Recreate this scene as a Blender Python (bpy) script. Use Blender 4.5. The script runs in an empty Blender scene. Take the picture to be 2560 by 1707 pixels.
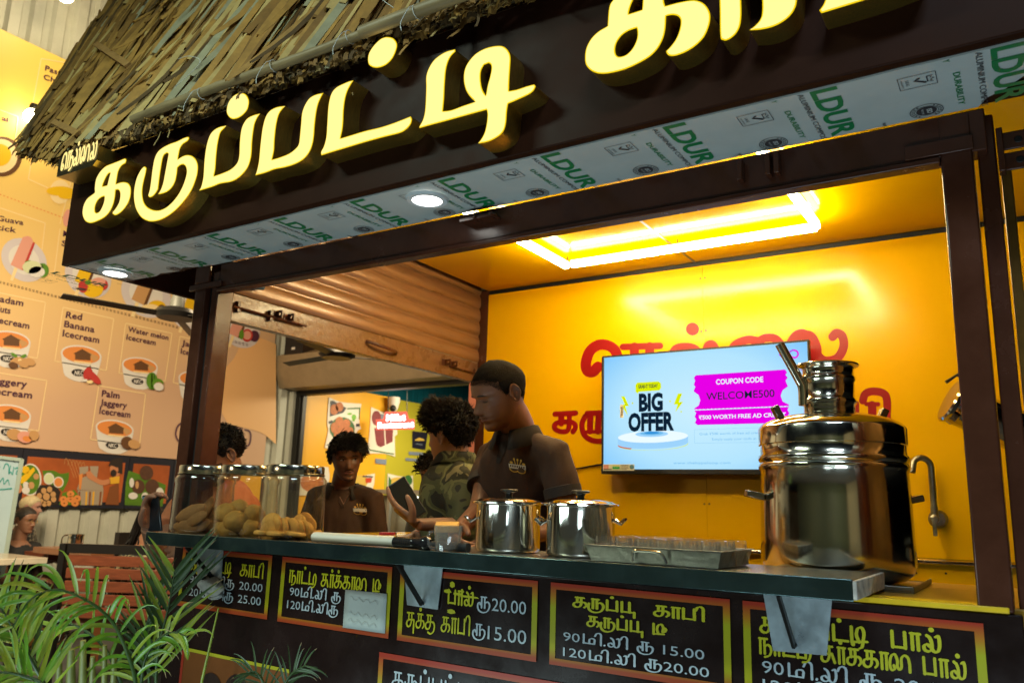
import bpy, bmesh, math, random
import numpy as np
from mathutils import Vector, Matrix, noise as mnoise
from mathutils.geometry import tessellate_polygon
rnd = random.Random(7)
S = bpy.context.scene
COL = S.collection

# ---------------------------------------------------------------- camera
FPX, YAW, PITCH, ROLL = 2016.58, 0.571686, 0.2031676, -0.0303822
CX, CY = 1280.0, 853.5
CAMLOC = np.array([0.0, 0.0, 1.25])
_f = np.array([-math.sin(YAW)*math.cos(PITCH), math.cos(YAW)*math.cos(PITCH), math.sin(PITCH)])
_r = np.cross(_f, [0, 0, 1]); _r /= np.linalg.norm(_r); _d = np.cross(_f, _r)
_c, _s = math.cos(ROLL), math.sin(ROLL)
CM = np.array([_c*_r+_s*_d, -_s*_r+_c*_d, _f])
cam = bpy.data.cameras.new('camera'); cam_ob = bpy.data.objects.new('camera', cam); COL.objects.link(cam_ob)
cam.sensor_width = 36.0; cam.lens = FPX/2560*36.0; cam.clip_end = 500; cam.clip_start = 0.05
R4 = Matrix.Identity(4)
for i in range(3):
    R4[i][0] = CM[0][i]; R4[i][1] = -CM[1][i]; R4[i][2] = -CM[2][i]; R4[i][3] = CAMLOC[i]
cam_ob.matrix_world = R4
cam.dof.use_dof = True; cam.dof.focus_distance = 2.15; cam.dof.aperture_fstop = 5.6
S.camera = cam_ob

def U(px, py, ax, v):
    """photo pixel (2560 wide) -> point on the real plane ax = v"""
    d = CM.T @ np.array([(px-CX)/FPX, (py-CY)/FPX, 1.0]); k = 'xyz'.index(ax)
    return CAMLOC + d*((v-CAMLOC[k])/d[k])
def UD(px, py, depth):
    return CAMLOC + depth*(CM.T @ np.array([(px-CX)/FPX, (py-CY)/FPX, 1.0]))

# ---------------------------------------------------------------- world + light
W = bpy.data.worlds.new('World'); S.world = W; W.use_nodes = True
nt = W.node_tree; bg = nt.nodes['Background']
sky = nt.nodes.new('ShaderNodeTexSky'); sky.sky_type = 'NISHITA'; sky.sun_disc = False
sky.sun_elevation = math.radians(-4.0); sky.sun_rotation = math.radians(200)
nt.links.new(sky.outputs[0], bg.inputs[0]); bg.inputs[1].default_value = 0.06
S.view_settings.view_transform = 'Standard'; S.view_settings.look = 'None'
S.view_settings.exposure = 0.0; S.view_settings.gamma = 1.0
S.render.engine = 'CYCLES'
cy = S.cycles
cy.max_bounces = 10; cy.transparent_max_bounces = 40; cy.transmission_bounces = 10; cy.glossy_bounces = 5; cy.diffuse_bounces = 4
cy.caustics_reflective = False; cy.caustics_refractive = False; cy.sample_clamp_indirect = 4.0
cy.use_denoising = True

def light(name, kind, loc, energy, color, size=0.1, target=None, size_y=None, spot=None):
    l = bpy.data.lights.new(name, kind); l.energy = energy; l.color = color
    if kind == 'AREA':
        l.size = size
        if size_y: l.shape = 'RECTANGLE'; l.size_y = size_y
    elif kind in ('POINT', 'SPOT'): l.shadow_soft_size = size
    if spot: l.spot_size = math.radians(spot[0]); l.spot_blend = spot[1]
    o = bpy.data.objects.new(name, l); COL.objects.link(o); o.location = loc
    if target is not None:
        o.rotation_euler = (Vector(target)-Vector(loc)).to_track_quat('-Z', 'Y').to_euler()
    return o
# street and stall tube lamps behind the photographer, then added fills and hall lamps
light('street_tube_lamp', 'AREA', (0.5, -0.7, 4.3), 62, (0.66, 0.86, 1.0), 1.3, (-0.7, 1.5, 0.9), 0.25)
light('stall_tube_lamp', 'AREA', (-2.7, -0.5, 3.7), 46, (0.78, 1.0, 0.84), 1.2, (-2.3, 1.4, 0.8), 0.15)
light('soffit_fill', 'AREA', (0.0, 0.62, 0.30), 12.5, (0.66, 0.88, 1.0), 1.0, (-0.5, 1.62, 2.1), 0.3)  # this and the next: invented low fill lights that brighten soffit and sign
light('soffit_fill', 'AREA', (-1.9, 0.62, 0.30), 11.5, (0.72, 0.96, 0.98), 1.0, (-1.9, 1.62, 2.1), 0.3)
light('jar_fill_spot', 'SPOT', (-3.5, -0.7, 2.15), 55, (1.0, 0.84, 0.58), 0.08, (-2.15, 1.8, 1.22), spot=(26, .6))  # added warm fill aimed at the jar contents, no real lamp here
light('lane_wall_fill', 'AREA', (1.2, -2.2, 3.1), 55, (1.0, 0.93, 0.75), 0.6, (2.2, -4.4, 1.0))  # this and the next: added to light unseen walls mirrored in the steel
light('lane_wall_fill', 'AREA', (-2.4, -2.6, 3.1), 22, (1.0, 0.90, 0.70), 0.6, (-3.0, -4.6, 1.0))
light('hall_ceiling_lamp', 'AREA', (-4.4, 1.6, 3.0), 190, (1.0, 0.80, 0.50), 0.8, (-8.0, 4.6, 2.2))
light('hall_rear_lamp', 'AREA', (-4.6, 4.6, 3.6), 70, (1.0, 0.78, 0.48), 0.6, (-5.2, 4.6, 0.6))

# ---------------------------------------------------------------- materials
MATS = {}
def M(name, col, rough=0.5, metal=0.0, noise=0.0, nscale=6.0, bump=0.0, bscale=40.0, coat=0.0, emis=None, es=0.0,
      trans=0.0, ior=1.45, spec=0.5, stretch=None, alpha=None, rnoise=0.0, sss=0.0):
    if name in MATS: return MATS[name]
    m = bpy.data.materials.new(name); m.use_nodes = True; n = m.node_tree.nodes; lk = m.node_tree.links
    b = n['Principled BSDF']; b.inputs['Base Color'].default_value = (*col, 1)
    b.inputs['Roughness'].default_value = rough; b.inputs['Metallic'].default_value = metal
    b.inputs['Specular IOR Level'].default_value = spec; b.inputs['IOR'].default_value = ior
    b.inputs['Coat Weight'].default_value = coat; b.inputs['Coat Roughness'].default_value = 0.12
    b.inputs['Transmission Weight'].default_value = trans
    if sss: b.inputs['Subsurface Weight'].default_value = sss; b.inputs['Subsurface Radius'].default_value = (0.02, 0.008, 0.004)
    if emis is not None:
        b.inputs['Emission Color'].default_value = (*emis, 1); b.inputs['Emission Strength'].default_value = es
    if noise or bump or rnoise:
        tc = n.new('ShaderNodeTexCoord'); mp = n.new('ShaderNodeMapping'); lk.new(tc.outputs['Object'], mp.inputs[0])
        if stretch: mp.inputs['Scale'].default_value = stretch
        if noise or rnoise:
            t = n.new('ShaderNodeTexNoise'); t.inputs['Scale'].default_value = nscale; t.inputs['Detail'].default_value = 6
            t.inputs['Roughness'].default_value = 0.65; lk.new(mp.outputs[0], t.inputs['Vector'])
        if noise:
            mr = n.new('ShaderNodeMapRange'); mr.inputs[1].default_value = 0.25; mr.inputs[2].default_value = 0.75
            mr.inputs[3].default_value = 1-noise; mr.inputs[4].default_value = 1+noise*0.6
            lk.new(t.outputs['Fac'], mr.inputs[0])
            mx = n.new('ShaderNodeMix'); mx.data_type = 'RGBA'; mx.blend_type = 'MULTIPLY'; mx.inputs[0].default_value = 1
            mx.inputs[6].default_value = (*col, 1); lk.new(mr.outputs[0], mx.inputs[7]); lk.new(mx.outputs[2], b.inputs['Base Color'])
        if rnoise:
            m2 = n.new('ShaderNodeMapRange'); m2.inputs[1].default_value = 0.3; m2.inputs[2].default_value = 0.7
            m2.inputs[3].default_value = max(0.02, rough-rnoise); m2.inputs[4].default_value = min(1, rough+rnoise)
            lk.new(t.outputs['Fac'], m2.inputs[0]); lk.new(m2.outputs[0], b.inputs['Roughness'])
        if bump:
            t2 = n.new('ShaderNodeTexNoise'); t2.inputs['Scale'].default_value = bscale; t2.inputs['Detail'].default_value = 5
            lk.new(mp.outputs[0], t2.inputs['Vector'])
            bp = n.new('ShaderNodeBump'); bp.inputs['Strength'].default_value = bump; bp.inputs['Distance'].default_value = 0.01
            lk.new(t2.outputs['Fac'], bp.inputs['Height']); lk.new(bp.outputs[0], b.inputs['Normal'])
    MATS[name] = m; return m
def EM(name, col, s):
    if name in MATS: return MATS[name]
    m = bpy.data.materials.new(name); m.use_nodes = True; n = m.node_tree.nodes
    n.remove(n['Principled BSDF']); e = n.new('ShaderNodeEmission'); e.inputs[0].default_value = (*col, 1); e.inputs[1].default_value = s
    m.node_tree.links.new(e.outputs[0], n['Material Output'].inputs[0]); MATS[name] = m; return m
def GLASS(name, col=(1, 1, 1), k=1.0, haze=0.0, pwr=4.0):
    """thin clear glass: lets light straight through, mirrors more towards grazing angles"""
    if name in MATS: return MATS[name]
    m = bpy.data.materials.new(name); m.use_nodes = True; n = m.node_tree.nodes; lk = m.node_tree.links; n.remove(n['Principled BSDF'])
    t = n.new('ShaderNodeBsdfTransparent'); t.inputs[0].default_value = (*col, 1); g = n.new('ShaderNodeBsdfGlossy'); g.inputs['Roughness'].default_value = 0.03
    f = n.new('ShaderNodeLayerWeight'); f.inputs[0].default_value = 0.5; pw = n.new('ShaderNodeMath'); pw.operation = 'POWER'; pw.inputs[1].default_value = pwr; mu = n.new('ShaderNodeMath'); mu.operation = 'MULTIPLY_ADD'; mu.inputs[1].default_value = .85*k; mu.inputs[2].default_value = 0.045; mu.use_clamp = True
    lk.new(f.outputs['Facing'], pw.inputs[0]); lk.new(pw.outputs[0], mu.inputs[0]); mx = n.new('ShaderNodeMixShader'); lk.new(mu.outputs[0], mx.inputs[0]); lk.new(t.outputs[0], mx.inputs[1]); lk.new(g.outputs[0], mx.inputs[2]); last = mx
    if haze:
        d0 = n.new('ShaderNodeBsdfDiffuse'); d0.inputs[0].default_value = (.8, .8, .78, 1); d1 = n.new('ShaderNodeBsdfTranslucent'); d1.inputs[0].default_value = (.85, .85, .82, 1); d = n.new('ShaderNodeMixShader'); lk.new(d0.outputs[0], d.inputs[1]); lk.new(d1.outputs[0], d.inputs[2]); nz = n.new('ShaderNodeTexNoise'); nz.inputs['Scale'].default_value = 30; mr = n.new('ShaderNodeMapRange'); mr.inputs[1].default_value = .35; mr.inputs[2].default_value = .75; mr.inputs[3].default_value = haze*.4; mr.inputs[4].default_value = haze
        lk.new(nz.outputs[0], mr.inputs[0]); m2 = n.new('ShaderNodeMixShader'); lk.new(mr.outputs[0], m2.inputs[0]); lk.new(mx.outputs[0], m2.inputs[1]); lk.new(d.outputs[0], m2.inputs[2]); last = m2
    lk.new(last.outputs[0], n['Material Output'].inputs[0]); MATS[name] = m; return m

# ---------------------------------------------------------------- mesh builder
class MB:
    def __init__(s): s.v = []; s.f = []; s.m = []
    def add(s, vs, fs, m=0):
        o = len(s.v); s.v += [tuple(float(c) for c in p) for p in vs]
        for f in fs: s.f.append(tuple(o+i for i in f)); s.m.append(m)
        return s
    def box(s, x0, x1, y0, y1, z0, z1, m=0):
        v = [(x0,y0,z0),(x1,y0,z0),(x1,y1,z0),(x0,y1,z0),(x0,y0,z1),(x1,y0,z1),(x1,y1,z1),(x0,y1,z1)]
        return s.add(v, [(3,2,1,0),(4,5,6,7),(0,1,5,4),(1,2,6,5),(2,3,7,6),(3,0,4,7)], m)
    def obox(s, c, ax, ay, az, m=0):
        """oriented box: centre and three half-axis vectors"""
        c, ax, ay, az = map(np.asarray, (c, ax, ay, az)); v = []
        for k in (-1, 1):
            for i, j in ((-1,-1),(1,-1),(1,1),(-1,1)): v.append(c+i*ax+j*ay+k*az)
        return s.add(v, [(3,2,1,0),(4,5,6,7),(0,1,5,4),(1,2,6,5),(2,3,7,6),(3,0,4,7)], m)
    def bar(s, a, b, w, h, m=0, up=(0,0,1)):
        a, b = np.asarray(a, float), np.asarray(b, float); d = b-a; L = np.linalg.norm(d); d = d/L
        sx = np.cross(d, up); sx /= np.linalg.norm(sx); sz = np.cross(sx, d)
        return s.obox((a+b)/2, d*L/2, sx*w/2, sz*h/2, m)
    def tube(s, pts, r, n=10, m=0, caps=True, ell=None, up0=None):
        """round tube; r is a number or one per point; ell = (a, b) scale pairs per point"""
        P = [np.asarray(p, float) for p in pts]; k = len(P)
        R = [r]*k if np.isscalar(r) else list(r)
        T = [P[min(i+1,k-1)]-P[max(i-1,0)] for i in range(k)]; T = [t/(np.linalg.norm(t)+1e-12) for t in T]
        u = np.array(up0 if up0 is not None else ((0,0,1) if abs(T[0][2]) < 0.9 else (1,0,0)), float)
        vs = []
        for i in range(k):
            u = u-T[i]*np.dot(u, T[i]); u /= np.linalg.norm(u)+1e-12; w = np.cross(T[i], u)
            ea, eb = ell[i] if ell else (1, 1)
            for j in range(n):
                a = 2*math.pi*j/n; vs.append(P[i]+R[i]*(ea*math.cos(a)*u+eb*math.sin(a)*w))
        fs = [(i*n+j, i*n+(j+1)%n, (i+1)*n+(j+1)%n, (i+1)*n+j) for i in range(k-1) for j in range(n)]
        if caps: fs += [tuple(reversed(range(n))), tuple((k-1)*n+j for j in range(n))]
        return s.add(vs, fs, m)
    def lathe(s, prof, c=(0,0,0), n=32, m=0, axis=None, caps=True, u=None):
        """prof: (radius, height) pairs turned about an axis through c"""
        c = np.asarray(c, float); az = np.array(axis if axis is not None else (0,0,1), float); az /= np.linalg.norm(az)
        ux = np.cross(az, (0,1,0) if abs(az[1]) < 0.9 else (1,0,0)); ux /= np.linalg.norm(ux); uy = np.cross(az, ux)
        vs = [c+az*h+r*(math.cos(2*math.pi*j/n)*ux+math.sin(2*math.pi*j/n)*uy) for r, h in prof for j in range(n)]
        k = len(prof)
        fs = [(i*n+j, i*n+(j+1)%n, (i+1)*n+(j+1)%n, (i+1)*n+j) for i in range(k-1) for j in range(n)]
        if caps:
            if prof[0][0] > 1e-6: fs.append(tuple(reversed(range(n))))
            if prof[-1][0] > 1e-6: fs.append(tuple((k-1)*n+j for j in range(n)))
        return s.add(vs, fs, m)
    def ball(s, c, r, n=16, k=10, m=0, sq=(1,1,1)):
        c = np.asarray(c, float); vs = [c+np.array((0,0,-r*sq[2]))]
        for i in range(1, k):
            t = -math.pi/2+math.pi*i/k
            for j in range(n):
                a = 2*math.pi*j/n; vs.append(c+np.array((r*sq[0]*math.cos(t)*math.cos(a), r*sq[1]*math.cos(t)*math.sin(a), r*sq[2]*math.sin(t))))
        vs.append(c+np.array((0,0,r*sq[2]))); L = len(vs)-1
        fs = [(0, 1+(j+1)%n, 1+j) for j in range(n)]
        fs += [(1+i*n+j, 1+i*n+(j+1)%n, 1+(i+1)*n+(j+1)%n, 1+(i+1)*n+j) for i in range(k-2) for j in range(n)]
        fs += [(L, 1+(k-2)*n+j, 1+(k-2)*n+(j+1)%n) for j in range(n)]
        return s.add(vs, fs, m)
    def flat(s, loops, fn, m=0):
        """filled 2-D outline(s) (outer + holes) mapped by fn(u, v) -> 3-D"""
        L3 = [[Vector((p[0], p[1], 0)) for p in l] for l in loops]; tri = tessellate_polygon(L3)
        P = [fn(p[0], p[1]) for l in loops for p in l]
        return s.add(P, [tuple(t) for t in tri], m)
    def prism(s, loops, front, back, m=0, ms=None, capback=True):
        """solid between two mappings of the same outline; ms = material of the sides"""
        ms = m if ms is None else ms
        s.flat(loops, front, m)
        if capback: s.flat(loops, back, ms)
        for l in loops:
            n = len(l); v = [front(*p) for p in l]+[back(*p) for p in l]
            s.add(v, [(i, (i+1) % n, n+(i+1) % n, n+i) for i in range(n)], ms)
        return s
    def grid(s, rows, m=0, closed=False):
        k, n = len(rows), len(rows[0]); v = [p for r in rows for p in r]
        f = [(i*n+j, i*n+(j+1) % n, (i+1)*n+(j+1) % n, (i+1)*n+j) for i in range(k-1) for j in range(n if closed else n-1)]
        return s.add(v, f, m)
    def build(s, name, mats, parent=None, smooth=40, bevel=0.0, subsurf=0, solid=0.0, loc=None, fix=True):
        me = bpy.data.meshes.new(name)
        V = np.array(s.v, float)
        if parent is not None: base = np.array(WL[parent.name])
        elif loc is not None: base = np.array(loc, float)
        else: base = np.array([(V[:,0].min()+V[:,0].max())/2, (V[:,1].min()+V[:,1].max())/2, V[:,2].min()])
        me.from_pydata((V-base).tolist(), [], s.f)
        for mm in (mats if isinstance(mats, (list, tuple)) else [mats]): me.materials.append(mm)
        me.polygons.foreach_set('material_index', s.m)
        if fix:
            bm = bmesh.new(); bm.from_mesh(me); bmesh.ops.remove_doubles(bm, verts=bm.verts, dist=1e-6)
            bmesh.ops.recalc_face_normals(bm, faces=bm.faces); bm.to_mesh(me); bm.free()
        if smooth:
            me.polygons.foreach_set('use_smooth', [True]*len(me.polygons)); me.set_sharp_from_angle(angle=math.radians(smooth))
        me.update()
        o = bpy.data.objects.new(name, me); COL.objects.link(o)
        if parent is not None: o.parent = parent; WL[o.name] = tuple(base)
        else: o.location = base; WL[o.name] = tuple(base)
        if solid: md = o.modifiers.new('solid', 'SOLIDIFY'); md.thickness = solid; md.offset = 0
        if subsurf: md = o.modifiers.new('sub', 'SUBSURF'); md.levels = subsurf; md.render_levels = subsurf
        if bevel:
            md = o.modifiers.new('bevel', 'BEVEL'); md.width = bevel; md.segments = 2; md.limit_method = 'ANGLE'; md.angle_limit = math.radians(50)
        return o
WL = {}     # world base of every object (all parents are unrotated, so children share the base)
def tag(o, label, cat, group=None, kind=None):
    if label: o['label'] = label
    if cat: o['category'] = cat
    if group: o['group'] = group
    if kind: o['kind'] = kind
    return o
def thing(name, label, cat, loc, group=None):
    o = bpy.data.objects.new(name, None); COL.objects.link(o); o.location = loc; o.empty_display_size = 0.05
    WL[o.name] = tuple(float(c) for c in loc); return tag(o, label, cat, group)
def struct(o): o['kind'] = 'structure'; return o
def children(o): return [c for c in bpy.data.objects if c.parent == o]
def copy_tree(root, loc, label=None):
    r = root.copy(); COL.objects.link(r); r.location = loc; WL[r.name] = tuple(loc)
    if label: r['label'] = label
    for ch in children(root):
        c = ch.copy(); COL.objects.link(c); c.parent = r
        for g in children(ch):
            d = g.copy(); COL.objects.link(d); d.parent = c
    return r

# ---------------------------------------------------------------- curves, text and lettering
def cr(pts, n=6, closed=False):
    """Catmull-Rom through points (any dimension)"""
    P = [np.asarray(p, float) for p in pts]; k = len(P); out = []
    for i in range(k if closed else k-1):
        p1, p2 = P[i], P[(i+1) % k]
        p0 = P[(i-1) % k] if closed or i > 0 else 2*p1-p2
        p3 = P[(i+2) % k] if closed or i+2 < k else 2*p2-p1
        for j in range(n):
            t = j/n; out.append(0.5*((2*p1)+(p2-p0)*t+(2*p0-5*p1+4*p2-p3)*t*t+(3*p1-p0-3*p2+p3)*t**3))
    if not closed: out.append(P[-1])
    return out
def smooth_loop(pts, n=4, corner=48):
    """closed outline smoothed except at sharp corners"""
    P = [np.asarray(p, float) for p in pts]; k = len(P); sharp = []
    for i in range(k):
        a, b = P[i]-P[i-1], P[(i+1) % k]-P[i]
        ang = math.degrees(math.acos(max(-1, min(1, np.dot(a, b)/(np.linalg.norm(a)*np.linalg.norm(b)+1e-9)))))
        sharp.append(ang > corner)
    out = []
    for i in range(k):
        p1, p2 = P[i], P[(i+1) % k]
        p0 = P[i-1] if not sharp[i] else 2*p1-p2
        p3 = P[(i+2) % k] if not sharp[(i+1) % k] else 2*p2-p1
        for j in range(n):
            t = j/n; out.append(0.5*((2*p1)+(p2-p0)*t+(2*p0-5*p1+4*p2-p3)*t*t+(3*p1-p0-3*p2+p3)*t**3))
    return out
_TX = {}
def text2d(s, size=1.0, width=1.0, spacing=1.0, bold=0.0):
    """Latin text as 2-D triangles; baseline 0; returns verts, faces, width"""
    key = (s, spacing, bold)
    if key not in _TX:
        c = bpy.data.curves.new('t', 'FONT'); c.body = s; c.resolution_u = 3; c.space_character = spacing; c.offset = bold
        o = bpy.data.objects.new('t', c); COL.objects.link(o); bpy.context.view_layer.update()
        me = bpy.data.meshes.new_from_object(o.evaluated_get(bpy.context.evaluated_depsgraph_get()))
        V = [(v.co.x, v.co.y) for v in me.vertices]; F = [tuple(p.vertices) for p in me.polygons]
        bpy.data.objects.remove(o); bpy.data.curves.remove(c); bpy.data.meshes.remove(me)
        _TX[key] = (V, F)
    V, F = _TX[key]
    x0 = min(v[0] for v in V); x1 = max(v[0] for v in V)
    return [((x-x0)*size*width, y*size) for x, y in V], F, (x1-x0)*size*width
def put_text(mb, s, u, v, size, fn, m=0, width=1.0, align='l', fit=None, spacing=1.0, bold=0.0):
    V, F, w = text2d(s, size, width, spacing, bold)
    if fit: k = fit/w; V = [(x*k, y) for x, y in V]; w = fit
    off = {'l': 0, 'c': -w/2, 'r': -w}[align]
    mb.add([fn(u+x+off, v+y) for x, y in V], F, m); return w
def ribbon(mb, pts, w, fn, m=0, nib=None, cap=True, lift=0.0003):
    """pen stroke along a 2-D polyline; nib=(angle, thin) makes a broad-pen stroke; fn(u, v, lift)"""
    P = [np.asarray(p, float) for p in pts]; k = len(P); L = []; Rr = []
    for i in range(k):
        t = P[min(i+1,k-1)]-P[max(i-1,0)]; t = t/(np.linalg.norm(t)+1e-9); nrm = np.array((-t[1], t[0]))
        ww = w if np.isscalar(w) else w[i]
        if nib: ww = ww*(nib[1]+(1-nib[1])*abs(math.sin(math.atan2(t[1], t[0])-nib[0])))
        L.append(P[i]+nrm*ww/2); Rr.append(P[i]-nrm*ww/2)
    h = [lift*i/max(1, k-1) for i in range(k)]
    vs = [fn(L[i][0], L[i][1], h[i]) for i in range(k)]+[fn(Rr[i][0], Rr[i][1], h[i]) for i in range(k)]
    fs = [(i, i+1, k+i+1, k+i) for i in range(k-1)]
    mb.add(vs, fs, m)
    if cap:
        for e, i0, sg in ((0, 0, -1), (k-1, k-1, 1)):
            t = P[min(e+1,k-1)]-P[max(e-1,0)]; a0 = math.atan2(t[1], t[0]); c = P[e]; r = np.linalg.norm(L[e]-Rr[e])/2
            arc = [(c[0]+r*math.cos(a0+sg*math.pi/2*0+math.pi*(q/6-0.5)+(math.pi if sg < 0 else 0)),
                    c[1]+r*math.sin(a0+math.pi*(q/6-0.5)+(math.pi if sg < 0 else 0))) for q in range(7)]
            mb.add([fn(x, y, h[e]) for x, y in arc], [tuple(range(7))], m)
# Tamil letters as pen strokes: body height 1, baseline 0; (advance, strokes); strokes ending in '~' list are smoothed
def _arc(cx, cyy, rx, ry, a0, a1, n=12):
    return [(cx+rx*math.cos(math.radians(a0+(a1-a0)*i/n)), cyy+ry*math.sin(math.radians(a0+(a1-a0)*i/n))) for i in range(n+1)]
_ka = [[(.22,.98),(.82,.98)], cr([(.36,.98),(.34,.75),(.34,.5),(.34,.52)],4), [(.34,.98),(.34,.5)],
       cr([(.62,.98),(.62,.6),(.6,.25),(.45,.03),(.22,.02),(.08,.18),(.14,.4),(.34,.5),(.62,.54),(.86,.52),(.98,.38),(.97,.18),(.84,.02)],5)]
_ra = [[(.12,.98),(.62,.98)], [(.2,.98),(.2,0)], [(.5,.98),(.5,.0)]]
TA = {
 'ka': (1.08, _ka),
 'ru': (1.22, [[(.30,.98),(.80,.98)], [(.38,.98),(.38,.05)], cr([(.66,.98),(.66,.55),(.86,.66),(1.06,.52),(1.1,.2),(.92,-.18),(.56,-.34),(.22,-.24),(.06,.08),(.1,.5)],5), [(.66,.6),(.66,.05)]]),
 'pa': (1.0, [[(.15,1.0),(.15,.02)], [(.15,.05),(.82,.05)], [(.82,.02),(.82,1.0)]]),
 'tta': (1.02, [[(.15,1.0),(.15,.02)], [(.15,.05),(.95,.05)]]),
 'ra': (.66, _ra),
 'aa': (.68, _ra),
 'na': (1.08, [[(.12,.98),(.72,.98)], [(.2,.98),(.2,.0)], cr([(.52,.98),(.52,.5),(.72,.6),(.94,.5),(1.0,.2),(.84,-.1),(.5,-.22)],5), [(.52,.55),(.52,.0)]]),
 'sa': (1.1, [[(.1,.98),(.85,.98)], [(.3,.98),(.3,.46)], cr([(.62,.98),(.62,.4),(.45,.04),(.2,.02),(.08,.2),(.18,.42),(.4,.5),(.8,.52)],5), [(.8,.52),(.98,.0)]]),
 'la': (1.12, [cr([(.42,.3),(.28,.42),(.12,.3),(.14,.08),(.32,0),(.5,.14),(.52,.5),(.44,.82),(.3,.95)],5), cr([(.5,.2),(.62,.02),(.8,.04),(.9,.3),(.92,.7),(.86,.98),(.72,.9)],5)]),
 'ma': (1.1, [[(.15,1.0),(.15,.02)], [(.15,.05),(.95,.05)], cr([(.95,.05),(.98,.5),(.82,.62),(.6,.5),(.58,.05)],5)]),
 'i': (.5, [cr([(-.1,.9),(.02,1.2),(.22,1.28),(.36,1.1),(.36,.6),(.36,0)],5)]),
 'ti': (1.12, [[(.15,1.0),(.15,.02)], [(.15,.05),(1.0,.15)], cr([(.55,.08),(.42,.5),(.5,.9),(.72,1.0),(.84,.7),(.78,.2),(.7,-.2),(.55,-.32)],5)]),
 'tii': (1.2, [[(.15,1.0),(.15,.02)], [(.15,.05),(.9,.1)], cr([(.5,.08),(.4,.5),(.5,.9),(.72,1.0),(.86,.7),(.8,.3),(.98,.35),(1.04,.6),(.92,.7)],5)]),
 'ttu': (1.2, [[(.15,1.0),(.15,.02)], [(.15,.05),(.72,.05)], cr([(.72,.05),(.72,.6),(.86,.9),(1.04,.72),(1.05,.25),(.84,-.15),(.48,-.25)],5)]),
 'pu': (1.12, [[(.15,1.0),(.15,.02)], [(.15,.05),(.98,.05)], [(.66,.02),(.66,1.0)], [(.98,.08),(.98,-.42)]]),
 'ku': (1.25, [*_ka[:1], [(.34,.98),(.34,.5)], cr([(.62,.98),(.62,.6),(.6,.25),(.45,.03),(.22,.02),(.08,.18),(.14,.4),(.34,.5),(.62,.54),(.98,.5),(1.1,.25),(1.0,-.12),(.7,-.3),(.4,-.22)],5)]),
 'su': (1.1, [[(.1,.98),(.85,.98)], [(.3,.98),(.3,.46)], cr([(.62,.98),(.62,.4),(.45,.04),(.2,.02),(.08,.2),(.18,.42),(.4,.5),(.9,.52)],5), [(.9,.52),(.9,-.4)]]),
 'ruu': (1.3, [[(.34,.98),(.84,.98)], [(.42,.98),(.42,.1)], cr([(.7,.98),(.7,.5),(.9,.62),(1.1,.5),(1.12,.2),(.95,-.14),(.6,-.28),(.25,-.18),(.08,.1),(.1,.42),(.25,.5),(.3,.36)],5), [(.7,.6),(.7,.1)]]),
 'e': (.9, [cr([(.3,.28),(.4,.14),(.28,0),(.12,.06),(.08,.4),(.2,.85),(.45,1.0),(.7,.88),(.78,.5),(.78,0)],5)]),
 'ai': (1.5, [cr([(.3,.28),(.34,.1),(.2,0),(.08,.12),(.06,.5),(.2,.9),(.42,.95),(.54,.6),(.52,.25),(.66,.08),(.78,.25),(.8,.75),(1.0,.97),(1.22,.85),(1.3,.5),(1.3,0)],5)]),
 ' ': (.55, []), '.': (.3, [[(.12,.02),(.14,.1)]]),
}
def tamil(mb, seq, u, v, h, w, fn, m=0, nib=(0.5, .55), fit=None, align='l', pulli_gap=.0):
    """seq: letter names; a trailing * adds the dot (pulli); 'L:text' sets Latin digits"""
    items = []; x = 0
    for t in seq:
        if t.startswith('L:'):
            V, F, ww = text2d(t[2:], 1.38); items.append((x, 'L', (V, F))); x += ww+.16
        else:
            adv, st = TA[t.rstrip('*')]; items.append((x, t, st)); x += adv
    k = (fit/(x*h)) if fit else 1.0; off = {'l': 0, 'c': -x*h*k/2, 'r': -x*h*k}[align]; cnt = 0
    for x0, t, st in items:
        g = lambda a, b, l=0.0, x0=x0: fn(u+off+(x0+a)*h*k, v+b*h, l+0.0001*(cnt % 3))
        if t == 'L':
            mb.add([g(a, b) for a, b in st[0]], st[1], m); cnt += 1
        else:
            for s_ in st: ribbon(mb, s_, w/h, g, m, nib); cnt += 1
            if t.endswith('*'):
                adv = TA[t.rstrip('*')][0]; mb.add([g(adv*.48+.15*math.cos(a*math.pi/6), 1.32+.15*math.sin(a*math.pi/6)) for a in range(12)], [tuple(range(12))], m)
    return x*h*k
# ================================================================ materials of the kiosk
BROWN = M('brown_paint', (0.070, 0.022, 0.011), 0.22, noise=0.35, nscale=7, bump=0.03, bscale=30, coat=0.0, spec=0.4, rnoise=0.08)
BROWNL = M('brown_paint_light', (0.135, 0.055, 0.022), 0.30, noise=0.3, nscale=14, bump=0.18, bscale=50, coat=0.3, rnoise=0.12)
FASC = M('fascia_panel', (0.030, 0.010, 0.005), 0.45, noise=0.25, nscale=5, spec=0.07, rnoise=0.08)
VINYL = M('counter_vinyl', (0.016, 0.008, 0.007), 0.22, noise=0.4, nscale=6, bump=0.03, bscale=12, spec=0.45, rnoise=0.08)
YELL = M('yellow_panel', (0.82, 0.44, 0.0), 0.19, noise=0.07, nscale=2.5, coat=0.0, spec=0.42, bump=0.02, bscale=7, rnoise=0.05)
BLACK = M('black_gap', (0.006, 0.005, 0.005), 0.6)
FILM = M('protective_film', (0.50, 0.54, 0.52), 0.30, noise=0.12, nscale=6, bump=0.10, bscale=9)
GREENP = M('green_print', (0.012, 0.20, 0.065), 0.35)
INK = M('dark_print', (0.045, 0.04, 0.045), 0.4)
STEEL = M('polished_steel', (0.62, 0.58, 0.50), 0.09, 1.0, noise=0.06, nscale=8, rnoise=0.05)
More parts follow.
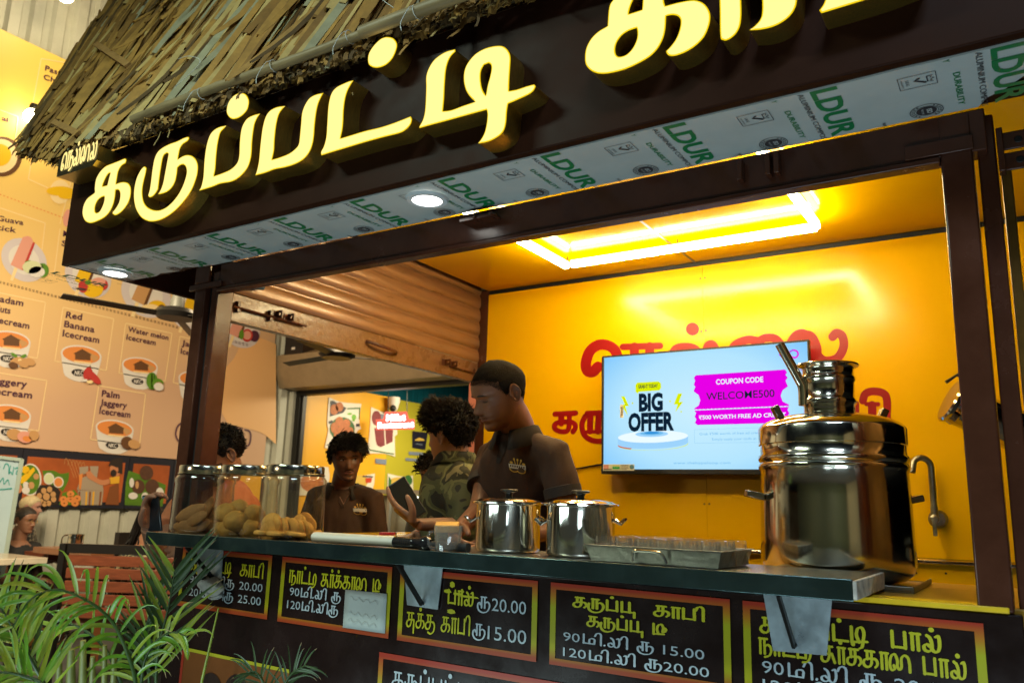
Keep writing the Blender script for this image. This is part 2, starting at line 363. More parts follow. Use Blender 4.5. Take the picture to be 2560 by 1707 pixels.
STEELB = M('brushed_steel', (0.50, 0.49, 0.45), 0.26, 1.0, noise=0.15, nscale=30, stretch=(1, 1, 18), bump=0.05, bscale=50)
DULL = M('dull_steel', (0.30, 0.29, 0.25), 0.38, 1.0, noise=0.45, nscale=25, bump=0.15, bscale=70)
PLATE = M('galvanised_plate', (0.42, 0.50, 0.53), 0.36, 0.55, noise=0.3, nscale=14, bump=0.06, rnoise=0.1)
DARKM = M('dark_metal', (0.02, 0.018, 0.016), 0.4, 0.5, noise=0.2)
BRASS = M('brushed_brass', (0.78, 0.52, 0.11), 0.36, 1.0, noise=0.25, nscale=40, stretch=(6, 6, 1), bump=0.08, bscale=60)
BLKPL = M('black_plastic', (0.012, 0.012, 0.013), 0.35)
F0 = 1.80       # front plane of the kiosk
YB = 3.50       # back wall
ZCEIL = 2.40

kiosk = thing('food_kiosk', 'brown metal coffee kiosk with bright yellow interior, lit sign letters and priced menu panels', 'food kiosk', (-1.25, 2.6, 0))
def part(mb, name, mats, **k): return mb.build(name, mats, kiosk, **k)

# counter front, counter top, side counter
m = MB(); m.box(-2.515, -0.035, F0, F0+0.03, 0.02, 1.086); part(m, 'counter_front', VINYL, bevel=0.003)
m = MB(); m.box(-2.50, -0.02, F0+0.031, 2.22, 1.055, 1.094); part(m, 'counter_top', M('counter_laminate', (0.42, 0.22, 0.02), 0.3, noise=0.2), bevel=0.003)
m = MB(); m.box(-0.36, -0.055, F0-0.004, F0+0.06, 1.087, 1.098); part(m, 'edge_trim', M('yellow_trim', (0.72, 0.46, 0.01), 0.35, noise=0.2, nscale=20), bevel=0.002)
m = MB(); m.box(-2.50, -2.16, 2.23, 3.42, 1.085, 1.125); part(m, 'side_counter', YELL, bevel=0.004)
m = MB(); m.box(-2.50, -2.47, 1.84, 3.42, 0.05, 1.084); part(m, 'side_panel', VINYL)
m = MB(); m.box(-2.5, 0.0, F0+0.04, YB-0.01, 0.02, 0.06); part(m, 'kiosk_floor', M('kiosk_floor', (0.08, 0.06, 0.05), 0.5, noise=0.3))

# corner posts
def post(x0, x1, y0, y1, z0, z1, groove=None):
    m = MB()
    if groove:
        a, b = groove; m.box(x0, a, y0, y1, z0, z1); m.box(b, x1, y0, y1, z0, z1); m.box(a+0.0005, b-0.0005, y0+0.022, y1-0.001, z0, z1, 1)
    else: m.box(x0, x1, y0, y1, z0, z1)
    return part(m, 'post', [BROWN, BLACK], bevel=0.004)
post(-2.560, -2.428, F0-0.002, 1.87, 1.10, 2.06, (-2.500, -2.462))
post(-0.106, -0.047, F0-0.002, 1.87, 1.088, 2.085)
post(-0.040, -0.006, F0+0.035, 1.89, 1.088, 2.085)
post(-2.472, -2.412, YB+0.002, YB+0.06, 0.05, 2.41)
# golden brown edge of the folded side flap right of the posts, with its hinge plate
m = MB(); m.box(-0.002, 0.018, 1.885, 2.10, 0.9, 1.985); part(m, 'side_flap', M('flap_brown', (0.20, 0.10, 0.02), 0.3, 0.4, noise=0.4, nscale=12), bevel=0.003)
m = MB()
for z in (1.955, 2.0): m.box(0.0, 0.05, 1.835, 1.842, z, z+0.038)
m.lathe([(0.008, 0), (0.008, 0.012)], (0.034, 1.846, 1.974), 12, 1, axis=(0, -1, 0)); m.lathe([(0.008, 0), (0.008, 0.012)], (0.034, 1.846, 2.018), 12, 1, axis=(0, -1, 0))
m.box(-0.004, 0.008, 1.82, 1.85, 1.95, 2.045); part(m, 'hinge_plate', [BROWN, BLACK], bevel=0.002)
# front beam with its lower lip, welded plates and hooks
m = MB(); m.box(-2.428, -0.02, F0, F0+0.055, 1.995, 2.086); m.box(-2.428, -0.107, F0-0.008, F0+0.03, 1.981, 1.9945)
part(m, 'front_beam', BROWN, bevel=0.003)
m = MB(); m.box(-0.172, -0.044, F0-0.008, F0-0.0025, 1.998, 2.030); part(m, 'weld_plate', BROWN, bevel=0.002)
m = MB(); m.box(-2.585, -2.405, F0-0.010, F0-0.003, 2.0, 2.022); m.box(-2.55, -2.47, F0-0.014, F0-0.003, 2.022, 2.084); part(m, 'weld_plate', BROWN, bevel=0.002)
for hx in (-1.29, -1.235):
    m = MB(); m.box(hx-0.03, hx+0.02, F0-0.045, F0-0.001, 2.045, 2.053); m.tube([(hx+0.022, F0-0.001, 2.05), (hx+0.03, F0-0.03, 2.048), (hx+0.022, F0-0.05, 2.05)], 0.006, 8); part(m, 'hook', BROWN)
for hx in (-0.52, -0.455, -0.435):
    m = MB(); m.box(hx-0.006, hx+0.006, F0-0.030, F0-0.001, 2.018, 2.07); part(m, 'hook', BROWN, bevel=0.002)
# fascia, side fascia, roof slab
m = MB(); m.box(-3.015, 1.6, 1.537, 1.562, 2.090, 2.50); part(m, 'fascia', FASC, bevel=0.004)
m = MB(); m.box(-3.014, -2.990, 1.564, 3.6, 2.092, 2.455); part(m, 'side_fascia', FASC, bevel=0.003)
m = MB(); m.box(-2.98, 1.6, 1.62, 3.66, 2.46, 2.50); part(m, 'roof_slab', M('roof_slab', (0.03, 0.028, 0.022), 0.6))
m = MB(); m.box(-2.62, -2.50, F0+0.06, 3.55, 2.30, 2.455); part(m, 'shutter_box', M('dark_hood', (0.035, 0.034, 0.024), 0.5, noise=0.3))
# ceiling and back wall of yellow composite panel
m = MB(); m.box(-2.41, -1.252, 1.86, YB-0.001, ZCEIL, ZCEIL+0.005); m.box(-1.242, 0.30, 1.86, YB-0.001, ZCEIL, ZCEIL+0.005); part(m, 'ceiling', M('yellow_ceiling', (0.82, 0.44, 0.0), 0.12, noise=0.07, nscale=2.5, spec=0.42, bump=0.015, bscale=5), smooth=0)
m = MB(); m.box(-1.2518, -1.2422, 1.87, YB-0.004, ZCEIL-0.003, ZCEIL+0.004); part(m, 'ceiling_joint', M('joint_aluminium', (0.30, 0.26, 0.18), 0.35, 0.8, noise=0.3))
m = MB(); m.box(-2.41, -1.2125, YB, YB+0.006, 1.112, 2.378); m.box(-1.2105, 0.30, YB, YB+0.006, 1.112, 2.378)
m.box(-2.41, -1.2125, YB+0.002, YB+0.008, 0.06, 1.098); m.box(-1.2105, 0.30, YB+0.002, YB+0.008, 0.06, 1.098); part(m, 'back_wall', YELL, smooth=0)
m = MB(); m.box(-2.412, 0.30, YB+0.010, YB+0.014, 0.05, 2.47); part(m, 'wall_gap', BLACK, smooth=0)
for x, z in ((-1.200, 2.318), (-1.222, 2.317), (-1.200, 2.068), (-1.222, 2.066), (-1.222, 1.292), (-1.2, 1.293), (-2.40, 1.95), (-0.42, 1.262), (-0.40, 1.055), (-0.30, 1.06)):
    m = MB(); m.lathe([(0.0, 0.0), (0.004, 0.0), (0.004, 0.002), (0.0, 0.003)], (x, YB-0.001, z), 10, 0, axis=(0, -1, 0)); part(m, 'screw', DARKM)

# ---------------------------------------------------------------- soffit with its printed protective film
ZS = 2.088
m = MB(); m.box(-2.985, 1.6, 1.5625, 1.7985, ZS+0.0045, ZS+0.012); part(m, 'soffit_board', FASC)
m = MB(); edge = [(-2.985, 1.552)]
rr = random.Random(3)
for i in range(64): edge.append((-2.97+i*0.0515, 1.5645+rr.uniform(-.0012, .0015)))
right = [(0.32, 1.566), (0.28, 1.61), (0.14, 1.645), (0.075, 1.675), (0.045, 1.71), (0.02, 1.74), (-0.012, 1.762), (-0.03, 1.797)]
back = [(-2.50, 1.797), (-2.56, 1.78), (-2.60, 1.765), (-2.66, 1.79), (-2.75, 1.775), (-2.80, 1.79), (-2.985, 1.78)]
loop = edge+right+back
m.prism([loop], lambda u, v: (u, v, ZS), lambda u, v: (u, v, ZS+0.004), 0)
sf = lambda u, v, l=0: (v, 1.537+u, ZS-0.0015-l)
for k in range(-9, 2):
    b = -0.312+0.315*k
    if b > 0.05: continue
    put_text(m, 'LDUR', 0.030, b, 0.070, sf, 1, fit=0.226, bold=0.03)
    put_text(m, 'ALUMINIUM COMPOS', 0.030, b-0.026, 0.0165, sf, 2, fit=0.228)
    put_text(m, 'DURABILITY', 0.088, b-0.066, 0.017, sf, 1, fit=0.142, bold=0.01)
    put_text(m, 'Y', 0.030, b-0.078, 0.015, sf, 1, bold=0.01); put_text(m, 'ww', 0.240, b+0.102, 0.016, sf, 2)
    c0, c1, r0, r1 = 0.062, 0.112, b-0.160, b-0.094
    fr = [(c0, r0), (c1, r0), (c1, r1), (c0, r1), (c0, r0)]
    for i in range(4): ribbon(m, [fr[i], fr[i+1]], 0.0014, sf, 2, cap=False)
    put_text(m, 'UKAS', c0+0.014, r0+0.012, 0.009, sf, 2); put_text(m, 'MANAGEMENT', c0+0.010, r0+0.004, 0.005, sf, 2)
    ribbon(m, [(c0+0.016, r0+0.036), (c0+0.022, r0+0.028), (c0+0.036, r0+0.046)], 0.005, sf, 2)
    ribbon(m, [(c0+0.014, r0+0.050), (c0+0.012, r0+0.060), (c0+0.020, r0+0.055), (c0+0.024, r0+0.062), (c0+0.029, r0+0.055), (c0+0.037, r0+0.060), (c0+0.034, r0+0.050), (c0+0.014, r0+0.050)], 0.0022, sf, 2)
    cc, rc = 0.226, b-0.125
    for rad, wd in ((0.031, 0.0016), (0.0225, 0.0012)): ribbon(m, _arc(cc, rc, rad, rad, 0, 360, 28), wd, sf, 2, cap=False)
    m.add([sf(cc+0.0195*math.cos(a*.2618), rc+0.0195*math.sin(a*.2618)) for a in range(24)], [tuple(range(24))], 2)
    sg = lambda u, v, l=0: sf(u, v, 0.0006)
    put_text(m, 'ISO', cc, rc+0.001, 0.014, sg, 3, align='c', bold=0.02); put_text(m, '9001:2015', cc, rc-0.009, 0.006, sg, 3, align='c')
    for a in range(0, 360, 18):
        if a % 180 in (0, 162, 18): continue
        x, y = cc+0.0265*math.cos(math.radians(a)), rc+0.0265*math.sin(math.radians(a))
        ribbon(m, [(x-0.0022*math.cos(math.radians(a)), y-0.0022*math.sin(math.radians(a))), (x+0.0022*math.cos(math.radians(a)), y+0.0022*math.sin(math.radians(a)))], 0.003, sf, 2, cap=False)
part(m, 'soffit', [FILM, GREENP, INK, M('white_print', (.6, .62, .6), .4)], smooth=0, fix=False)

# ---------------------------------------------------------------- menu panels printed on the counter front
def mat_border():
    m_ = M('menu_border', (0.5, 0.1, 0.02), 0.3, coat=0.3); n = m_.node_tree.nodes; lk = m_.node_tree.links
    tc = n.new('ShaderNodeTexCoord'); sp = n.new('ShaderNodeSeparateXYZ'); rp = n.new('ShaderNodeValToRGB')
    lk.new(tc.outputs['Generated'], sp.inputs[0]); lk.new(sp.outputs[2], rp.inputs[0]); lk.new(rp.outputs[0], n['Principled BSDF'].inputs['Base Color'])
    e = rp.color_ramp.elements; e[0].position = 0.05; e[0].color = (0.30, 0.045, 0.012, 1); e[1].position = 0.97; e[1].color = (0.34, 0.03, 0.012, 1)
    for p, c in ((0.22, (0.36, 0.34, 0.01, 1)), (0.70, (0.36, 0.36, 0.01, 1)), (0.83, (0.42, 0.17, 0.01, 1))):
        x = e.new(p); x.color = c
    return m_
BORD = mat_border()
YTXT = M('menu_yellow_print', (0.48, 0.46, 0.012), 0.35, coat=0.3); WTXT = M('menu_white_print', (0.42, 0.50, 0.53), 0.35, coat=0.3)
def zt(x): return 1.0665+(-x-0.1)/2.36*0.0195
def menu_board(x0, x1, rows, h=0.190, drop=0.0, fw=0.0155, flake=False):
    m = MB(); fn = lambda u, v, l=0: (x0+u, F0-0.0022-l, zt(x0+u)-drop+v); w = x1-x0
    # backing, then the border as four strips laid edge to edge
    m.add([fn(0, 0), fn(w, 0), fn(w, -h), fn(0, -h)], [(0, 1, 2, 3)], 3)
    g = lambda u, v, l=0: fn(u, v, 0.0012+l); N = 10
    for a, b in ((0, fw), (w-fw, w)):
        for i in range(N): m.add([g(a, -h*i/N), g(b, -h*i/N), g(b, -h*(i+1)/N), g(a, -h*(i+1)/N)], [(0, 1, 2, 3)], 0)
    for a, b in ((0, fw), (h-fw, h)): m.add([g(fw, -a), g(w-fw, -a), g(w-fw, -b), g(fw, -b)], [(0, 1, 2, 3)], 0)
    t = lambda u, v, l=0: fn(u, v, 0.0024+l)
    for seq, u, v, hh, wd, mt, fit in rows: tamil(m, seq, u, v, hh, wd, t, mt, fit=fit)
    if flake:     # where the print has flaked and been patched in yellow
        for px, py, rx, ry in ((.200, -.052, .016, .0035), (.235, -.056, .03, .003), (.165, -.048, .012, .005), (.18, -.030, .008, .008), (.18, -.098, .013, .006), (.213, -.042, .004, .004)):
            m.add([t(px+rx*math.cos(a*.524)*(1+.25*math.sin(a*3)), py+ry*math.sin(a*.524)) for a in range(12)], [tuple(range(12))], 1)
    return part(m, 'menu_board', [BORD, YTXT, WTXT, VINYL], smooth=0, fix=False)
ml = ['ma', 'i', '.', 'la', 'i']
menu_board(-2.462, -2.020, [(['ka','ru','pa*','pa','tta*','ti',' ',' ','ka','aa','pa','i'], .040, -.070, .034, .0062, 1, .372),
    (['L:90']+ml+['ruu',' ','L:20.00'], .052, -.112, .025, .0042, 2, .365), (['L:120']+ml+['ruu',' ','L:25.00'], .040, -.152, .025, .0042, 2, .375)])
menu_board(-1.974, -1.531, [(['na','aa','tta*','ttu',' ','sa','ra*','ka*','ka','ra','ai',' ','tii'], .035, -.072, .034, .0062, 1, .375),
    (['L:90']+ml+[' ','ruu'], .045, -.110, .024, .0042, 2, .215), (['L:120']+ml+['ruu'], .038, -.148, .024, .0042, 2, .215)])
menu_board(-1.500, -1.058, [(['pa','aa','la*'], .165, -.078, .034, .0062, 1, .090), (['ruu'], .262, -.082, .030, .0046, 2, .045), (['L:20.00'], .308, -.083, .032, .004, 2, .108),
    (['su','ka*','ku',' ','ka','aa','pa','i'], .030, -.150, .036, .0062, 1, .215), (['ruu'], .250, -.150, .030, .0046, 2, .045), (['L:15.00'], .298, -.153, .034, .004, 2, .122)], flake=True)
menu_board(-1.021, -0.575, [(['ka','ru','pa*','pu',' ',' ','ka','aa','pa','i'], .062, -.051, .0225, .0048, 1, .330), (['ka','ru','pa*','pu',' ','tii'], .100, -.091, .0225, .0048, 1, .205),
    (['L:90']+ml+[' ','ruu',' ','L:15.00'], .038, -.131, .0205, .0034, 2, .355), (['L:120']+ml+[' ','ruu','L:20.00'], .038, -.166, .0205, .0034, 2, .365)])
menu_board(-0.547, -0.099, [(['ka','ru','pa*','pa','tta*','ti',' ',' ','pa','aa','la*'], .035, -.060, .030, .0062, 1, .345), (['na','aa','tta*','ttu',' ','sa','ra*','ka*','ka','ra','ai',' ','pa','aa','la*'], .030, -.102, .030, .006, 1, .388),
    (['L:90']+ml+[' ','ruu',' ','L:20.00'], .038, -.140, .025, .004, 2, .36), (['L:120']+ml+[' ','ruu','L:25.00'], .038, -.176, .025, .004, 2, .37)], h=.20)
menu_board(-1.560, -0.62, [(['ka','ru','pa*','pa','tta*','ti',' ','ka','aa','pa','i'], .05, -.085, .042, .006, 2, .42)], h=.30, drop=.228)
# orange picture panel low on the left of the counter
m = MB(); fn = lambda u, v, l=0: (u, F0-0.0022-l, v)
m.add([fn(-2.405, .765), fn(-1.905, .757), fn(-1.905, .40), fn(-2.405, .40)], [(0, 1, 2, 3)], 0)
for a, b in (((-2.405, .765), (-1.905, .757)),): ribbon(m, [a, b], .010, lambda u, v, l=0: fn(u, v, .001+l), 1, cap=False)
ribbon(m, [(-2.405, .76), (-2.405, .40)], .012, lambda u, v, l=0: fn(u, v, .0012+l), 2, cap=False)
for cx_, cz_, r_ in ((-2.25, .655, .055), (-2.13, .665, .055), (-2.19, .57, .055)): m.add([fn(cx_+r_*math.cos(a*.262), cz_+r_*math.sin(a*.262), .002+.0004*abs(cx_)) for a in range(24)], [tuple(range(24))], 3)
part(m, 'picture_panel', [M('panel_orange', (0.16, 0.055, 0.015), .35, noise=.2), M('panel_yellow', (.36, .34, .02), .35), M('panel_red', (.3, .03, .015), .35), M('panel_dark', (.03, .016, .012), .4, noise=.5, nscale=40)], smooth=0, fix=False)

# ---------------------------------------------------------------- lit sign letters
YF = 1.537; YL = 1.474
SIDE = BRASS; FACE = EM('sign_face', (1.0, 0.80, 0.27), 1.30); RIM = EM('sign_rim', (1.0, 0.70, 0.004), 1.0)
def inset(loop, d):
    P = [np.asarray(p) for p in loop]; n = len(P); area = sum(P[i][0]*P[(i+1) % n][1]-P[(i+1) % n][0]*P[i][1] for i in range(n)); sg = 1 if area > 0 else -1; out = []
    for i in range(n):
        t = P[(i+1) % n]-P[i-1]; t = t/(np.linalg.norm(t)+1e-9); out.append(P[i]+sg*d*np.array((-t[1], t[0])))
    return out
def sign_letter(loops, x0, y0, sc, parent=None):
    L = []
    for i, l in enumerate(loops):
        q = smooth_loop([U(x0+px/sc, y0+py/sc, 'y', YL)[[0, 2]] for px, py in l], 4)
        L.append([tuple(p) for p in q])
    m = MB(); m.prism(L, lambda u, v: (u, YL, v), lambda u, v: (u, YF-0.0005, v), 1, 0, capback=False)
    o = part(m, 'sign_letter', [SIDE, RIM], smooth=45, fix=False)
    f = MB(); I = [[tuple(p) for p in inset(l, 0.0028 if i == 0 else -0.0028)] for i, l in enumerate(L)]
    f.flat(I, lambda u, v: (u, YL-0.0012, v), 0); fo = f.build('letter_face', FACE, kiosk, smooth=0, fix=False); fo.parent = o
    fo.location = (0, 0, 0)
    return o
A = (130, 320, 5.88); B = (480, 220, 5.2275); C_ = (780, 80, 4.48); D_ = (1030, 90, 5.0568); E_ = (1440, 0, 5.88); G_ = (1780, 0, 4.055)
sign_letter([[(1095,480),(1080,520),(1020,560),(975,640),(955,740),(940,828),(1000,805),(1060,797),(1120,815),(1155,870),(1160,950),(1145,1040),(1105,1130),(1040,1215),(970,1270),(925,1282),(890,1262),(895,1235),(940,1180),(985,1100),(1005,1010),(1000,940),(975,910),(935,912),(928,1000),(905,1110),(860,1215),(790,1300),(690,1360),(575,1398),(500,1375),(460,1310),(450,1230),(470,1130),(520,1040),(610,970),(632,950),(630,880),(645,770),(680,690),(730,620),(800,560),(900,520),(1000,480),(1060,455),(1085,455)],
  [(862,662),(840,740),(815,845),(740,862),(760,800),(800,715),(835,670)], [(775,1005),(770,1070),(745,1150),(700,1230),(655,1250),(632,1225),(635,1150),(670,1070),(725,1020)]], *A)
sign_letter([[(2015,140),(2015,165),(1985,200),(1925,240),(1885,300),(1865,380),(1850,465),(1920,420),(1990,400),(2060,415),(2115,465),(2145,550),(2140,660),(2115,760),(2060,900),(1980,1030),(1860,1170),(1730,1280),(1600,1350),(1490,1375),(1400,1365),(1310,1310),(1240,1200),(1210,1080),(1205,960),(1220,840),(1250,730),(1300,630),(1340,580),(1370,570),(1390,595),(1375,680),(1345,800),(1328,920),(1335,1030),(1360,1110),(1410,1170),(1480,1205),(1550,1215),(1620,1200),(1700,1155),(1790,1070),(1870,960),(1930,840),(1970,720),(1982,640),(1970,575),(1935,540),(1885,550),(1845,585),(1835,680),(1810,790),(1760,880),(1690,940),(1610,970),(1560,975),(1600,910),(1635,810),(1660,680),(1690,520),(1715,385),(1690,370),(1650,395),(1630,440),(1610,540),(1585,700),(1565,860),(1555,910),(1500,990),(1445,1022),(1415,1005),(1420,975),(1440,900),(1460,760),(1480,600),(1510,450),(1560,350),(1640,285),(1740,235),(1840,200),(1930,155),(1990,135)]], *A)
sign_letter([[(640,70),(700,85),(740,150),(742,220),(715,300),(640,375),(560,408),(500,395),(460,340),(455,280),(475,200),(520,130),(580,85)]], *B)
sign_letter([[(450,495),(420,530),(375,580),(350,660),(330,770),(315,920),(305,1060),(285,1155),(400,1115),(500,1070),(570,1010),(605,950),(620,860),(625,720),(640,580),(665,490),(720,405),(800,360),(890,337),(850,400),(820,470),(800,580),(785,720),(780,840),(765,940),(730,1040),(670,1120),(590,1190),(500,1230),(370,1252),(260,1295),(95,1345),(125,1280),(150,1160),(160,1000),(175,850),(200,720),(240,610),(300,545),(370,510)]], *B)
sign_letter([[(1220,240),(1180,280),(1140,340),(1115,420),(1095,530),(1080,680),(1072,820),(1045,940),(1160,905),(1270,860),(1350,800),(1395,740),(1410,640),(1425,480),(1440,330),(1480,220),(1540,135),(1620,90),(1718,67),(1680,140),(1650,210),(1625,320),(1605,480),(1595,620),(1575,740),(1530,850),(1450,940),(1340,1000),(1210,1040),(1080,1065),(960,1110),(828,1145),(850,1080),(875,960),(890,800),(905,660),(925,520),(960,390),(1010,310),(1080,265),(1150,245)]], *B)
sign_letter([[(850,60),(910,75),(950,130),(945,200),(900,300),(830,370),(750,402),(690,400),(640,370),(627,310),(640,240),(690,160),(760,90),(810,65)]], *C_)
sign_letter([[(465,545),(430,600),(395,670),(370,760),(355,880),(350,1000),(340,1100),(318,1195),(450,1155),(600,1110),(750,1075),(880,1035),(1000,990),(1105,948),(1120,985),(1100,1045),(1040,1105),(970,1138),(800,1180),(600,1235),(400,1295),(250,1340),(105,1385),(102,1345),(135,1280),(160,1180),(170,1050),(180,880),(195,770),(225,680),(280,620),(370,575),(420,555)]], *C_)
sign_letter([[(545,172),(550,200),(500,250),(460,320),(430,430),(415,600),(405,800),(390,955),(500,940),(650,885),(800,835),(730,765),(680,680),(655,560),(665,440),(710,340),(800,235),(920,165),(1050,132),(1150,135),(1215,190),(1245,270),(1240,400),(1230,560),(1225,700),(1330,680),(1450,640),(1545,615),(1565,640),(1540,690),(1490,735),(1400,780),(1300,825),(1215,860),(1200,960),(1190,1090),(1165,1190),(1110,1260),(1010,1320),(920,1350),(835,1360),(880,1300),(920,1220),(945,1110),(955,1000),(945,935),(800,975),(600,1030),(400,1085),(250,1125),(95,1168),(95,1145),(140,1060),(165,950),(175,800),(180,650),(180,520),(210,420),(270,320),(350,250),(440,200)],
  [(970,345),(1000,370),(1005,430),(985,530),(955,640),(935,760),(890,680),(868,570),(872,450),(910,370)]], *D_)
sign_letter([[(1310,95),(1290,0),(1310,-130),(1400,-290),(1520,-400),(1680,-520),(1640,-560),(1400,-490),(1150,-410),(900,-300),(700,-180),(560,-10),(490,110),(465,390),(330,470),(220,580),(150,720),(133,860),(150,960),(220,1040),(330,1085),(480,1082),(700,1030),(900,945),(1080,840),(1200,720),(1280,570),(1315,420),(1325,240),(1420,225),(1500,245),(1540,310),(1525,440),(1470,580),(1390,690),(1325,755),(1340,800),(1390,828),(1480,820),(1620,765),(1760,675),(1880,550),(1950,400),(1975,260),(1950,150),(1880,60),(1780,15),(1680,12),(1500,45)],
  [(1005,-110),(985,0),(975,150),(770,215),(800,100),(850,-10),(920,-80)], [(895,415),(905,500),(890,600),(830,720),(740,810),(640,840),(590,810),(575,730),(600,630),(670,530),(770,460)]], *E_)
sign_letter([[(75,-50),(80,100),(85,370),(115,410),(150,412),(200,385),(250,335),(285,260),(298,150),(295,0),(290,-200),(500,-230),(508,-50),(510,120),(490,200),(440,260),(380,310),(480,305),(600,280),(700,235),(780,175),(835,100),(862,0),(870,-240),(1000,-290),(1000,-380),(500,-330),(30,-270),(30,-190),(68,-190)]], *G_)
sign_letter([[(1180,-60),(1150,0),(1130,50),(1088,110),(1110,138),(1300,80),(1560,0),(1800,-80),(2100,-200),(2150,-400),(1950,-350),(1950,-200),(1500,-80),(1420,-70),(1420,-300),(1200,-300)]], *G_)
# rivets on the letter sides are part of the brass; small name box at the left end
m = MB(); q0 = U(130+60/5.88, 320+700/5.88, 'y', 1.452); 
bx = [U(130+a/5.88, 320+b/5.88, 'y', 1.452)[[0, 2]] for a, b in ((70,700),(105,450),(130,430),(660,245),(685,265),(660,470),(600,555),(110,712))]
m.prism([[tuple(p) for p in smooth_loop(bx, 3, 30)]], lambda u, v: (u, 1.452, v), lambda u, v: (u, 1.5365, v), 1, 0)
o = part(m, 'name_box', [BRASS, M('box_face', (.02, .016, .006), .25, coat=.4)], smooth=40)
f = MB(); p0 = U(130+115/5.88, 320+625/5.88, 'y', 1.451); p1 = U(130+650/5.88, 320+470/5.88, 'y', 1.451)
w_ = p1[0]-p0[0]; hz = 0.062
tamil(f, ['e','na','la*','ai','la'], p0[0]+.006, p0[2]+0.0, hz, .0135, lambda u, v, l=0: (u, 1.450-l, v+(u-p0[0])*(p1[2]-p0[2])/w_*0), 0, fit=w_-.005)
fo = f.build('letter_face', FACE, kiosk, smooth=0, fix=False); fo.parent = o
# ================================================================ lamps of the kiosk
LEDE = EM('led_diffuser', (1.0, 0.82, 0.44), 92.0); WHITEP = M('white_profile', (0.75, 0.70, 0.55), 0.35)
led = thing('led_strip_light', 'glowing rectangular LED strip hung under the yellow kiosk ceiling', 'ceiling light', (-1.17, 2.7, 2.34))
for a, b in (((-1.712, 3.150), (-0.628, 3.150)), ((-1.742, 3.160), (-1.742, 2.25)), ((-0.624, 3.135), (-0.624, 2.25)), ((-1.712, 2.25), (-0.66, 2.25))):
    m = MB(); m.bar((a[0], a[1], 2.352), (b[0], b[1], 2.352), 0.024, 0.016); m.build('diffuser', LEDE, led, bevel=0.003)
    m = MB(); m.bar((a[0], a[1], 2.364), (b[0], b[1], 2.364), 0.026, 0.007); m.build('profile', WHITEP, led)
    m = MB(); m.bar((a[0], a[1], 2.371), (b[0], b[1], 2.371), 0.022, 0.0065); m.build('diffuser', EM('led_upper', (1.0, 0.82, 0.44), 13.0), led)
for x in (-1.735, -0.63, -1.2): 
    m = MB(); m.tube([(x, 3.152, 2.382), (x, 3.152, 2.399)], 0.003, 6); m.build('hanger', DARKM, led)
DLE = EM('downlight_diffuser', (1.0, 0.98, 0.90), 9.0); DLR = M('downlight_rim', (0.62, 0.66, 0.68), 0.4)
for x, y, lab in ((-2.896, 1.681, 'round white downlight glowing near the left end of the soffit'), (-1.358, 1.652, 'round white downlight glowing in the middle of the soffit')):
    d = thing('downlight', lab, 'downlight', (x, y, 2.08), 'downlights in the printed soffit')
    m = MB(); m.lathe([(0.040, -0.0015), (0.043, -0.008), (0.056, -0.0075), (0.060, -0.0005)], (x, y, 2.0862), 36, caps=False); m.build('rim', DLR, d)
    m = MB(); m.lathe([(0.0, -0.006), (0.0405, -0.006), (0.0405, -0.001)], (x, y, 2.0862), 32, caps=False); m.build('diffuser', DLE, d)

# ================================================================ television and red wall lettering
tv = thing('television', 'flat television on the yellow back wall playing a blue BIG OFFER advert', 'television', (-1.20, 3.43, 1.42))
TX0, TX1, TZ0, TZ1, TY = -1.676, -0.731, 1.416, 1.968, 3.40
m = MB(); fr = 0.0075; bt = 0.019
m.box(TX0, TX1, TY, TY+0.03, TZ0, TZ0+bt); m.box(TX0, TX1, TY, TY+0.03, TZ1-fr, TZ1); m.box(TX0, TX0+fr, TY, TY+0.03, TZ0+bt, TZ1-fr); m.box(TX1-fr, TX1, TY, TY+0.03, TZ0+bt, TZ1-fr)
m.box(TX0+0.1, TX1-0.1, TY+0.031, TY+0.096, TZ0+0.05, TZ1-0.1); m.box(TX0+0.004, TX1-0.004, TY+0.012, TY+0.032, TZ0+0.01, TZ1-0.004); m.build('casing', BLKPL, tv, bevel=0.002)
def tp(px, py, l=0.0): return U(1490+px/4.1263, 830+py/4.1263, 'y', TY+0.006-l)
def scr_mat():
    m_ = EM('screen_blue', (0.5, 0.8, 1), 1.0); n = m_.node_tree.nodes; lk = m_.node_tree.links; e = n['Emission']
    tc = n.new('ShaderNodeTexCoord'); mp = n.new('ShaderNodeMapping'); mp.inputs['Location'].default_value = (-0.5, 0, -0.45); mp.inputs['Scale'].default_value = (1.0, 0, 0.9)
    ln = n.new('ShaderNodeVectorMath'); ln.operation = 'LENGTH'; rp = n.new('ShaderNodeValToRGB')
    lk.new(tc.outputs['Generated'], mp.inputs[0]); lk.new(mp.outputs[0], ln.inputs[0]); lk.new(ln.outputs['Value'], rp.inputs[0]); lk.new(rp.outputs[0], e.inputs[0])
    c = rp.color_ramp.elements; c[0].position = 0.0; c[0].color = (0.60, 0.87, 1.0, 1); c[1].position = 0.68; c[1].color = (0.22, 0.58, 0.98, 1)
    x = c.new(0.42); x.color = (0.46, 0.79, 1.0, 1); return m_
SM = [scr_mat(), EM('screen_magenta', (0.80, 0.0, 0.80), 1.0), EM('screen_navy', (0.004, 0.015, 0.035), 1.0), EM('screen_lime', (0.72, 0.85, 0.0), 1.0), EM('screen_white', (0.80, 0.93, 1.0), 1.05),
      EM('screen_sky', (0.16, 0.50, 0.85), 1.0), EM('screen_podium', (0.34, 0.66, 0.98), 1.0), EM('screen_gold', (0.72, 0.55, 0.02), 1.0), EM('screen_deep', (0.03, 0.28, 0.70), 1.0), EM('screen_violet', (0.45, 0.10, 0.85), 1.0), EM('screen_red', (0.6, 0.12, 0.08), 1.0)]
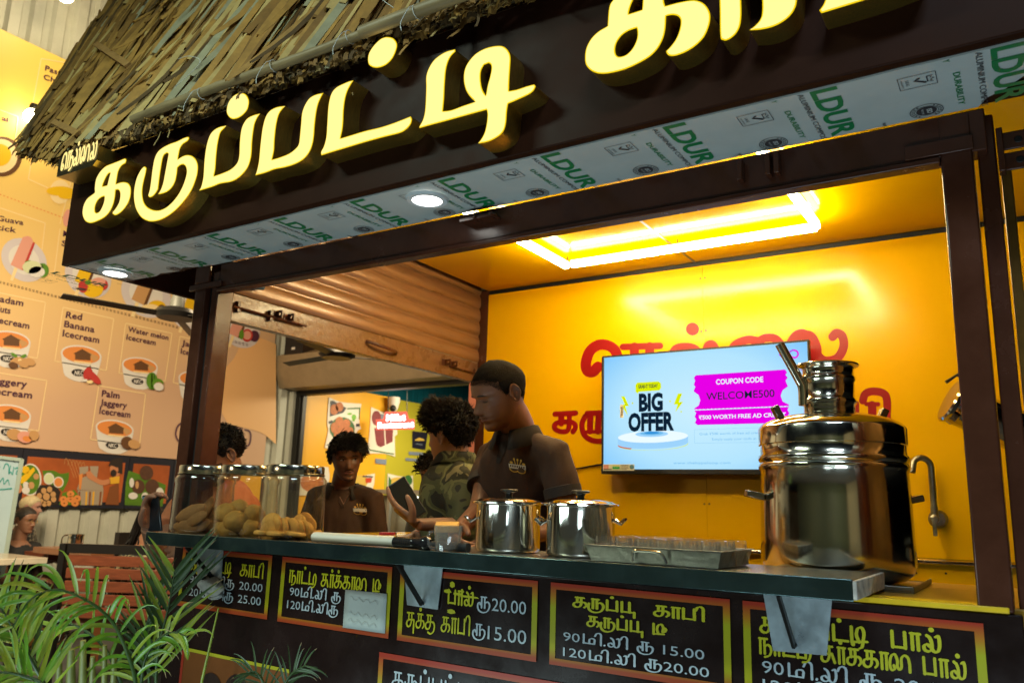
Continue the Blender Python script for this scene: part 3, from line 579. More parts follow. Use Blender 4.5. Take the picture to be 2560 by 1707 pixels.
m = MB(); sx0, sx1, sz0, sz1 = TX0+fr, TX1-fr, TZ0+bt, TZ1-fr
m.add([(sx0, TY+.008, sz0), (sx1, TY+.008, sz0), (sx1, TY+.008, sz1), (sx0, TY+.008, sz1)], [(0, 1, 2, 3)], 0)
def tpoly(pts, mt, l, sm=0, corner=48):
    q = smooth_loop(pts, sm, corner) if sm else pts
    m.flat([[tuple(p) for p in q]], lambda u, v: tp(u, v, l), mt)
def ttext(s, x0, y0, x1, y1, cap, mt, l, bold=0.0, spacing=1.0):
    a = tp(x0, y0, l); b = tp(x1, y1, l); t = tp(x0, y0-cap, l); V, F, w = text2d(s, 1.0, 1.0, spacing, bold); hz = (t[2]-a[2])/0.73
    m.add([(a[0]+x/w*(b[0]-a[0]), a[1], a[2]+y*hz) for x, y in V], F, mt)
def ell(cx_, cy_, rx, ry, a0=0, a1=360, n=28, sk=0.0): return [(cx_+rx*math.cos(math.radians(a0+(a1-a0)*i/n)), cy_+ry*math.sin(math.radians(a0+(a1-a0)*i/n))+sk*rx*math.cos(math.radians(a0+(a1-a0)*i/n))) for i in range(n+(0 if a1-a0 >= 360 else 1))]
# podium
tpoly([(226,1162)]+ell(588,1150,362,66,178,2,20,-.03)[1:-1]+[(950,1140)]+ell(588,1160,362,58,2,178,20,-.03), 3, .0008)
tpoly(ell(588,1160,362,52,130,180,8,-.03)+[(228,1150),(380,1190)], 10, .0010)
tpoly([(225,1085),(950,1070),(950,1142)]+ell(588,1146,362,55,2,178,24,-.03)+[(226,1158)], 6, .0014)
tpoly(ell(588,1078,362,62,sk=-.03), 4, .0018); tpoly(ell(575,1050,170,30,sk=-.02), 6, .0021); tpoly(ell(575,1042,120,20,sk=-.02), 5, .0024); tpoly(ell(575,1038,75,12,sk=-.02), 8, .0027)
# bubble, words, bolts
tpoly([(408,545),(425,522),(640,508),(668,525),(672,575),(655,600),(440,615),(432,635),(408,612)], 3, .0012, 3, 30); ttext('GRAB IT TODAY', 435, 580, 637, 570, 36, 2, .0018, .03)
ttext('BIG', 442, 810, 690, 795, 175, 2, .0016, .05); ttext('OFFER', 333, 1015, 806, 1000, 178, 2, .0020, .05)
for ox, oy, fl in ((258, 662, 1), (888, 632, -1)):
    tpoly([(ox,oy),(ox+fl*36,oy),(ox+fl*82,oy+100),(ox+fl*45,oy+100),(ox+fl*70,oy+200),(ox-fl*-2,oy+88),(ox+fl*38,oy+82)] if fl > 0 else [(888,632),(845,635),(803,745),(842,745),(818,826),(898,718),(855,722)], 3, .0012)
for x_, y_ in ((764,714),(878,820),(376,733)): tpoly(ell(x_, y_, 8, 8), 3, .0013)
# coupon
tpoly([(1010,470),(1030,445),(1950,386),(1972,415),(1955,440),(1978,470),(1955,500),(1980,560),(1925,600),(1905,655),(1925,715),(1988,745),(1990,762),(1015,800),(1015,785),(1060,755),(1075,700),(1055,645),(1010,615),(1010,595),(1025,565),(1008,540),(1022,505)], 1, .0012)
tpoly([(1015,808),(1990,770),(1975,800),(1995,835),(1975,870),(1997,905),(1975,935),(1045,957),(1020,935),(1035,900),(1018,870),(1032,835)], 1, .0012)
ttext('COUPON CODE', 1238, 540, 1725, 515, 55, 4, .0020, .022); ttext('WELCOME500', 1138, 700, 1843, 672, 78, 2, .0020, .008); ttext('₹500 WORTH FREE AD CREDIT', 1062, 900, 1960, 868, 42, 4, .0020, .022)
for i in range(24): tpoly([(1020+i*40, 797-i*1.55),(1044+i*40, 796-i*1.55),(1044+i*40, 803-i*1.55),(1020+i*40, 804-i*1.55)], 4, .0016)
for a, b in (((1017,1005),(1990,975)),((1017,1145),(1990,1130)),((1017,1005),(1017,1145))): ribbon(m, [a, b], 2.0, lambda u, v, l=0: tp(u, v, .0012), 5, cap=False)
ttext('Grab ₹500 worth of free ad credit to advertise', 1068, 1062, 1960, 1040, 26, 5, .0016); ttext('Simply apply your code at checkout', 1195, 1116, 1840, 1102, 26, 5, .0016); ttext('www.thehypeloop.com', 798, 1360, 1385, 1356, 26, 5, .0016, .006, 1.15)
inf = [(2030,185),(2068,195),(2085,225),(2068,258),(2035,262),(2000,240),(1970,205),(1935,192),(1905,205),(1895,230),(1915,252),(1950,250),(1985,215),(2030,185)]
ribbon(m, cr(inf[:7], 5), 18, lambda u, v, l=0: tp(u, v, .0014+l), 1); ribbon(m, cr(inf[6:], 5), 18, lambda u, v, l=0: tp(u, v, .0018+l), 9)
m.build('screen', SM, tv, smooth=0, fix=False)
m = MB(); st = lambda a, b, c, d, mt, l: m.add([tp(a, b, l+.009), tp(c, b, l+.009), tp(c, d, l+.009), tp(a, d, l+.009)], [(0, 1, 2, 3)], mt)
st(72, 1362, 396, 1428, 0, 0); st(170, 1388, 245, 1412, 1, .0006); st(78, 1368, 130, 1410, 2, .0006); st(78, 1410, 162, 1418, 3, .0006); st(252, 1370, 335, 1376, 3, .0006); st(252, 1384, 330, 1388, 3, .0006); st(252, 1398, 335, 1402, 3, .0006); st(252, 1410, 320, 1414, 3, .0006)
m.flat([ell(369, 1390, 22, 24)], lambda u, v: tp(u, v, .0098), 4); st(170, 1370, 240, 1380, 5, .0006)
m.build('energy_label', [M('label_paper', (.6, .58, .5), .5), M('label_green', (.02, .3, .08), .5), M('label_pink', (.6, .25, .22), .5), INK, M('label_blue', (.08, .2, .3), .5), M('label_lime', (.5, .55, .1), .5)], tv, smooth=0, fix=False)
m = MB(); st(248, 748, 282, 882, 0, 0); [st(256, 772+i*12, 276, 777+i*12, 1, .0006) for i in range(8)]
m.build('barcode_sticker', [M('label_cream', (.65, .6, .45), .5), INK], tv, smooth=0, fix=False)
cb = [U(x, y, 'y', YB-0.008) for x, y in ((1380,1175),(1420,1173),(1450,1170),(1480,1164),(1515,1160))]
m = MB(); m.tube([tuple(p) for p in cr(cb, 5)], 0.004, 8); m.build('power_cable', BLKPL, tv)
REDL = M('red_lettering', (0.30, 0.005, 0.007), 0.32, noise=.1)
wf = lambda px, py, l=0: U(1200+px/2.24, 750+py/2.24, 'y', YB-0.0012-l)
m = MB(); w_ = 62
for pts, w in (([(770,420),(772,330),(745,270),(680,248),(620,280),(593,350),(600,395),(632,402),(660,372)], 58), ([(800,262),(1008,256)], 36), ([(865,262),(865,430)], 50), ([(950,260),(950,430)], 50),
     ([(1065,330),(1095,275),(1150,262),(1205,275),(1245,330)], 46), ([(1270,300),(1275,262),(1300,250),(1330,300)], 50), ([(1385,320),(1430,250),(1500,222),(1560,228),(1600,212),(1660,220),(1710,290)], 46),
     ([(1730,270),(1770,205),(1815,195),(1845,250),(1850,330)], 60), ([(1780,195),(1850,200),(1885,260),(1892,310),(1935,340),(2000,325),(2035,265),(2030,205),(1998,185),(1975,205)], 50)):
    ribbon(m, cr(pts, 6) if len(pts) > 2 else pts, w, wf, 0, cap=True)
m.add([wf(1190+37*math.cos(a*.262), 162+36*math.sin(a*.262), .0004) for a in range(24)], [tuple(range(24))], 0)
part(m, 'wall_lettering', REDL, smooth=0, fix=False)
m = MB()
for pts, w in (([(420,638),(535,632)], 30), ([(455,640),(455,690)], 34), ([(500,636),(500,690),(490,730),(450,735),(418,718),(425,690),(470,682),(520,686),(535,710),(520,738)], 28), ([(600,634),(690,630)], 30), ([(618,636),(615,735)], 34), ([(665,632),(660,735)], 34), ([(588,650),(570,700),(585,755),(630,785),(700,790)], 30), ([(595,738),(680,735)], 20)):
    ribbon(m, cr(pts, 6) if len(pts) > 2 else pts, w, wf, 0)
part(m, 'wall_lettering', REDL, smooth=0, fix=False); m = MB()
wg = lambda px, py, l=0: U(1800+px/2.24, 800+py/2.24, 'y', YB-0.0012-l)
for pts, w in (([(760,470),(760,600)], 40), ([(800,450),(815,412),(860,398),(915,410),(935,450),(935,560),(950,600),(978,608)], 44), ([(820,470),(885,470)], 24), ([(852,475),(852,600)], 46), ([(760,592),(860,592)], 34)):
    ribbon(m, cr(pts, 6) if len(pts) > 2 else pts, w, wg, 0)
part(m, 'wall_lettering', REDL, smooth=0, fix=False)

# ================================================================ tap, pipe and hanging can on the back wall
tap = thing('water_tap', 'long-necked steel swan tap on the yellow back wall', 'tap', (-0.33, YB, 1.25))
m = MB(); tx, tz = -0.318, 1.257
m.lathe([(0.0, 0.0), (0.034, 0.0), (0.034, 0.006), (0.026, 0.016), (0.0, 0.016)], (tx+0.006, YB-0.001, tz), 24, axis=(0, -1, 0)); m.build('flange', DULL, tap)
m = MB(); m.tube([(tx, YB-0.016, tz), (tx, YB-0.07, tz)], 0.015, 14); m.tube([(tx, YB-0.055, tz), (tx, YB-0.055, tz+0.045)], 0.013, 14); m.build('valve_body', DULL, tap)
m = MB(); m.lathe([(0.017, 0), (0.017, 0.012), (0.010, 0.016)], (tx, YB-0.070, tz), 14, axis=(0, -1, 0)); m.box(tx-0.007, tx+0.007, YB-0.088, YB-0.078, tz-0.062, tz+0.01); m.build('handle', DULL, tap, bevel=0.003)
m = MB(); pts = [(tx, YB-0.055, tz+0.045), (tx, YB-0.055, tz+0.19)]+[(tx-0.030+0.030*math.cos(a*.3142), YB-0.055-0.004*a, tz+0.19+0.034*math.sin(a*.3142)) for a in range(1, 9)]+[(tx-0.062, YB-0.095, tz+0.168)]
m.tube(pts, 0.0115, 12); m.build('spout', DULL, tap)
m = MB(); m.tube([(-2.3, YB-0.012, 1.101), (0.2, YB-0.012, 1.101)], 0.0105, 12); o = m.build('wall_pipe', STEEL); tag(o, 'thin steel pipe running along the joint low on the yellow wall', 'pipe')
can = thing('steel_can', 'tilted steel can hanging behind the right-hand post', 'milk can', (-0.1, 2.9, 1.5))
ca = UD(2372, 1000, 2.75); cb_ = ca+0.40*(0.86*CM[0]+0.44*CM[1]-0.26*CM[2]); ax = cb_-ca
m = MB(); m.lathe([(0.0, 0.0), (0.072, 0.0), (0.078, 0.006), (0.074, 0.016), (0.070, 0.02), (0.072, 0.03), (0.074, 0.038), (0.070, 0.044), (0.070, 0.30), (0.06, 0.33), (0.0, 0.33)], ca, 32, axis=ax); m.build('can_body', STEEL, can)
m = MB(); m.tube([tuple(ca+CM[0]*-0.03-CM[1]*0.07+ax*0.05), tuple(ca-CM[1]*0.105-CM[0]*0.01+ax*0.1), tuple(ca-CM[1]*0.082+ax*0.3)], 0.006, 8); m.build('handle', DARKM, can)
# small control unit and pipe stub seen right of the posts
m = MB(); m.box(0.02, 0.16, 2.45, 2.55, 1.10, 1.16); m.box(0.025, 0.155, 2.44, 2.449, 1.115, 1.15); m.tube([(0.0, 2.5, 1.20), (0.3, 2.5, 1.19)], 0.01, 10); o = m.build('stove_top', [DULL]); tag(o, 'steel stove unit half hidden behind the right-hand posts', 'stove')

# ================================================================ serving shelf with its brackets
shelf = thing('serving_shelf', 'long steel serving shelf folded out along the front of the kiosk', 'shelf', (-1.38, 1.80, 1.10))
ST = 1.137
m = MB(); m.box(-2.474, -0.300, 1.664, 1.988, 1.1015, ST-0.001); m.build('shelf_board', STEELB, shelf, bevel=0.002)
m = MB(); m.box(-2.476, -0.298, 1.659, 1.6635, 1.0985, ST+0.0015); m.build('front_edge', M('shelf_edge_steel', (0.10, 0.16, 0.155), 0.17, 0.9, noise=0.25, nscale=7, bump=0.04, bscale=18, rnoise=0.1), shelf, bevel=0.0015)
m = MB(); m.box(-0.2998, -0.291, 1.660, 1.988, 1.1015, ST-0.001); m.build('end_cap', M('chipped_white_paint', (0.55, 0.50, 0.42), 0.6, noise=0.7, nscale=35, bump=0.2), shelf, bevel=0.002)
for pl in ([(-2.384, 1.098), (-2.250, 1.098), (-2.243, .975), (-2.36, .972)], [(-1.487, 1.098), (-1.350, 1.098), (-1.361, .980), (-1.466, .983)], [(-0.502, 1.098), (-0.361, 1.098), (-0.378, .979), (-0.484, .976)]):
    m = MB(); m.prism([pl], lambda u, v: (u, F0-0.0095, v), lambda u, v: (u, F0-0.0070, v)); m.build('support_plate', PLATE, shelf, smooth=0)
for x, z0 in ((-2.285, 1.0), (-1.412, .990), (-0.440, .990)):
    m = MB(); m.bar((x, 1.678, 1.099), (x, F0-0.014, z0), 0.013, 0.007, up=(1, 0, 0)); m.lathe([(0.006, 0), (0.006, 0.008)], (x, F0-0.01, z0+.002), 10, axis=(0, -1, 0)); m.build('strut', DARKM, shelf, bevel=0.001)
# crumpled cloth tied to the left bracket
m = MB(); rr = random.Random(5); rows = []
for i in range(15):
    t = i/14; w = 0.022+0.028*math.sin(math.pi*min(1, t*1.15)); rows.append([(-2.29+0.07*t+w*math.cos(a*.3927)*(1+.3*rr.uniform(-1, 1)), F0-0.034+0.022*math.sin(a*.3927)*(1+.4*rr.uniform(-1, 1)), 1.000-0.055*t+0.35*w*math.sin(a*.3927)) for a in range(16)])
m.grid(rows, closed=True); o = m.build('cloth', M('grey_cloth', (.22, .23, .22), .9, noise=.4, nscale=30, bump=.3), subsurf=1); tag(o, 'crumpled grey cloth tied to the left shelf bracket', 'cloth')
# paper patch over the prices
m = MB(); rows = []
for i in range(7): rows.append([(-1.70+0.158*i/6, F0-0.0062-0.0012*math.sin(i*1.1)*math.sin(j*.9), 1.006-0.105*j/6-.0065*i/6*0) for j in range(7)])
m.grid(rows); p_ = lambda u, v, l=0: (-1.70+u, F0-0.0090-l, 1.006+v)
for r0 in (-.022, -.062, -.082): ribbon(m, [(.02+i*.009, r0+.006*math.sin(i*1.9)-i*.0004) for i in range(13)], .0012, p_, 1, cap=False)
o = m.build('paper_patch', [M('paper', (.42, .48, .46), .7, noise=.1), M('faint_ink', (.40, .42, .40), .7)], fix=False, solid=0.0006); tag(o, 'pale paper patch taped over the prices of the second menu panel', 'paper')

# ---------------------------------------------------------------- things standing on the shelf
JG = GLASS('jar_glass', (0.985, 0.97, 0.92), 1.0, .012); LIDM = M('lid_tin', (0.55, 0.52, 0.42), 0.16, 1.0, noise=0.12, nscale=20)
def jar(x, y, label):
    r = 0.1; t = 0.003; z = ST; j = thing('glass_jar', label, 'jar', (x, y, z), 'biscuit jars on the shelf')
    o_ = [(0.090, 0.0), (0.097, 0.004), (0.1, 0.012), (0.0985, 0.10), (0.096, 0.158), (0.0995, 0.168), (0.099, 0.178), (0.090, 0.190), (0.086, 0.194), (0.086, 0.204)]
    i_ = [(a-t, max(b, 0.006)) for a, b in reversed(o_)]; i_ = i_[:-2]+[(0.0, 0.006)]
    m = MB(); m.lathe([(0, 0)]+o_+i_, (x, y, z+0.0005), 40, caps=False); m.build('glass_body', JG, j, smooth=60)
    m = MB(); m.lathe([(0.0, 0.222), (0.080, 0.2225), (0.087, 0.221), (0.0895, 0.217), (0.0895, 0.197), (0.092, 0.195), (0.092, 0.192), (0.0885, 0.192), (0.0875, 0.214), (0, 0.214)], (x, y, z+0.0005), 40, caps=False); m.build('lid', LIDM, j)
jar(-1.952, 1.80, 'large glass jar half full of round golden biscuits, rightmost of the three'); jar(-2.168, 1.80, 'large glass jar of brown buns, middle one of the three'); jar(-2.385, 1.80, 'large glass jar of long dark biscuits, leftmost of the three')
def bake_mat(n, c): return M(n, c, 0.75, noise=0.35, nscale=28, bump=0.25, bscale=60)
BK = [bake_mat('golden_biscuit', (0.66, 0.32, 0.055)), bake_mat('brown_bun', (0.42, 0.21, 0.030)), bake_mat('dark_biscuit', (0.27, 0.12, 0.030))]
def bake(kind, loc, rot, sc, mat, first={}):
    if kind not in first:
        m = MB()
        if kind == 'biscuit': m.lathe([(0, -.007), (.026, -.007), (.031, -.004), (.0325, 0), (.031, .005), (.026, .008), (.012, .0095), (0, .0098)], (0, 0, 0), 24, caps=False)
        elif kind == 'bun':
            m.ball((0, 0, 0), .038, 20, 12, sq=(1, .9, .78)); m.v = [tuple(np.array(p)*(1+.10*mnoise.noise(Vector(p)*40))) for p in m.v]
        else:
            m.ball((0, 0, 0), .05, 18, 10, sq=(1, .46, .22)); m.v = [tuple(np.array(p)*(1+.14*mnoise.noise(Vector(p)*45))) for p in m.v]
        o = m.build(kind if kind != 'rusk' else 'long_biscuit', mat, loc=(0, 0, 0)); first[kind] = o
    else: o = first[kind].copy(); COL.objects.link(o)
    o.location = loc; o.rotation_euler = rot; o.scale = (sc,)*3
    la = {'biscuit': ('round golden biscuit inside the right-hand glass jar', 'biscuit', 'golden biscuits in the right jar'), 'bun': ('rounded brown bun inside the middle glass jar', 'bun', 'brown buns in the middle jar'),
          'rusk': ('long dark biscuit inside the left-hand glass jar', 'biscuit', 'long biscuits in the left jar')}[kind]
    tag(o, *la); return o
def jp(cx_, px, py, back):     # position in a jar: sideways/up as the photo shows, at depth offset 'back' from the jar's axis
    q = UD(px, py, float(CM[2] @ (np.array((cx_, 1.80, 1.2))-CAMLOC))+back); v = q[:2]-np.array((cx_, 1.80)); r_ = np.linalg.norm(v); L_ = {-1.952: .064, -2.168: .058, -2.385: .048}[cx_]
    q[:2] = np.array((cx_, 1.80))+v*min(1, L_/r_); q[2] = max(q[2], ST+.020); return q
def facing(tilt, turn=0.0):    # rotation that turns a disc's flat side to the viewer, leaning by tilt about the view axis
    b = Matrix(((CM[0][0], -CM[2][0], -CM[1][0]), (CM[0][1], -CM[2][1], -CM[1][1]), (CM[0][2], -CM[2][2], -CM[1][2])))   # x right, y away->..., z up
    fwd = Matrix.Rotation(math.radians(90), 3, 'X')
    return (b @ Matrix.Rotation(math.radians(tilt), 3, 'Y') @ Matrix.Rotation(math.radians(turn), 3, 'Z') @ fwd).to_euler()
C3 = lambda x, y: (380+x/4.6125, 1040+y/4.6125)
for x, y, tilt, turn, bk, sc in ((1318,1240,0,15,-.055,1.05),(1448,1255,28,52,-.05,1.08),(1518,1302,26,50,-.056,1.08),(1620,1305,24,44,-.058,1.08),(1692,1318,20,50,-.056,1.05),(1770,1325,24,46,-.05,1.05),(1840,1340,28,40,-.04,1.0),
    (1335,1385,0,-10,-.06,1.05),(1850,1402,32,38,-.052,1.0),(1590,1400,15,45,-.02,1.0),(1720,1400,20,30,-.03,1.0),(1452,1395,10,20,-.03,1.0),(1560,1280,20,50,.0,1.0),(1700,1250,15,40,.01,1.0),(1400,1300,0,20,.0,1.0),(1800,1280,10,30,.03,1.0),(1480,1350,0,0,.02,1.0),(1640,1360,5,10,.04,1.0),(1755,1225,30,20,.055,1.0)):
    bake('biscuit', jp(-1.952, *C3(x, y), bk), facing(tilt, turn), sc, BK[0])
for i, (x, y) in enumerate(((-1.995,1.735),(-1.93,1.728),(-1.885,1.76),(-2.01,1.80),(-1.945,1.80),(-1.88,1.82),(-1.97,1.86))): bake('biscuit', (x, y, ST+.015), (.05*i, .04, i), 1.0, BK[0])
for x, y, tilt, bk, sc in ((970,1225,20,-.055,1.05),(910,1370,0,-.055,1.05),(1060,1320,0,-.03,1.0),(1160,1330,40,-.05,1.0),(830,1130,30,-.03,1.0),(1000,1085,-20,.0,1.0),(1190,1140,60,-.02,1.0),(800,1290,0,-.04,.9),(1110,1380,0,-.05,.9),(880,1150,40,.02,1.),(1080,1190,10,.03,1.0),(960,1320,0,.02,1.0)):
    bake('bun', jp(-2.168, *C3(x, y), bk), facing(tilt, rnd.uniform(-40, 40)), sc, BK[1])
for x, y, tilt, bk, sc in ((400,1115,-25,-.055,1.1),(450,1190,-22,-.06,1.1),(420,1250,-12,-.062,1.05),(440,1300,-12,-.06,1.05),(500,1330,-20,-.05,1.05),(330,1260,-10,-.04,1.0),(400,1350,0,-.05,1.0),(620,1080,-60,.0,1.0),(640,1150,-40,.02,1.0),(560,1230,-30,.0,1.0),(620,1300,-10,.0,1.0),(500,1160,-20,.03,1.0),(430,1210,0,.04,1.0)):
    bake('rusk', jp(-2.385, *C3(x, y), bk), facing(tilt, rnd.uniform(-15, 15)), sc, BK[2])
# white tube lamp lying on the shelf
tl = thing('tube_lamp', 'white tube lamp with ribbed black collar and grip lying on the shelf', 'hand lamp', (-1.55, 1.70, ST))
m = MB(); ty, tz = 1.693, ST+0.0155
m.lathe([(0, -1.742), (.010, -1.742), (.0135, -1.737), (.0145, -1.73), (.0145, -1.438), (0, -1.438)], (0, ty, tz), 20, axis=(1, 0, 0)); m.build('lamp_tube', M('milky_tube', (.72, .66, .52), .4), tl)
m = MB(); pr = [(0, -1.4375)]
for i in range(9): pr += [(.0152, -1.437+i*.0075), (.0138, -1.433+i*.0075)]
pr += [(.0150, -1.366), (.0155, -1.352), (.0205, -1.337), (.0205, -1.330), (.0130, -1.316), (0, -1.316)]; m.lathe(pr, (0, ty, tz), 20, axis=(1, 0, 0)); m.build('collar', M('gloss_black', (.012, .011, .012), .18, coat=.5), tl)
m = MB(); m.lathe([(0, -1.3155), (.0115, -1.3155), (.0115, -1.20), (0, -1.20)], (0, ty, tz-.003), 18, axis=(1, 0, 0)); m.build('grip', M('rubber_grip', (.022, .02, .02), .6), tl)
# glass mug
CG = GLASS('clear_glass', (0.96, 0.96, 0.95), 1.15, .10, 2.6); TG = GLASS('tumbler_glass', (0.97, 0.97, 0.95), 1.1, .07, 2.2)
mx, my = -1.2565, 1.682; mug = thing('glass_mug', 'small clear glass mug with handle at the front edge of the shelf', 'mug', (mx, my, ST))
m = MB(); m.lathe([(0, 0), (.029, 0), (.031, .003), (.0365, .064), (.0352, .064), (.029, .008), (0, .007)], (mx, my, ST+.0005), 32, caps=False); m.build('cup', CG, mug, smooth=60)
m = MB(); hd = -CM[0]; m.tube([tuple(np.array((mx, my, ST))+hd*a+np.array((0, 0, b))) for a, b in ((.033, .05), (.046, .049), (.050, .04), (.048, .018), (.041, .010), (.031, .009))], .0035, 8); m.build('handle', CG, mug)
# boilers
def pot(px, py, label):
    y = 1.85; x = U(px, py, 'y', y)[0]; p = thing('stock_pot', label, 'pot', (x, y, ST), 'lidded steel pots on the shelf')
    m = MB(); m.lathe([(0, 0), (.080, 0), (.0845, .004), (.0855, .010), (.0855, .118), (.088, .121), (.083, .121), (.0825, .012), (0, .010)], (x, y, ST+.0005), 48, caps=False); m.build('pot_body', STEEL, p)
    m = MB(); m.lathe([(.0825, .112), (.0835, .1225), (.0965, .1225), (.0975, .1255), (.0965, .128), (.088, .1295), (.080, .134), (.045, .139), (0, .141)], (x, y, ST+.0005), 48, caps=False); l = m.build('lid', STEEL, p)
    m = MB(); m.lathe([(0, .140), (.010, .140), (.0095, .147), (.013, .153), (.0225, .156), (.024, .159), (.021, .1615), (0, .1615)], (x, y, ST+.0005), 20, caps=False); k = m.build('knob', BLKPL, p); k.parent = l
    for s in (-1, 1):
        m = MB(); a = CM[0]*s; b = np.cross((0, 0, 1), a); c0 = np.array((x, y, ST+.088))
        m.tube([tuple(c0+a*.0855+b*.018), tuple(c0+a*.100+b*.020-np.array((0, 0, .010))), tuple(c0+a*.113+b*.012+np.array((0, 0, .002))), tuple(c0+a*.113-b*.012+np.array((0, 0, .002))), tuple(c0+a*.100-b*.020-np.array((0, 0, .010))), tuple(c0+a*.0855-b*.018)], .0042, 8); m.build('handle', STEEL, p)
pot(1268, 1388, 'lidded steel pot beside the glass mug'); pot(1450, 1395, 'lidded steel pot beside the tray of glasses')
# tray of upturned glasses
tr = thing('serving_tray', 'worn steel tray holding upturned tea glasses', 'tray', (-.72, 1.81, ST))
m = MB(); x0, x1, y0, y1, h_ = -.880, -.562, 1.706, 1.93, .034; fl = .010; tk = .002
def ring(d, z): return [(x0+d, y0+d, z), (x1-d, y0+d, z), (x1-d, y1-d, z), (x0+d, y1-d, z)]
m.grid([ring(fl, ST+.0005), ring(0, ST+h_), ring(-.004, ST+h_+.001), ring(-.004, ST+h_+.003), ring(tk, ST+h_+.003), ring(fl+tk, ST+.003)], closed=True); m.add(ring(fl, ST+.0005), [(3, 2, 1, 0)]); m.add(ring(fl+tk, ST+.003), [(0, 1, 2, 3)])
m.build('pan', DULL, tr, bevel=0.002)
m = MB(); m.tube(cr([(-.762, y0-.001, ST+.006), (-.757, y0-.012, ST+.024), (-.745, y0-.016, ST+.029), (-.70, y0-.016, ST+.029), (-.688, y0-.012, ST+.024), (-.682, y0-.001, ST+.006)], 4), .0032, 8); m.build('handle', STEEL, tr)
g0 = None; gi = 0
for j, yy in enumerate((1.742, 1.793, 1.844, 1.893)):
    for i in range(6):
        xx = -.848+i*.0505+(.012 if j % 2 else 0)+rnd.uniform(-.003, .003)
        if xx > -.575: continue
        if g0 is None:
            m = MB(); m.lathe([(.0245, 0), (.0205, .050), (.0195, .052), (0, .052), (0, .044), (.0185, .044), (.0228, 0)], (0, 0, 0), 24, caps=False); g0 = m.build('tea_glass', TG, smooth=60, loc=(0, 0, 0)); o = g0
        else: o = g0.copy(); COL.objects.link(o)
        o.location = (xx, yy+rnd.uniform(-.002, .002), ST+.0035); o.rotation_euler.z = rnd.uniform(0, 6); gi += 1
        tag(o, 'small clear tea glass turned upside down on the tray', 'glass', 'upturned tea glasses on the tray')
# tall steel urn on the counter
URN = M('urn_steel', (0.68, 0.63, 0.52), 0.13, 1.0, noise=0.05, nscale=10, rnoise=0.045)
ux, uy, uz = -0.425, 2.178, 1.100
urn = thing('steel_urn', 'tall polished steel milk urn with narrow neck and strap handles', 'urn', (ux, uy, uz))
m = MB(); m.lathe([(0, 0), (.120, 0), (.155, .008), (.172, .022), (.180, .045), (.1785, .10), (.1765, .20), (.1745, .262), (.1785, .268), (.1795, .273), (.1785, .278), (.1745, .283), (.1785, .289), (.1795, .294), (.1785, .299), (.1740, .304), (.1735, .326), (.1775, .328), (.1770, .368), (.174, .374), (.165, .383), (.140, .395), (.100, .404), (.066, .410), (.062, .412)], (ux, uy, uz), 64, caps=False); m.build('urn_body', URN, urn, smooth=50)
m = MB(); m.lathe([(.062, .411), (.0625, .430), (.066, .434), (.067, .440), (.066, .446), (.0625, .450), (.0625, .490), (.0655, .494), (.0665, .499), (.0655, .504), (.0625, .508), (.0625, .524), (.066, .529), (.076, .5325), (.077, .5355), (.075, .538), (.064, .536), (.060, .530), (.060, .42)], (ux, uy, uz), 48, caps=False); m.build('neck', URN, urn, smooth=50)
def strap(c, out, up, w=.020, tk=.003, L=.045):
    c, out, up = map(np.asarray, (c, out, up)); side = np.cross(out, up); m = MB(); rows = []
    m.obox(c+out*L*.5, out*L*.5, side*w*.8, up*.0085); m.build('strap_handle', M('handle_steel', (.22, .20, .16), .25, 1.0), urn, bevel=0.003)
rx = CM[0].copy(); rx[2] = 0; rx /= np.linalg.norm(rx)
for s in (-1, 1):
    strap(np.array((ux, uy, uz+.195))+rx*s*.177, np.array((rx*s)*.97+np.array((0, 0, .22))), np.array((0, 0, .97))-rx*s*.22)
    strap(np.array((ux, uy, uz+.386))+rx*s*.122, np.array((rx*s)*.45+np.array((0, 0, .89))), np.array((rx*s)*.89-np.array((0, 0, .45))), w=.017)
m = MB(); n0 = np.array((ux, uy, uz+.475))-rx*.062; m.tube(cr([tuple(n0+np.array((0, 0, -.045))-rx*.004), tuple(n0-rx*.004), tuple(n0-rx*.014+np.array((0, 0, .025))), tuple(n0-rx*.06+np.array((0, 0, .115)))], 6), .0125, 14); m.build('spout', URN, urn)
m = MB(); m.box(-.60, -.235, 1.999, 2.35, 1.0945, 1.0995); m.box(-.60, -.235, 1.999, 2.002, 1.0995, 1.108); m.box(-.238, -.235, 2.0025, 2.35, 1.0995, 1.108); o = m.build('steel_stand', DULL, bevel=0.001); tag(o, 'flat brown-stained steel stand under the tall urn', 'stand')
m = MB(); m.box(-0.75, -0.02, 2.221, 2.42, 1.055, 1.0938); part(m, 'counter_top', MATS['counter_laminate'], bevel=0.003)
# ================================================================ rolling shutter on the left side of the kiosk
sh = thing('rolling_shutter', 'brown rolling shutter half lowered on the left side of the kiosk', 'shutter', (-2.46, 2.65, 1.89))
SX = -2.462
m = MB(); rows = []; ys = (1.872, 3.492)
pf = [(0, 0), (.002, .003), (.006, .010), (.0075, .022), (.0068, .040), (.0040, .056), (.0005, .064), (-.0025, .068), (-.0025, .0745)]
for k in range(6):
    for dx, dz in pf:
        z = 2.006+k*.0752+dz; rows.append([(SX+dx, y, z) for y in np.linspace(ys[0], ys[1], 9)])
m.grid(rows); m.build('slat_curtain', M('shutter_brown', (0.22, 0.105, 0.045), 0.34, 0.15, noise=.35, nscale=10, stretch=(1, .3, 4), coat=.25, rnoise=.1), sh, smooth=28)
m = MB(); m.box(SX-.006, SX, 1.872, 3.492, 1.894, 2.004); m.box(SX+.0005, SX+.030, 1.872, 3.492, 1.8905, 1.8965); m.box(SX-.0055, SX+.004, 1.872, 3.492, 1.8905, 1.8935)
m.build('bottom_bar', BROWNL, sh, bevel=0.0015)
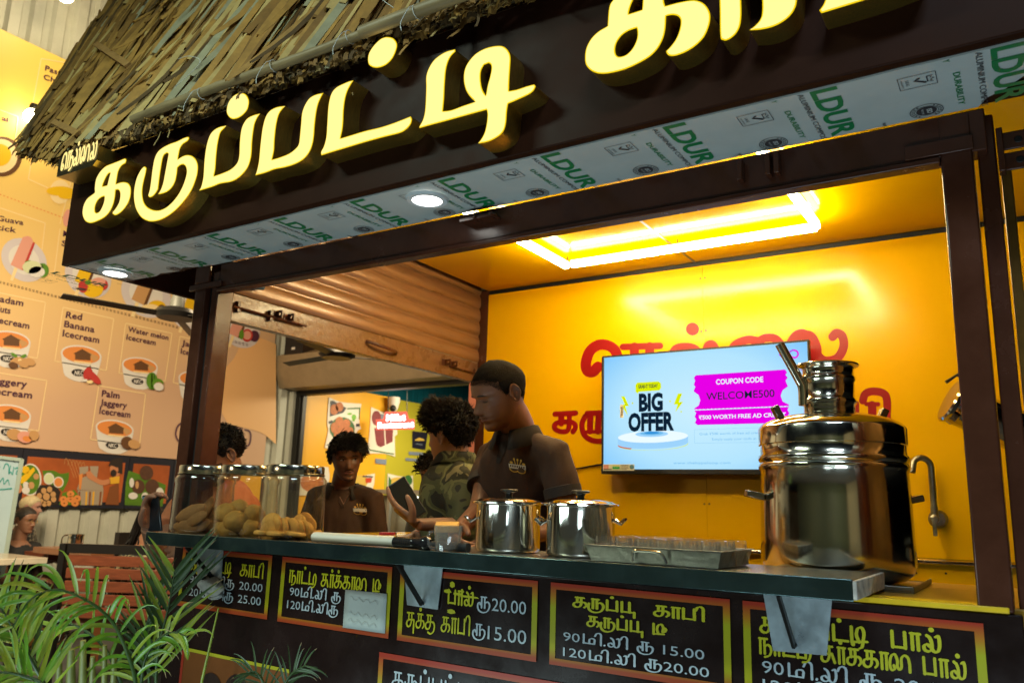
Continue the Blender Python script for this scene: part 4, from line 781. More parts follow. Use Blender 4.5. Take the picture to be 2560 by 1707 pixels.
m = MB(); m.tube(cr([(SX+.001, 2.62, 1.958), (SX+.012, 2.63, 1.957), (SX+.030, 2.66, 1.950), (SX+.034, 2.74, 1.944), (SX+.026, 2.80, 1.940), (SX+.001, 2.83, 1.938)], 5), 0.008, 8, ell=[(1, .5)]*26); m.build('handle', BROWN, sh)
def hasp(y, z):
    m = MB(); fr = [(0, 0), (.036, 0), (.036, .030), (0, .030)]; hole = [(.022+.006*math.cos(a*.524), .016+.006*math.sin(a*.524)) for a in range(12)]
    for dy in (0, .06):
        m.prism([fr, hole], lambda u, v: (SX+.001+u, y+dy, z+v), lambda u, v: (SX+.001+u, y+dy+.004, z+v)); m.box(SX+.0005, SX+.003, y+dy-.02, y+dy-.0005, z, z+.03)
        m.build('hasp', BROWN, sh, smooth=0); m = MB()
hasp(2.10, 1.952); hasp(3.20, 1.945)
m = MB(); m.tube([(SX+.012, 1.89, 1.951), (SX+.012, 2.25, 1.951)], .005, 8)
for y in (1.905, 2.06): m.box(SX+.0005, SX+.018, y, y+.014, 1.9565, 1.975); m.box(SX+.0005, SX+.018, y, y+.014, 1.935, 1.9455)
m.build('slide_bolt', BROWN, sh)
m = MB(); m.box(SX+.0005, SX+.012, 3.24, 3.46, 1.943, 1.949); m.tube([(SX+.01, 3.44, 1.94), (SX+.02, 3.44, 1.965)], .006, 8); m.build('slide_bolt', BROWN, sh)
m = MB(); m.lathe([(0, 0), (.016, 0), (.016, .05), (0, .05)], (SX+.03, 1.95, 2.045), 14, axis=(0, 1, .2)); o = m.build('lens_cap', M('bluish_black', (.05, .09, .12), .25)); tag(o, 'small dark round camera fixed above the left end of the shutter bar', 'camera')

# ================================================================ thatched roof above the sign
th = thing('thatched_roof', 'rough dried palm leaf thatch edged with bamboo above the lit sign', 'thatch roof', (-2.0, 1.5, 2.4))
TD = np.array((0, .4226, .9063)); TN = np.array((0, -.9063, .4226)); T0 = np.array((0, 1.535, 2.540)); TXv = np.array((1.0, 0, 0))
def TP(s, t, n=0.0): return T0+TXv*s+TD*t+TN*n
LM = [M('leaf_tan', (0.40, 0.21, 0.040), .7, noise=.4, nscale=12), M('leaf_brown', (0.25, 0.125, 0.024), .75, noise=.45, nscale=12), M('leaf_pale', (0.52, 0.36, 0.12), .6, noise=.35, nscale=10), M('leaf_grey', (0.33, 0.30, 0.17), .65, noise=.35, nscale=10), M('leaf_dark', (0.11, 0.06, 0.016), .85, noise=.5, nscale=12)]
rt = random.Random(11)
def leaf(mb, s, t, L, w, ang, n0, mat, curl=0.0, fold=0.25, taper=True):
    ca, sa = math.cos(ang), math.sin(ang); K = 7; rows = []; wav = rt.uniform(-1, 1)*.022; ph = rt.uniform(0, 6); tw = rt.uniform(-.5, .5)
    for i in range(K):
        u = i/(K-1); d = u*L; ww = w*(min(1, .75+u*1.2) if taper else 1)*(1 if u < .75 else 1-.5*(u-.75)/.25)/2
        off = wav*math.sin(ph+u*4); n = n0+curl*(1-u)**2*.05+.006*math.sin(ph+u*5)
        cs, ct = s+sa*d+ca*off, t+ca*d-sa*off; twu = tw*u
        rows.append([TP(cs-ca*ww, ct+sa*ww, n+ww*(twu-fold)), TP(cs, ct, n+ww*fold*.6), TP(cs+ca*ww, ct-sa*ww, n-ww*(twu+fold))])
    mb.grid(rows, mat)
def pickmat(): return rt.choices(range(5), (38, 30, 10, 7, 15))[0]
def edge_s(t): return -3.60-.36*max(0, t)+.02*math.sin(t*9)       # left verge
def tmin(s): return float(np.interp(s, (-3.66, -3.42, -3.29, -3.12, -2.72), (.185, .095, .046, -.025, -.045)))
def fan(s): k = max(0.0, min(1.0, (-2.75-s)/.85)); return -.37*k
m = MB()
for t0, cnt, nb in ((0, 620, .0), (.36, 130, .010), (.95, 460, .022)):       # overlapping courses of long leaves
    for i in range(cnt):
        s = rt.uniform(-3.66, .8); n0 = rt.uniform(0.0, .022)+.004+nb; t = tmin(s)-1.1*(n0-nb)+t0+rt.uniform(0, .06 if t0 == 0 else .16); ang = fan(s)+rt.gauss(0, .05)
        if s < edge_s(t)+.02: continue
        leaf(m, s, t, rt.uniform(.75, 1.15), rt.uniform(.018, .040), ang, n0, pickmat(), curl=rt.uniform(-.2, .35))
for i in range(130):       # broad leaves lying on top
    s = rt.uniform(-3.2, .7); n0 = rt.uniform(.022, .036); t = tmin(s)-1.1*n0+rt.choice((.01, .03, .3))+rt.uniform(0, .08); leaf(m, s, t, rt.uniform(.7, 1.0), rt.uniform(.036, .056), fan(s)+rt.gauss(0, .035), n0, rt.choice((0, 0, 2, 3, 1, 2)), curl=rt.uniform(0, .5), fold=.4)
for i in range(80):        # loose shaggy leaves lifting off the slope
    s = rt.uniform(-3.5, .7); n0 = rt.uniform(.028, .05); t = tmin(s)+rt.uniform(-.05, .9); leaf(m, s, t, rt.uniform(.25, .6), rt.uniform(.012, .034), fan(s)+rt.gauss(0, .17), n0, pickmat(), curl=rt.uniform(.2, 1.1), fold=.5)
for i in range(1900):       # trimmed leaf ends packed under the bamboo
    s = rt.uniform(-3.0, .7); n0 = rt.uniform(-.012, .040); L = rt.uniform(.05, .10)
    t = tmin(s)-1.15*n0+abs(rt.gauss(0, .026))-.006; leaf(m, s, t, L, rt.uniform(.008, .026), fan(s)+rt.gauss(0, .10), n0, rt.choices(range(5), (24, 32, 2, 3, 39))[0], curl=rt.uniform(-.4, .2), taper=False)
for i in range(14):         # a few longer hanging ends
    s = rt.uniform(-1.35, .6); leaf(m, s, -.10-rt.uniform(0, .04), rt.uniform(.10, .16), rt.uniform(.008, .018), rt.gauss(0, .25), rt.uniform(.0, .02), pickmat(), taper=False)
for i in range(300):        # leaves along the left verge, running down to the corner
    u = rt.random(); t = .20+1.40*u; q = rt.uniform(0, .5); s = edge_s(t)+q*.85+.01; L = rt.uniform(.55, .95)
    leaf(m, s, t, L, rt.uniform(.020, .055), -.37+.22*(q/.5)+rt.gauss(0, .05), rt.uniform(.01, .04), rt.choices(range(5), (38, 36, 6, 2, 18))[0], curl=rt.uniform(-.2, .3), fold=.35)
for i in range(80):         # frayed corner tips
    s = -3.66+.75*i/79+rt.gauss(0, .01); t = tmin(s)+rt.gauss(0, .016); leaf(m, s, t, rt.uniform(.5, .8), rt.uniform(.028, .055), fan(s)+rt.gauss(0, .04), rt.uniform(.0, .02), rt.choice((0, 1, 1, 4, 0)), taper=False, fold=.3)
m.build('leaf_thatch', LM, th, smooth=0, fix=False, solid=0.0012)
m = MB(); lo = [(-3.55, .22), (-3.30, .08), (-3.0, .02), (-2.7, -.015), (.75, -.015), (.75, 1.75), (-4.15, 1.75), (-3.85, .95), (-3.68, .45)]
m.prism([lo], lambda s, t: TP(s, t, -.006), lambda s, t: TP(s, t, -.03)); m.build('thatch_base', M('thatch_base', (.07, .042, .014), .95, noise=.6, nscale=30, stretch=(1, .2, .2), bump=.5), th, smooth=0)
BAM = M('bamboo_grey', (.28, .20, .09), .5, noise=.5, nscale=14, stretch=(.4, 3, 3), bump=.1, bscale=40)
def bamboo(a, b, r, n=.07):
    a = TP(a[0], a[1], n); b = TP(b[0], b[1], n); m = MB(); K = 40; L = np.linalg.norm(b-a); pts = []; R = []
    nd = [rt.uniform(0, .25)+k*.27 for k in range(int(L/.27)+1)]
    for i in range(K+1):
        d = L*i/K; p = a+(b-a)*i/K+np.array((0, 0, .004*math.sin(d*5))); pts.append(tuple(p)); R.append(r*(1+.12*max([math.exp(-((d-q)/.012)**2) for q in nd]+[0]))*(1-.12*i/K))
    m.tube(pts, R, 12); m.build('bamboo_pole', BAM, th)
bamboo((-2.55, -.027), (-1.32, -.039), .0155, .058); bamboo((-1.455, -.056), (.6, -.125), .0185, .068)
WD = M('batten_wood', (.36, .19, .05), .7, noise=.4, nscale=20, stretch=(1, 6, 6))
for a, b, w in (((-3.307, .217), (-2.944, .025), .026), ((-3.616, .885), (-2.997, .463), .028)):
    m = MB(); m.bar(TP(*a, .06), TP(*b, .06), w, .014, up=tuple(TN)); m.build('batten', WD, th, bevel=.002)
for a, b in (((-2.862, .077), (-2.665, .486)), ((-2.914, .349), (-3.004, .872))):
    m = MB(); m.bar(TP(*a, .055), TP(*b, .055), .012, .008, up=tuple(TN)); m.build('lath', LM[0], th)
m = MB(); m.bar(TP(-4.02, 1.12, .02), TP(-4.2, 1.75, .02), .03, .02, up=tuple(TN)); m.build('lath', WD, th)
TIE = M('white_cord', (.55, .55, .48), .7)
for s in (-2.17, -1.83, -1.52, -1.26):
    m = MB(); c = TP(s, -.034 if s < -1.4 else -.062, .058 if s < -1.4 else .068); m.tube([tuple(c+.0195*(TD*math.cos(a*.698)+TN*math.sin(a*.698))+TXv*.0009*a) for a in range(10)], .0013, 5); m.tube(cr([tuple(c+TN*.02), tuple(c+TN*.03-TD*.03+TXv*.006), tuple(c+TN*.024-TD*.075-TXv*.004), tuple(c+TN*.02-TD*.11+TXv*.01)], 4), .0012, 5); m.build('cord_tie', TIE, th)
for pts in ([(-2.36, .05), (-2.30, .16), (-2.42, .25), (-2.50, .27)], [(-1.36, .0), (-1.45, .10), (-1.47, .20)]):
    m = MB(); m.tube(cr([tuple(TP(a, b, .075)) for a, b in pts], 5), .0012, 5); m.build('loose_cord', TIE, th)
# a few stray straws hanging over the sign
for px, py, dx, dy in ((845,270,-28,50),(868,212,14,26),(402,330,-18,34),(423,322,-4,22)):
    m = MB(); a = U(px, py, 'y', 1.50); b = U(px+dx, py+dy, 'y', 1.49); m.tube([tuple(a), tuple((a+b)/2+np.array((.006, 0, 0))), tuple(b)], .0018, 5); m.build('stray_straw', LM[2], th)
# ================================================================ hall behind the kiosk
XW, YR = -8.0, 7.28
GR = M('ground_tiles', (0.10, 0.098, 0.095), .55, noise=.3, nscale=3, bump=.08, bscale=25)
m = MB(); m.add([(-80, -80, 0), (80, -80, 0), (80, 80, 0), (-80, 80, 0)], [(0, 1, 2, 3)]); struct(m.build('ground', GR, loc=(0, 0, 0)))
CONT = M('container_white', (0.50, 0.50, 0.42), .5, noise=.15, nscale=4)
m = MB(); rows = [[], []]; y = -2.0
while y < YR:
    for dy, dx in ((0, 0), (.10, 0), (.125, -.05), (.185, -.05)): rows[0].append((XW+dx, y+dy, 0)); rows[1].append((XW+dx, y+dy, 6.6))
    y += .21
m.grid(rows); o = m.build('container_wall', CONT, smooth=0, fix=False); tag(o, 'off-white corrugated container wall behind the ice cream poster', 'wall')
m = MB(); m.box(XW-.2, 2.0, -2.0, 14, 6.6, 6.7); o = m.build('hall_roof', M('hall_roof', (.10, .09, .07), .7)); tag(o, 'dark sheet roof high over the hall', 'roof')

# ---------------------------------------------------------------- the tall ice cream poster
XP = XW+.035
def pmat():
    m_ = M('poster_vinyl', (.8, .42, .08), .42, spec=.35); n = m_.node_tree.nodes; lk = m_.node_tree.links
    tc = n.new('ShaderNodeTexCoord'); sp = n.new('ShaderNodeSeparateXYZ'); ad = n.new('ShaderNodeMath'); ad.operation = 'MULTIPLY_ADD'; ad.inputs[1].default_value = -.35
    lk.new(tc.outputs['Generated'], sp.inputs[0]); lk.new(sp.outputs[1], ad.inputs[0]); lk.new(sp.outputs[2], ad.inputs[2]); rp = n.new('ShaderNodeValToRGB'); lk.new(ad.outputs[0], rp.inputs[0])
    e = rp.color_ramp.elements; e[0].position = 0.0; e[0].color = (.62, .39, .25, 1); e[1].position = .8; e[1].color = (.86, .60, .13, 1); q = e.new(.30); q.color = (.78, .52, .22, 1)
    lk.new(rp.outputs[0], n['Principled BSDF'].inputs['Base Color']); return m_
PMS = [pmat(), M('print_cream', (.86, .66, .34), .5), M('print_purple_ink', (.075, .02, .05), .5), M('print_white', (.72, .68, .64), .5), M('print_orange', (.72, .25, .06), .5), M('print_brown', (.13, .055, .02), .5), M('print_black', (.02, .015, .015), .5), M('print_green', (.10, .25, .02), .5), M('print_red', (.50, .04, .035), .5), M('print_tan', (.55, .30, .12), .5), M('print_plate', (.62, .56, .58), .5), M('print_pink', (.72, .33, .25), .5), M('print_yellow', (.80, .48, .01), .5), M('print_palegreen', (.62, .66, .40), .5), M('print_swirl', (.80, .46, .20), .5), M('print_darkgreen', (.03, .10, .015), .5)]
X = lambda px, py, l=0: tuple(U(px, py, 'x', XP+.002+l))
m = MB(); y0 = U(-200, 1100, 'x', XP)[1]; y1 = U(674, 1000, 'x', XP)[1]; zb = U(224, 1131, 'x', XP)[2]; ztp = U(90, 115, 'x', XP)[2]
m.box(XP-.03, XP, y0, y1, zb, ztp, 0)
def pel(cx_, cy_, rx, ry, mt, l, a0=0, a1=360, n=24, rot=0.0):
    pts = ell(cx_, cy_, rx, ry, a0, a1, n); c, s = math.cos(math.radians(rot)), math.sin(math.radians(rot))
    pts = [(cx_+(x-cx_)*c-(y-cy_)*s, cy_+(x-cx_)*s+(y-cy_)*c) for x, y in pts]; m.flat([pts], lambda u, v: X(u, v, l), mt)
def ppoly(pts, mt, l, sm=0): m.flat([[tuple(p) for p in (smooth_loop(pts, sm, 40) if sm else pts)]], lambda u, v: X(u, v, l), mt)
def ptext(s, px, py, px1, py1, cap, mt=2, l=.006, bold=.025, spacing=1.05):
    a = np.array(X(px, py, l)); b = np.array(X(px1, py1, l)); t = np.array(X(px, py-cap, l)); V, F, w = text2d(s, 1.0, 1.0, spacing, bold); hz = (t[2]-a[2])/.73
    m.add([(a[0], a[1]+x/w*(b[1]-a[1]), a[2]+y*hz+(b[2]-a[2])*x/w) for x, y in V], F, mt)
def pline(pts, w=2.4, mt=1, l=.004): [ribbon(m, [pts[i], pts[i+1]], w, lambda u, v, h=0: X(u, v, l), mt, cap=False) for i in range(len(pts)-1)]
Q = lambda x, y: (x/3.6458, 720+y/3.6458)
def tub(cx_, cy_, w, fruit):
    h = w*.62; k = w/375.0; o_ = lambda x, y: Q(cx_+x*k, cy_+y*k)
    ppoly([o_(-185, -40), o_(185, 10), o_(150, 140), o_(120, 185), o_(40, 215), o_(-60, 205), o_(-130, 170), o_(-160, 130)], 3, .004, 2)
    for rx_, ry_, mt, l in ((188, 88, 3, .006), (172, 74, 4, .008)):
        ppoly([o_(x*math.cos(math.radians(8))-y*math.sin(math.radians(8)), -30+x*math.sin(math.radians(8))+y*math.cos(math.radians(8))) for x, y in ell(0, 0, rx_, ry_)], mt, l)
    ppoly([o_(-70, -45), o_(10, -85), o_(95, -35), o_(85, -25), o_(85, 20), o_(-55, 10), o_(-55, -35)], 5, .010); ppoly([o_(-65, 22), o_(90, 38), o_(90, 52), o_(-65, 35)], 1, .010); ppoly([o_(60, -60), o_(150, -20), o_(160, 5), o_(110, 30)], 9, .009)
    ppoly([o_(-25+62*math.cos(a*.262), 130+33*math.sin(a*.262)+5*math.cos(a*.262)) for a in range(24)], 6, .010)
    a = o_(-62, 148); b = o_(16, 152); ptext('NKC', a[0], a[1], b[0], b[1], w*.105/3.6458, 3, .014)
    for fx, fy, r1, r2, mt, rot in fruit: ppoly([o_(fx+r1*math.cos(a*.314)*math.cos(rot)-r2*math.sin(a*.314)*math.sin(rot), fy+r1*math.cos(a*.314)*math.sin(rot)+r2*math.sin(a*.314)*math.cos(rot)) for a in range(20)], mt, .016+.0004*abs(fx+2*fy)/10)
def frame(x0, y0_, x1, y1_, x2, y2, x3, y3): pline([Q(x0, y0_), Q(x1, y1_), Q(x2, y2), Q(x3, y3), Q(x0, y0_)])
def qt(s, x, y, x1, y1_, cap): a = Q(x, y); b = Q(x1, y1_); ptext(s, a[0], a[1], b[0], b[1], cap/3.6458)
frame(575,175,1037,280,968,750,500,665); qt('Red',598,270,745,292,62); qt('Banana',582,352,858,405,62); qt('Icecream',568,437,903,502,62); tub(740,640,375,[(110,170,90,34,8,.75),(60,140,40,60,8,.3),(35,200,24,12,3,0),(80,215,30,16,1,0),(80,90,10,26,5,0)])
frame(1145,320,1568,412,1505,850,1085,775); qt('Water melon',1165,395,1533,475,50); qt('Icecream',1150,468,1418,522,52); tub(1275,735,330,[(125,125,58,88,7,0),(100,125,8,80,15,0),(125,125,8,86,15,0),(150,125,8,80,15,0),(185,150,60,50,7,0),(195,185,52,42,3,.2),(198,175,46,36,8,.2)])
frame(1640,440,1990,520,1940,960,1580,860); qt('Jackfruit',1655,520,1960,590,52); qt('Icecream',1645,595,1900,655,52); tub(1790,860,330,[(120,150,70,40,12,0),(200,190,40,24,7,.3)])
frame(900,890,1327,962,1270,1440,825,1378); qt('Palm',925,985,1088,1007,62); qt('Jaggery',912,1065,1155,1095,58); qt('Icecream',903,1143,1187,1180,60); tub(1045,1310,350,[(120,105,60,62,5,0),(130,80,40,30,9,.4),(190,120,60,44,9,.3),(175,125,10,60,6,-.5)])
frame(-500,-60,415,130,340,640,-500,500); qt('Badam',-60,115,210,165,62); qt('Nuts',-60,205,92,235,62); qt('Icecream',-80,305,265,372,62); tub(90,510,380,[(60,150,60,30,9,-.3),(120,180,50,30,9,.4),(30,190,44,28,5,.2),(170,160,60,34,9,.2),(90,150,18,18,1,0),(40,100,36,14,7,.6),(120,110,32,14,7,-.5)])
frame(-500,690,427,843,352,1300,-500,1200); qt('Palm',-170,800,-20,820,62); qt('Jaggery',-100,865,243,905,66); qt('Icecream',-130,955,290,1005,66); tub(95,1180,380,[(35,150,70,50,9,.2),(130,175,70,52,11,.2),(210,160,46,46,9,.1),(150,190,40,26,4,.2)])
# dotted rule
for i in range(70):
    x = -20+i*9.2; yv = 703+x*.2535; ppoly([(x, yv), (x+5.2, yv+1.3), (x+5.2, yv+3.2), (x, yv+1.9)], 5, .004); ppoly([(x, yv+3.5), (x+5.2, yv+4.8), (x+5.2, yv+6.6), (x, yv+5.3)], 5, .004)
for i in range(22):
    x = -20+i*9.2; yv = 485+x*.37; ppoly([(x, yv), (x+5, yv+1.8), (x+5, yv+4), (x, yv+2.2)], 4, .004)
# plates with ice lollies
def plate(cx_, cy_, r, body, stick, sk=.2):
    ppoly([(cx_+r*math.cos(a*.196), cy_+r*.94*math.sin(a*.196)+sk*r*math.cos(a*.196)) for a in range(32)], 10, .004); ppoly([(cx_+r*.68*math.cos(a*.196), cy_+r*.64*math.sin(a*.196)+sk*.68*r*math.cos(a*.196)) for a in range(32)], 3, .006)
    bx_, by_ = cx_-r*.10, cy_-r*.22; t_ = np.array((.36, -.93)); p_ = np.array((.93, .36))
    f_ = lambda a, b: tuple(np.array((bx_, by_))+t_*a*r+p_*b*r)
    ppoly([f_(-.62, -.10), f_(-.62, .05), f_(-1.22, .06), f_(-1.22, -.08)], 1, .009); ppoly([f_(-.58, -.30), f_(.75, -.24), f_(.88, -.05), f_(.86, .12), f_(.72, .26), f_(-.62, .24)], body, .012, 2); ppoly([f_(-.62, .24), f_(.72, .26), f_(.70, .36), f_(-.58, .36)], stick, .013)
plate(60,650,57,11,8); frame2 = [(0,520),(113,558),(105,625)]; pline(frame2); ptext('Guava',-8,551,58,563,14); ptext('Stick',-22,572,40,582,14)
for x_, y_, a_, b_, mt in ((80,668,24,16,13),(92,680,20,14,3),(106,676,16,18,7),(98,668,10,8,7),(72,657,10,6,7)): pel(x_, y_, a_, b_, mt, .016+.001*(mt % 5))
plate(220,690,58,12,5); pel(232,722,26,22,12,.017); pel(208,716,12,16,8,.018); pel(256,712,14,14,8,.0165); pel(246,704,18,10,11,.018); pel(220,706,8,6,7,.019)
plate(365,735,62,9,5); pel(392,765,22,14,12,.017); pel(375,772,24,12,1,.018); pel(404,775,10,14,5,.019); pel(362,776,20,8,1,.017)
plate(480,780,56,12,5); plate(600,822,50,11,5); pel(618,838,14,16,8,.018); pel(618,838,10,11,11,.019); pel(636,840,12,14,2,.017); pel(604,836,6,12,7,.02)
ptext('Mango',157,590,230,606,15); ptext('Stick',153,614,220,628,15); pline([(150,572),(135,690)]); pline([(185,395+30),(150,560)])
# upper rows
pline([(180,160),(103,147),(80,270)]); ptext('Pasumpal',112,176,200,206,14); ptext('Chikoo',108,198,180,222,14); ptext('al',4,300,20,306,12); pline([(0,275),(45,292),(36,365)])
pel(5,392,50,50,5,.004); pel(2,390,42,42,1,.006); pel(-2,388,30,28,12,.008); pel(150,480,26,30,1,.005); pel(150,478,34,12,12,.007); pel(168,490,22,8,12,.008); pline([(80,395),(71,448),(120,470)]); pel(168,545,10,22,11,.006,rot=8)
# pale swirl and the franchise line
ppoly([(604,850),(640,842),(690,860),(690,1110),(650,1080),(570,1060),(548,1010),(552,930),(585,895)], 14, .003, 4); ppoly([(570,960),(600,920),(650,930),(668,990),(640,1050),(590,1050)], 1, .0036, 4) if False else None
ptext('FRANCHISE QUERIES',452,1062,606,1078,11,2,.005,.03); ptext('90003 22232',455,1104,613,1110,20,2,.005,.03); pel(462,1090,7,9,2,.006)
ribbon(m, cr([(452,1058),(444,1066),(439,1085),(446,1102),(452,1108)], 4), 4, lambda u, v, h=0: X(u, v, .005), 2); ribbon(m, cr([(613,1074),(624,1078),(627,1092),(622,1112),(606,1118)], 4), 4, lambda u, v, h=0: X(u, v, .005), 2)
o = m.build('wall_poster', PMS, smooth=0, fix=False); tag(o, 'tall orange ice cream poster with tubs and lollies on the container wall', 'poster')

# ---------------------------------------------------------------- row of framed food pictures under it
FPM = [M('frame_black', (.02, .02, .03), .4), M('pic_orange', (.42, .10, .025), .45, noise=.3, nscale=3), M('pic_leaf', (.10, .22, .015), .5, noise=.3, nscale=8, stretch=(1, .3, 3)), M('pic_ball', (.10, .04, .02), .6, noise=.3, nscale=30), PMS[3], PMS[12], PMS[9], M('pic_skin', (.55, .22, .10), .5), M('pic_dark', (.03, .02, .015), .5), M('pic_steel', (.38, .30, .22), .4), PMS[13], PMS[4], M('pic_yellow', (.75, .40, .03), .5), M('pic_rust', (.22, .07, .02), .5), PMS[2]]
XF = XW+.045; Xf = lambda px, py, l=0: tuple(U(px, py, 'x', XF+.002+l)); KK = lambda x, y: (x/4.48, 1100+y/4.48)
zt_, zb_ = U(224, 1133, 'x', XF)[2], U(150, 1268, 'x', XF)[2]
def pic(px0, px1, label, fill=1):
    global m
    m = MB(); a, b = U(px0, 1200, 'x', XF)[1], U(px1, 1200, 'x', XF)[1]; m.box(XF-.03, XF, a, b-.002, zb_, zt_, 0)
    m.add([(XF+.0015, a+.045, zb_+.06), (XF+.0015, b-.045, zb_+.06), (XF+.0015, b-.045, zt_-.07), (XF+.0015, a+.045, zt_-.07)], [(0, 1, 2, 3)], fill); return label
def fp(pts, mt, l, sm=3): m.flat([[tuple(p) for p in (smooth_loop([KK(*p) for p in pts], sm, 50) if sm else [KK(*p) for p in pts])]], lambda u, v: Xf(u, v, l), mt)
def fe(cx_, cy_, rx, ry, mt, l): fp(ell(cx_, cy_, rx, ry), mt, l, 0)
def done(lb): o = m.build('food_picture', FPM, smooth=0, fix=False); tag(o, lb, 'picture', 'framed food pictures under the poster')
lb = pic(-120, 47, 'black-framed orange food picture behind the whiteboard'); done(lb)
lb = pic(48, 318, 'long black-framed food picture with a cook pouring coffee')
fe(340,440,125,180,4,.001); fe(335,440,112,165,2,.002); fe(285,330,45,42,5,.004); fp([(215,430),(380,300),(392,340),(290,460),(215,490)],5,.004); fe(405,405,32,34,6,.005); fe(290,500,34,36,4,.006); fe(290,560,44,42,4,.005); fe(350,505,36,40,6,.006); fe(215,540,34,50,7,.006)
fp([(475,340),(600,340),(680,375),(772,360),(765,450),(700,580),(640,520),(500,480)],2,.002); fe(548,430,60,66,4,.004); fe(546,430,50,54,10,.005); fe(655,470,58,62,4,.005); fe(655,470,46,50,11,.006)
fp([(400,600),(450,500),(620,500),(680,580),(640,725),(440,725)],8,.004)
for x_, y_ in ((490,565),(555,550),(440,622),(520,630),(595,605),(600,660),(545,705),(460,685),(498,712)): fe(x_, y_, 30 if (x_, y_) != (520, 630) else 38, 32 if (x_, y_) != (520, 630) else 42, 6, .006)
fp([(660,720),(700,590),(830,555),(900,650),(905,725)],2,.005)
for x_, y_ in ((790,600),(710,660),(865,650),(790,660),(840,705),(720,705)): fe(x_, y_, 42, 36, 11, .007+.0002*(x_ % 7)); fe(x_, y_, 10, 8, 13, .0092)
fp([(870,560),(1160,560),(1140,725),(880,725)],9,.004,0); [fp([(880+i*40,575),(900+i*40,575),(896+i*38,725),(878+i*38,725)],(13,9,12,13,12,9,13)[i],.006,0) for i in range(7)]; fp([(900,430),(1000,400),(1150,490),(1160,560),(860,555)],9,.005); fp([(1005,290),(1105,290),(1085,430),(1030,430)],9,.006,0); fp([(890,300),(990,290),(985,370),(890,385)],9,.007); fp([(885,385),(930,370),(905,550),(885,550)],11,.008,0)
fp([(960,360),(1010,340),(1060,400),(1140,445),(1230,430),(1240,480),(1150,505),(1050,460),(985,420)],7,.009); fp([(1180,720),(1230,520),(1330,480),(1330,725)],13,.007); fp([(1225,420),(1340,400),(1335,480),(1235,490)],12,.009); fe(1290,330,60,85,7,.008); fp([(1215,290),(1240,225),(1320,200),(1375,210),(1370,380),(1310,360),(1300,300),(1250,285)],8,.010); fe(1272,368,34,40,8,.011); fe(1312,330,14,26,7,.012)
for k in range(6): ribbon(m, [KK(*p) for p in cr([(720+k*40,270+k*14-k*k*3),(740+k*40,200+k*10),(800+k*34,330+k*12),(830+k*30,420)], 4)], .9, lambda u, v, h=0: Xf(u, v, .004), 6, cap=False)
done(lb)
lb = pic(319, 430, 'small black-framed picture of dark round sweets on a leaf')
fp([(1395,725),(1410,480),(1440,340),(1560,380),(1860,500),(1820,740)],2,.001); fe(1640,365,76,82,3,.006); fe(1550,520,72,80,3,.004); fe(1705,520,78,84,3,.005); fe(1535,500,20,44,6,.007)
for x_, y_, a, b in ((1475,475,26,54),(1490,622,52,38),(1625,630,40,46),(1655,660,34,34),(1790,590,44,60)): fe(x_, y_, a, b, 4, .008+.0001*(x_ % 9))
done(lb)
lb = pic(431, 660, 'black-framed yellow food picture behind the glass jars', 12)
fp([(1960,560),(2100,420),(2300,460),(2400,725),(1950,725)],11,.001); done(lb)

# ---------------------------------------------------------------- lamps of the hall (lit in the photo)
for px, py, dx, e, lb in ((165, -12, .55, 26, 'bright round hall lamp at the very top left'), (80, 292, .16, 7, 'bright round lamp glowing against the ice cream poster')):
    q = U(px, py, 'x', XW+dx); lp = thing('hall_lamp', lb, 'lamp', q, 'bright lamps in the hall')
    b = MB(); b.ball(q, .075, 16, 10); b.build('bulb', EM('bulb_glow', (1.0, .86, .55), 25.0), lp)
    b = MB(); b.lathe([(.03, .0), (.04, .02), (.03, .06), (0, .06)], q+np.array((0, 0, .07)), 16); b.build('socket', DARKM, lp)
    light('hall_lamp_light', 'POINT', tuple(q+np.array((.25, 0, 0))), e, (1.0, .80, .45), .12)
# ceiling fans
def fan(q, lb, a0):
    f = thing('ceiling_fan', lb, 'ceiling fan', q, 'dark ceiling fans'); b = MB(); b.lathe([(0, -.02), (.12, -.02), (.15, .01), (.13, .04), (.06, .06), (0, .06)], q, 20, caps=False); b.build('motor', DARKM, f)
    b = MB(); b.lathe([(.05, .06), (.045, .12), (.02, .20), (.012, .22), (.012, 2.2), (0, 2.2)], q, 14, caps=False); b.build('rod', M('fan_grey', (.10, .10, .085), .5), f)
    for k in range(3):
        a = a0+k*2.094; d = np.array((math.cos(a), math.sin(a), 0)); s = np.array((-d[1], d[0], .25)); b = MB(); b.obox(np.array(q)+d*.42, d*.30, s*.035, (0, 0, .004)); b.build('blade', DARKM, f, bevel=.002)
fan(UD(440, 790, 5.6), 'dark ceiling fan in front of the ice cream poster', 2.35); fan(UD(842, 890, 6.6), 'dark ceiling fan seen below the shutter bar', .9)

# ---------------------------------------------------------------- rear shop front
Y = lambda px, py, yy: U(px, py, 'y', yy)
m = MB(); m.box(XW-.05, -5.0, YR+.02, YR+.06, 3.0, 5.2); o = m.build('upper_wall', M('orange_wall', (.78, .34, .07), .5)); tag(o, 'orange wall panel above the rear shop opening', 'wall')
m = MB(); xj = Y(750, 1000, YR)[0]; zh = Y(800, 984, YR)[2]
m.box(xj-.30, xj, YR, YR+.12, 0, zh); m.box(xj-.30, -2.0, YR, YR+.12, zh+.001, zh+.42); m.box(xj+.001, xj+.03, YR+.03, YR+.06, 0, zh-.001); m.box(-4.2, -2.0, YR, YR+.12, 0, zh); o = m.build('shop_doorway', M('door_dark', (.016, .014, .012), .45)); tag(o, 'dark metal doorway frame of the rear shop', 'doorway')
m = MB(); yh = 6.9; a = Y(690, 890, yh); b = Y(690, 927, yh); c = Y(690, 968, yh)
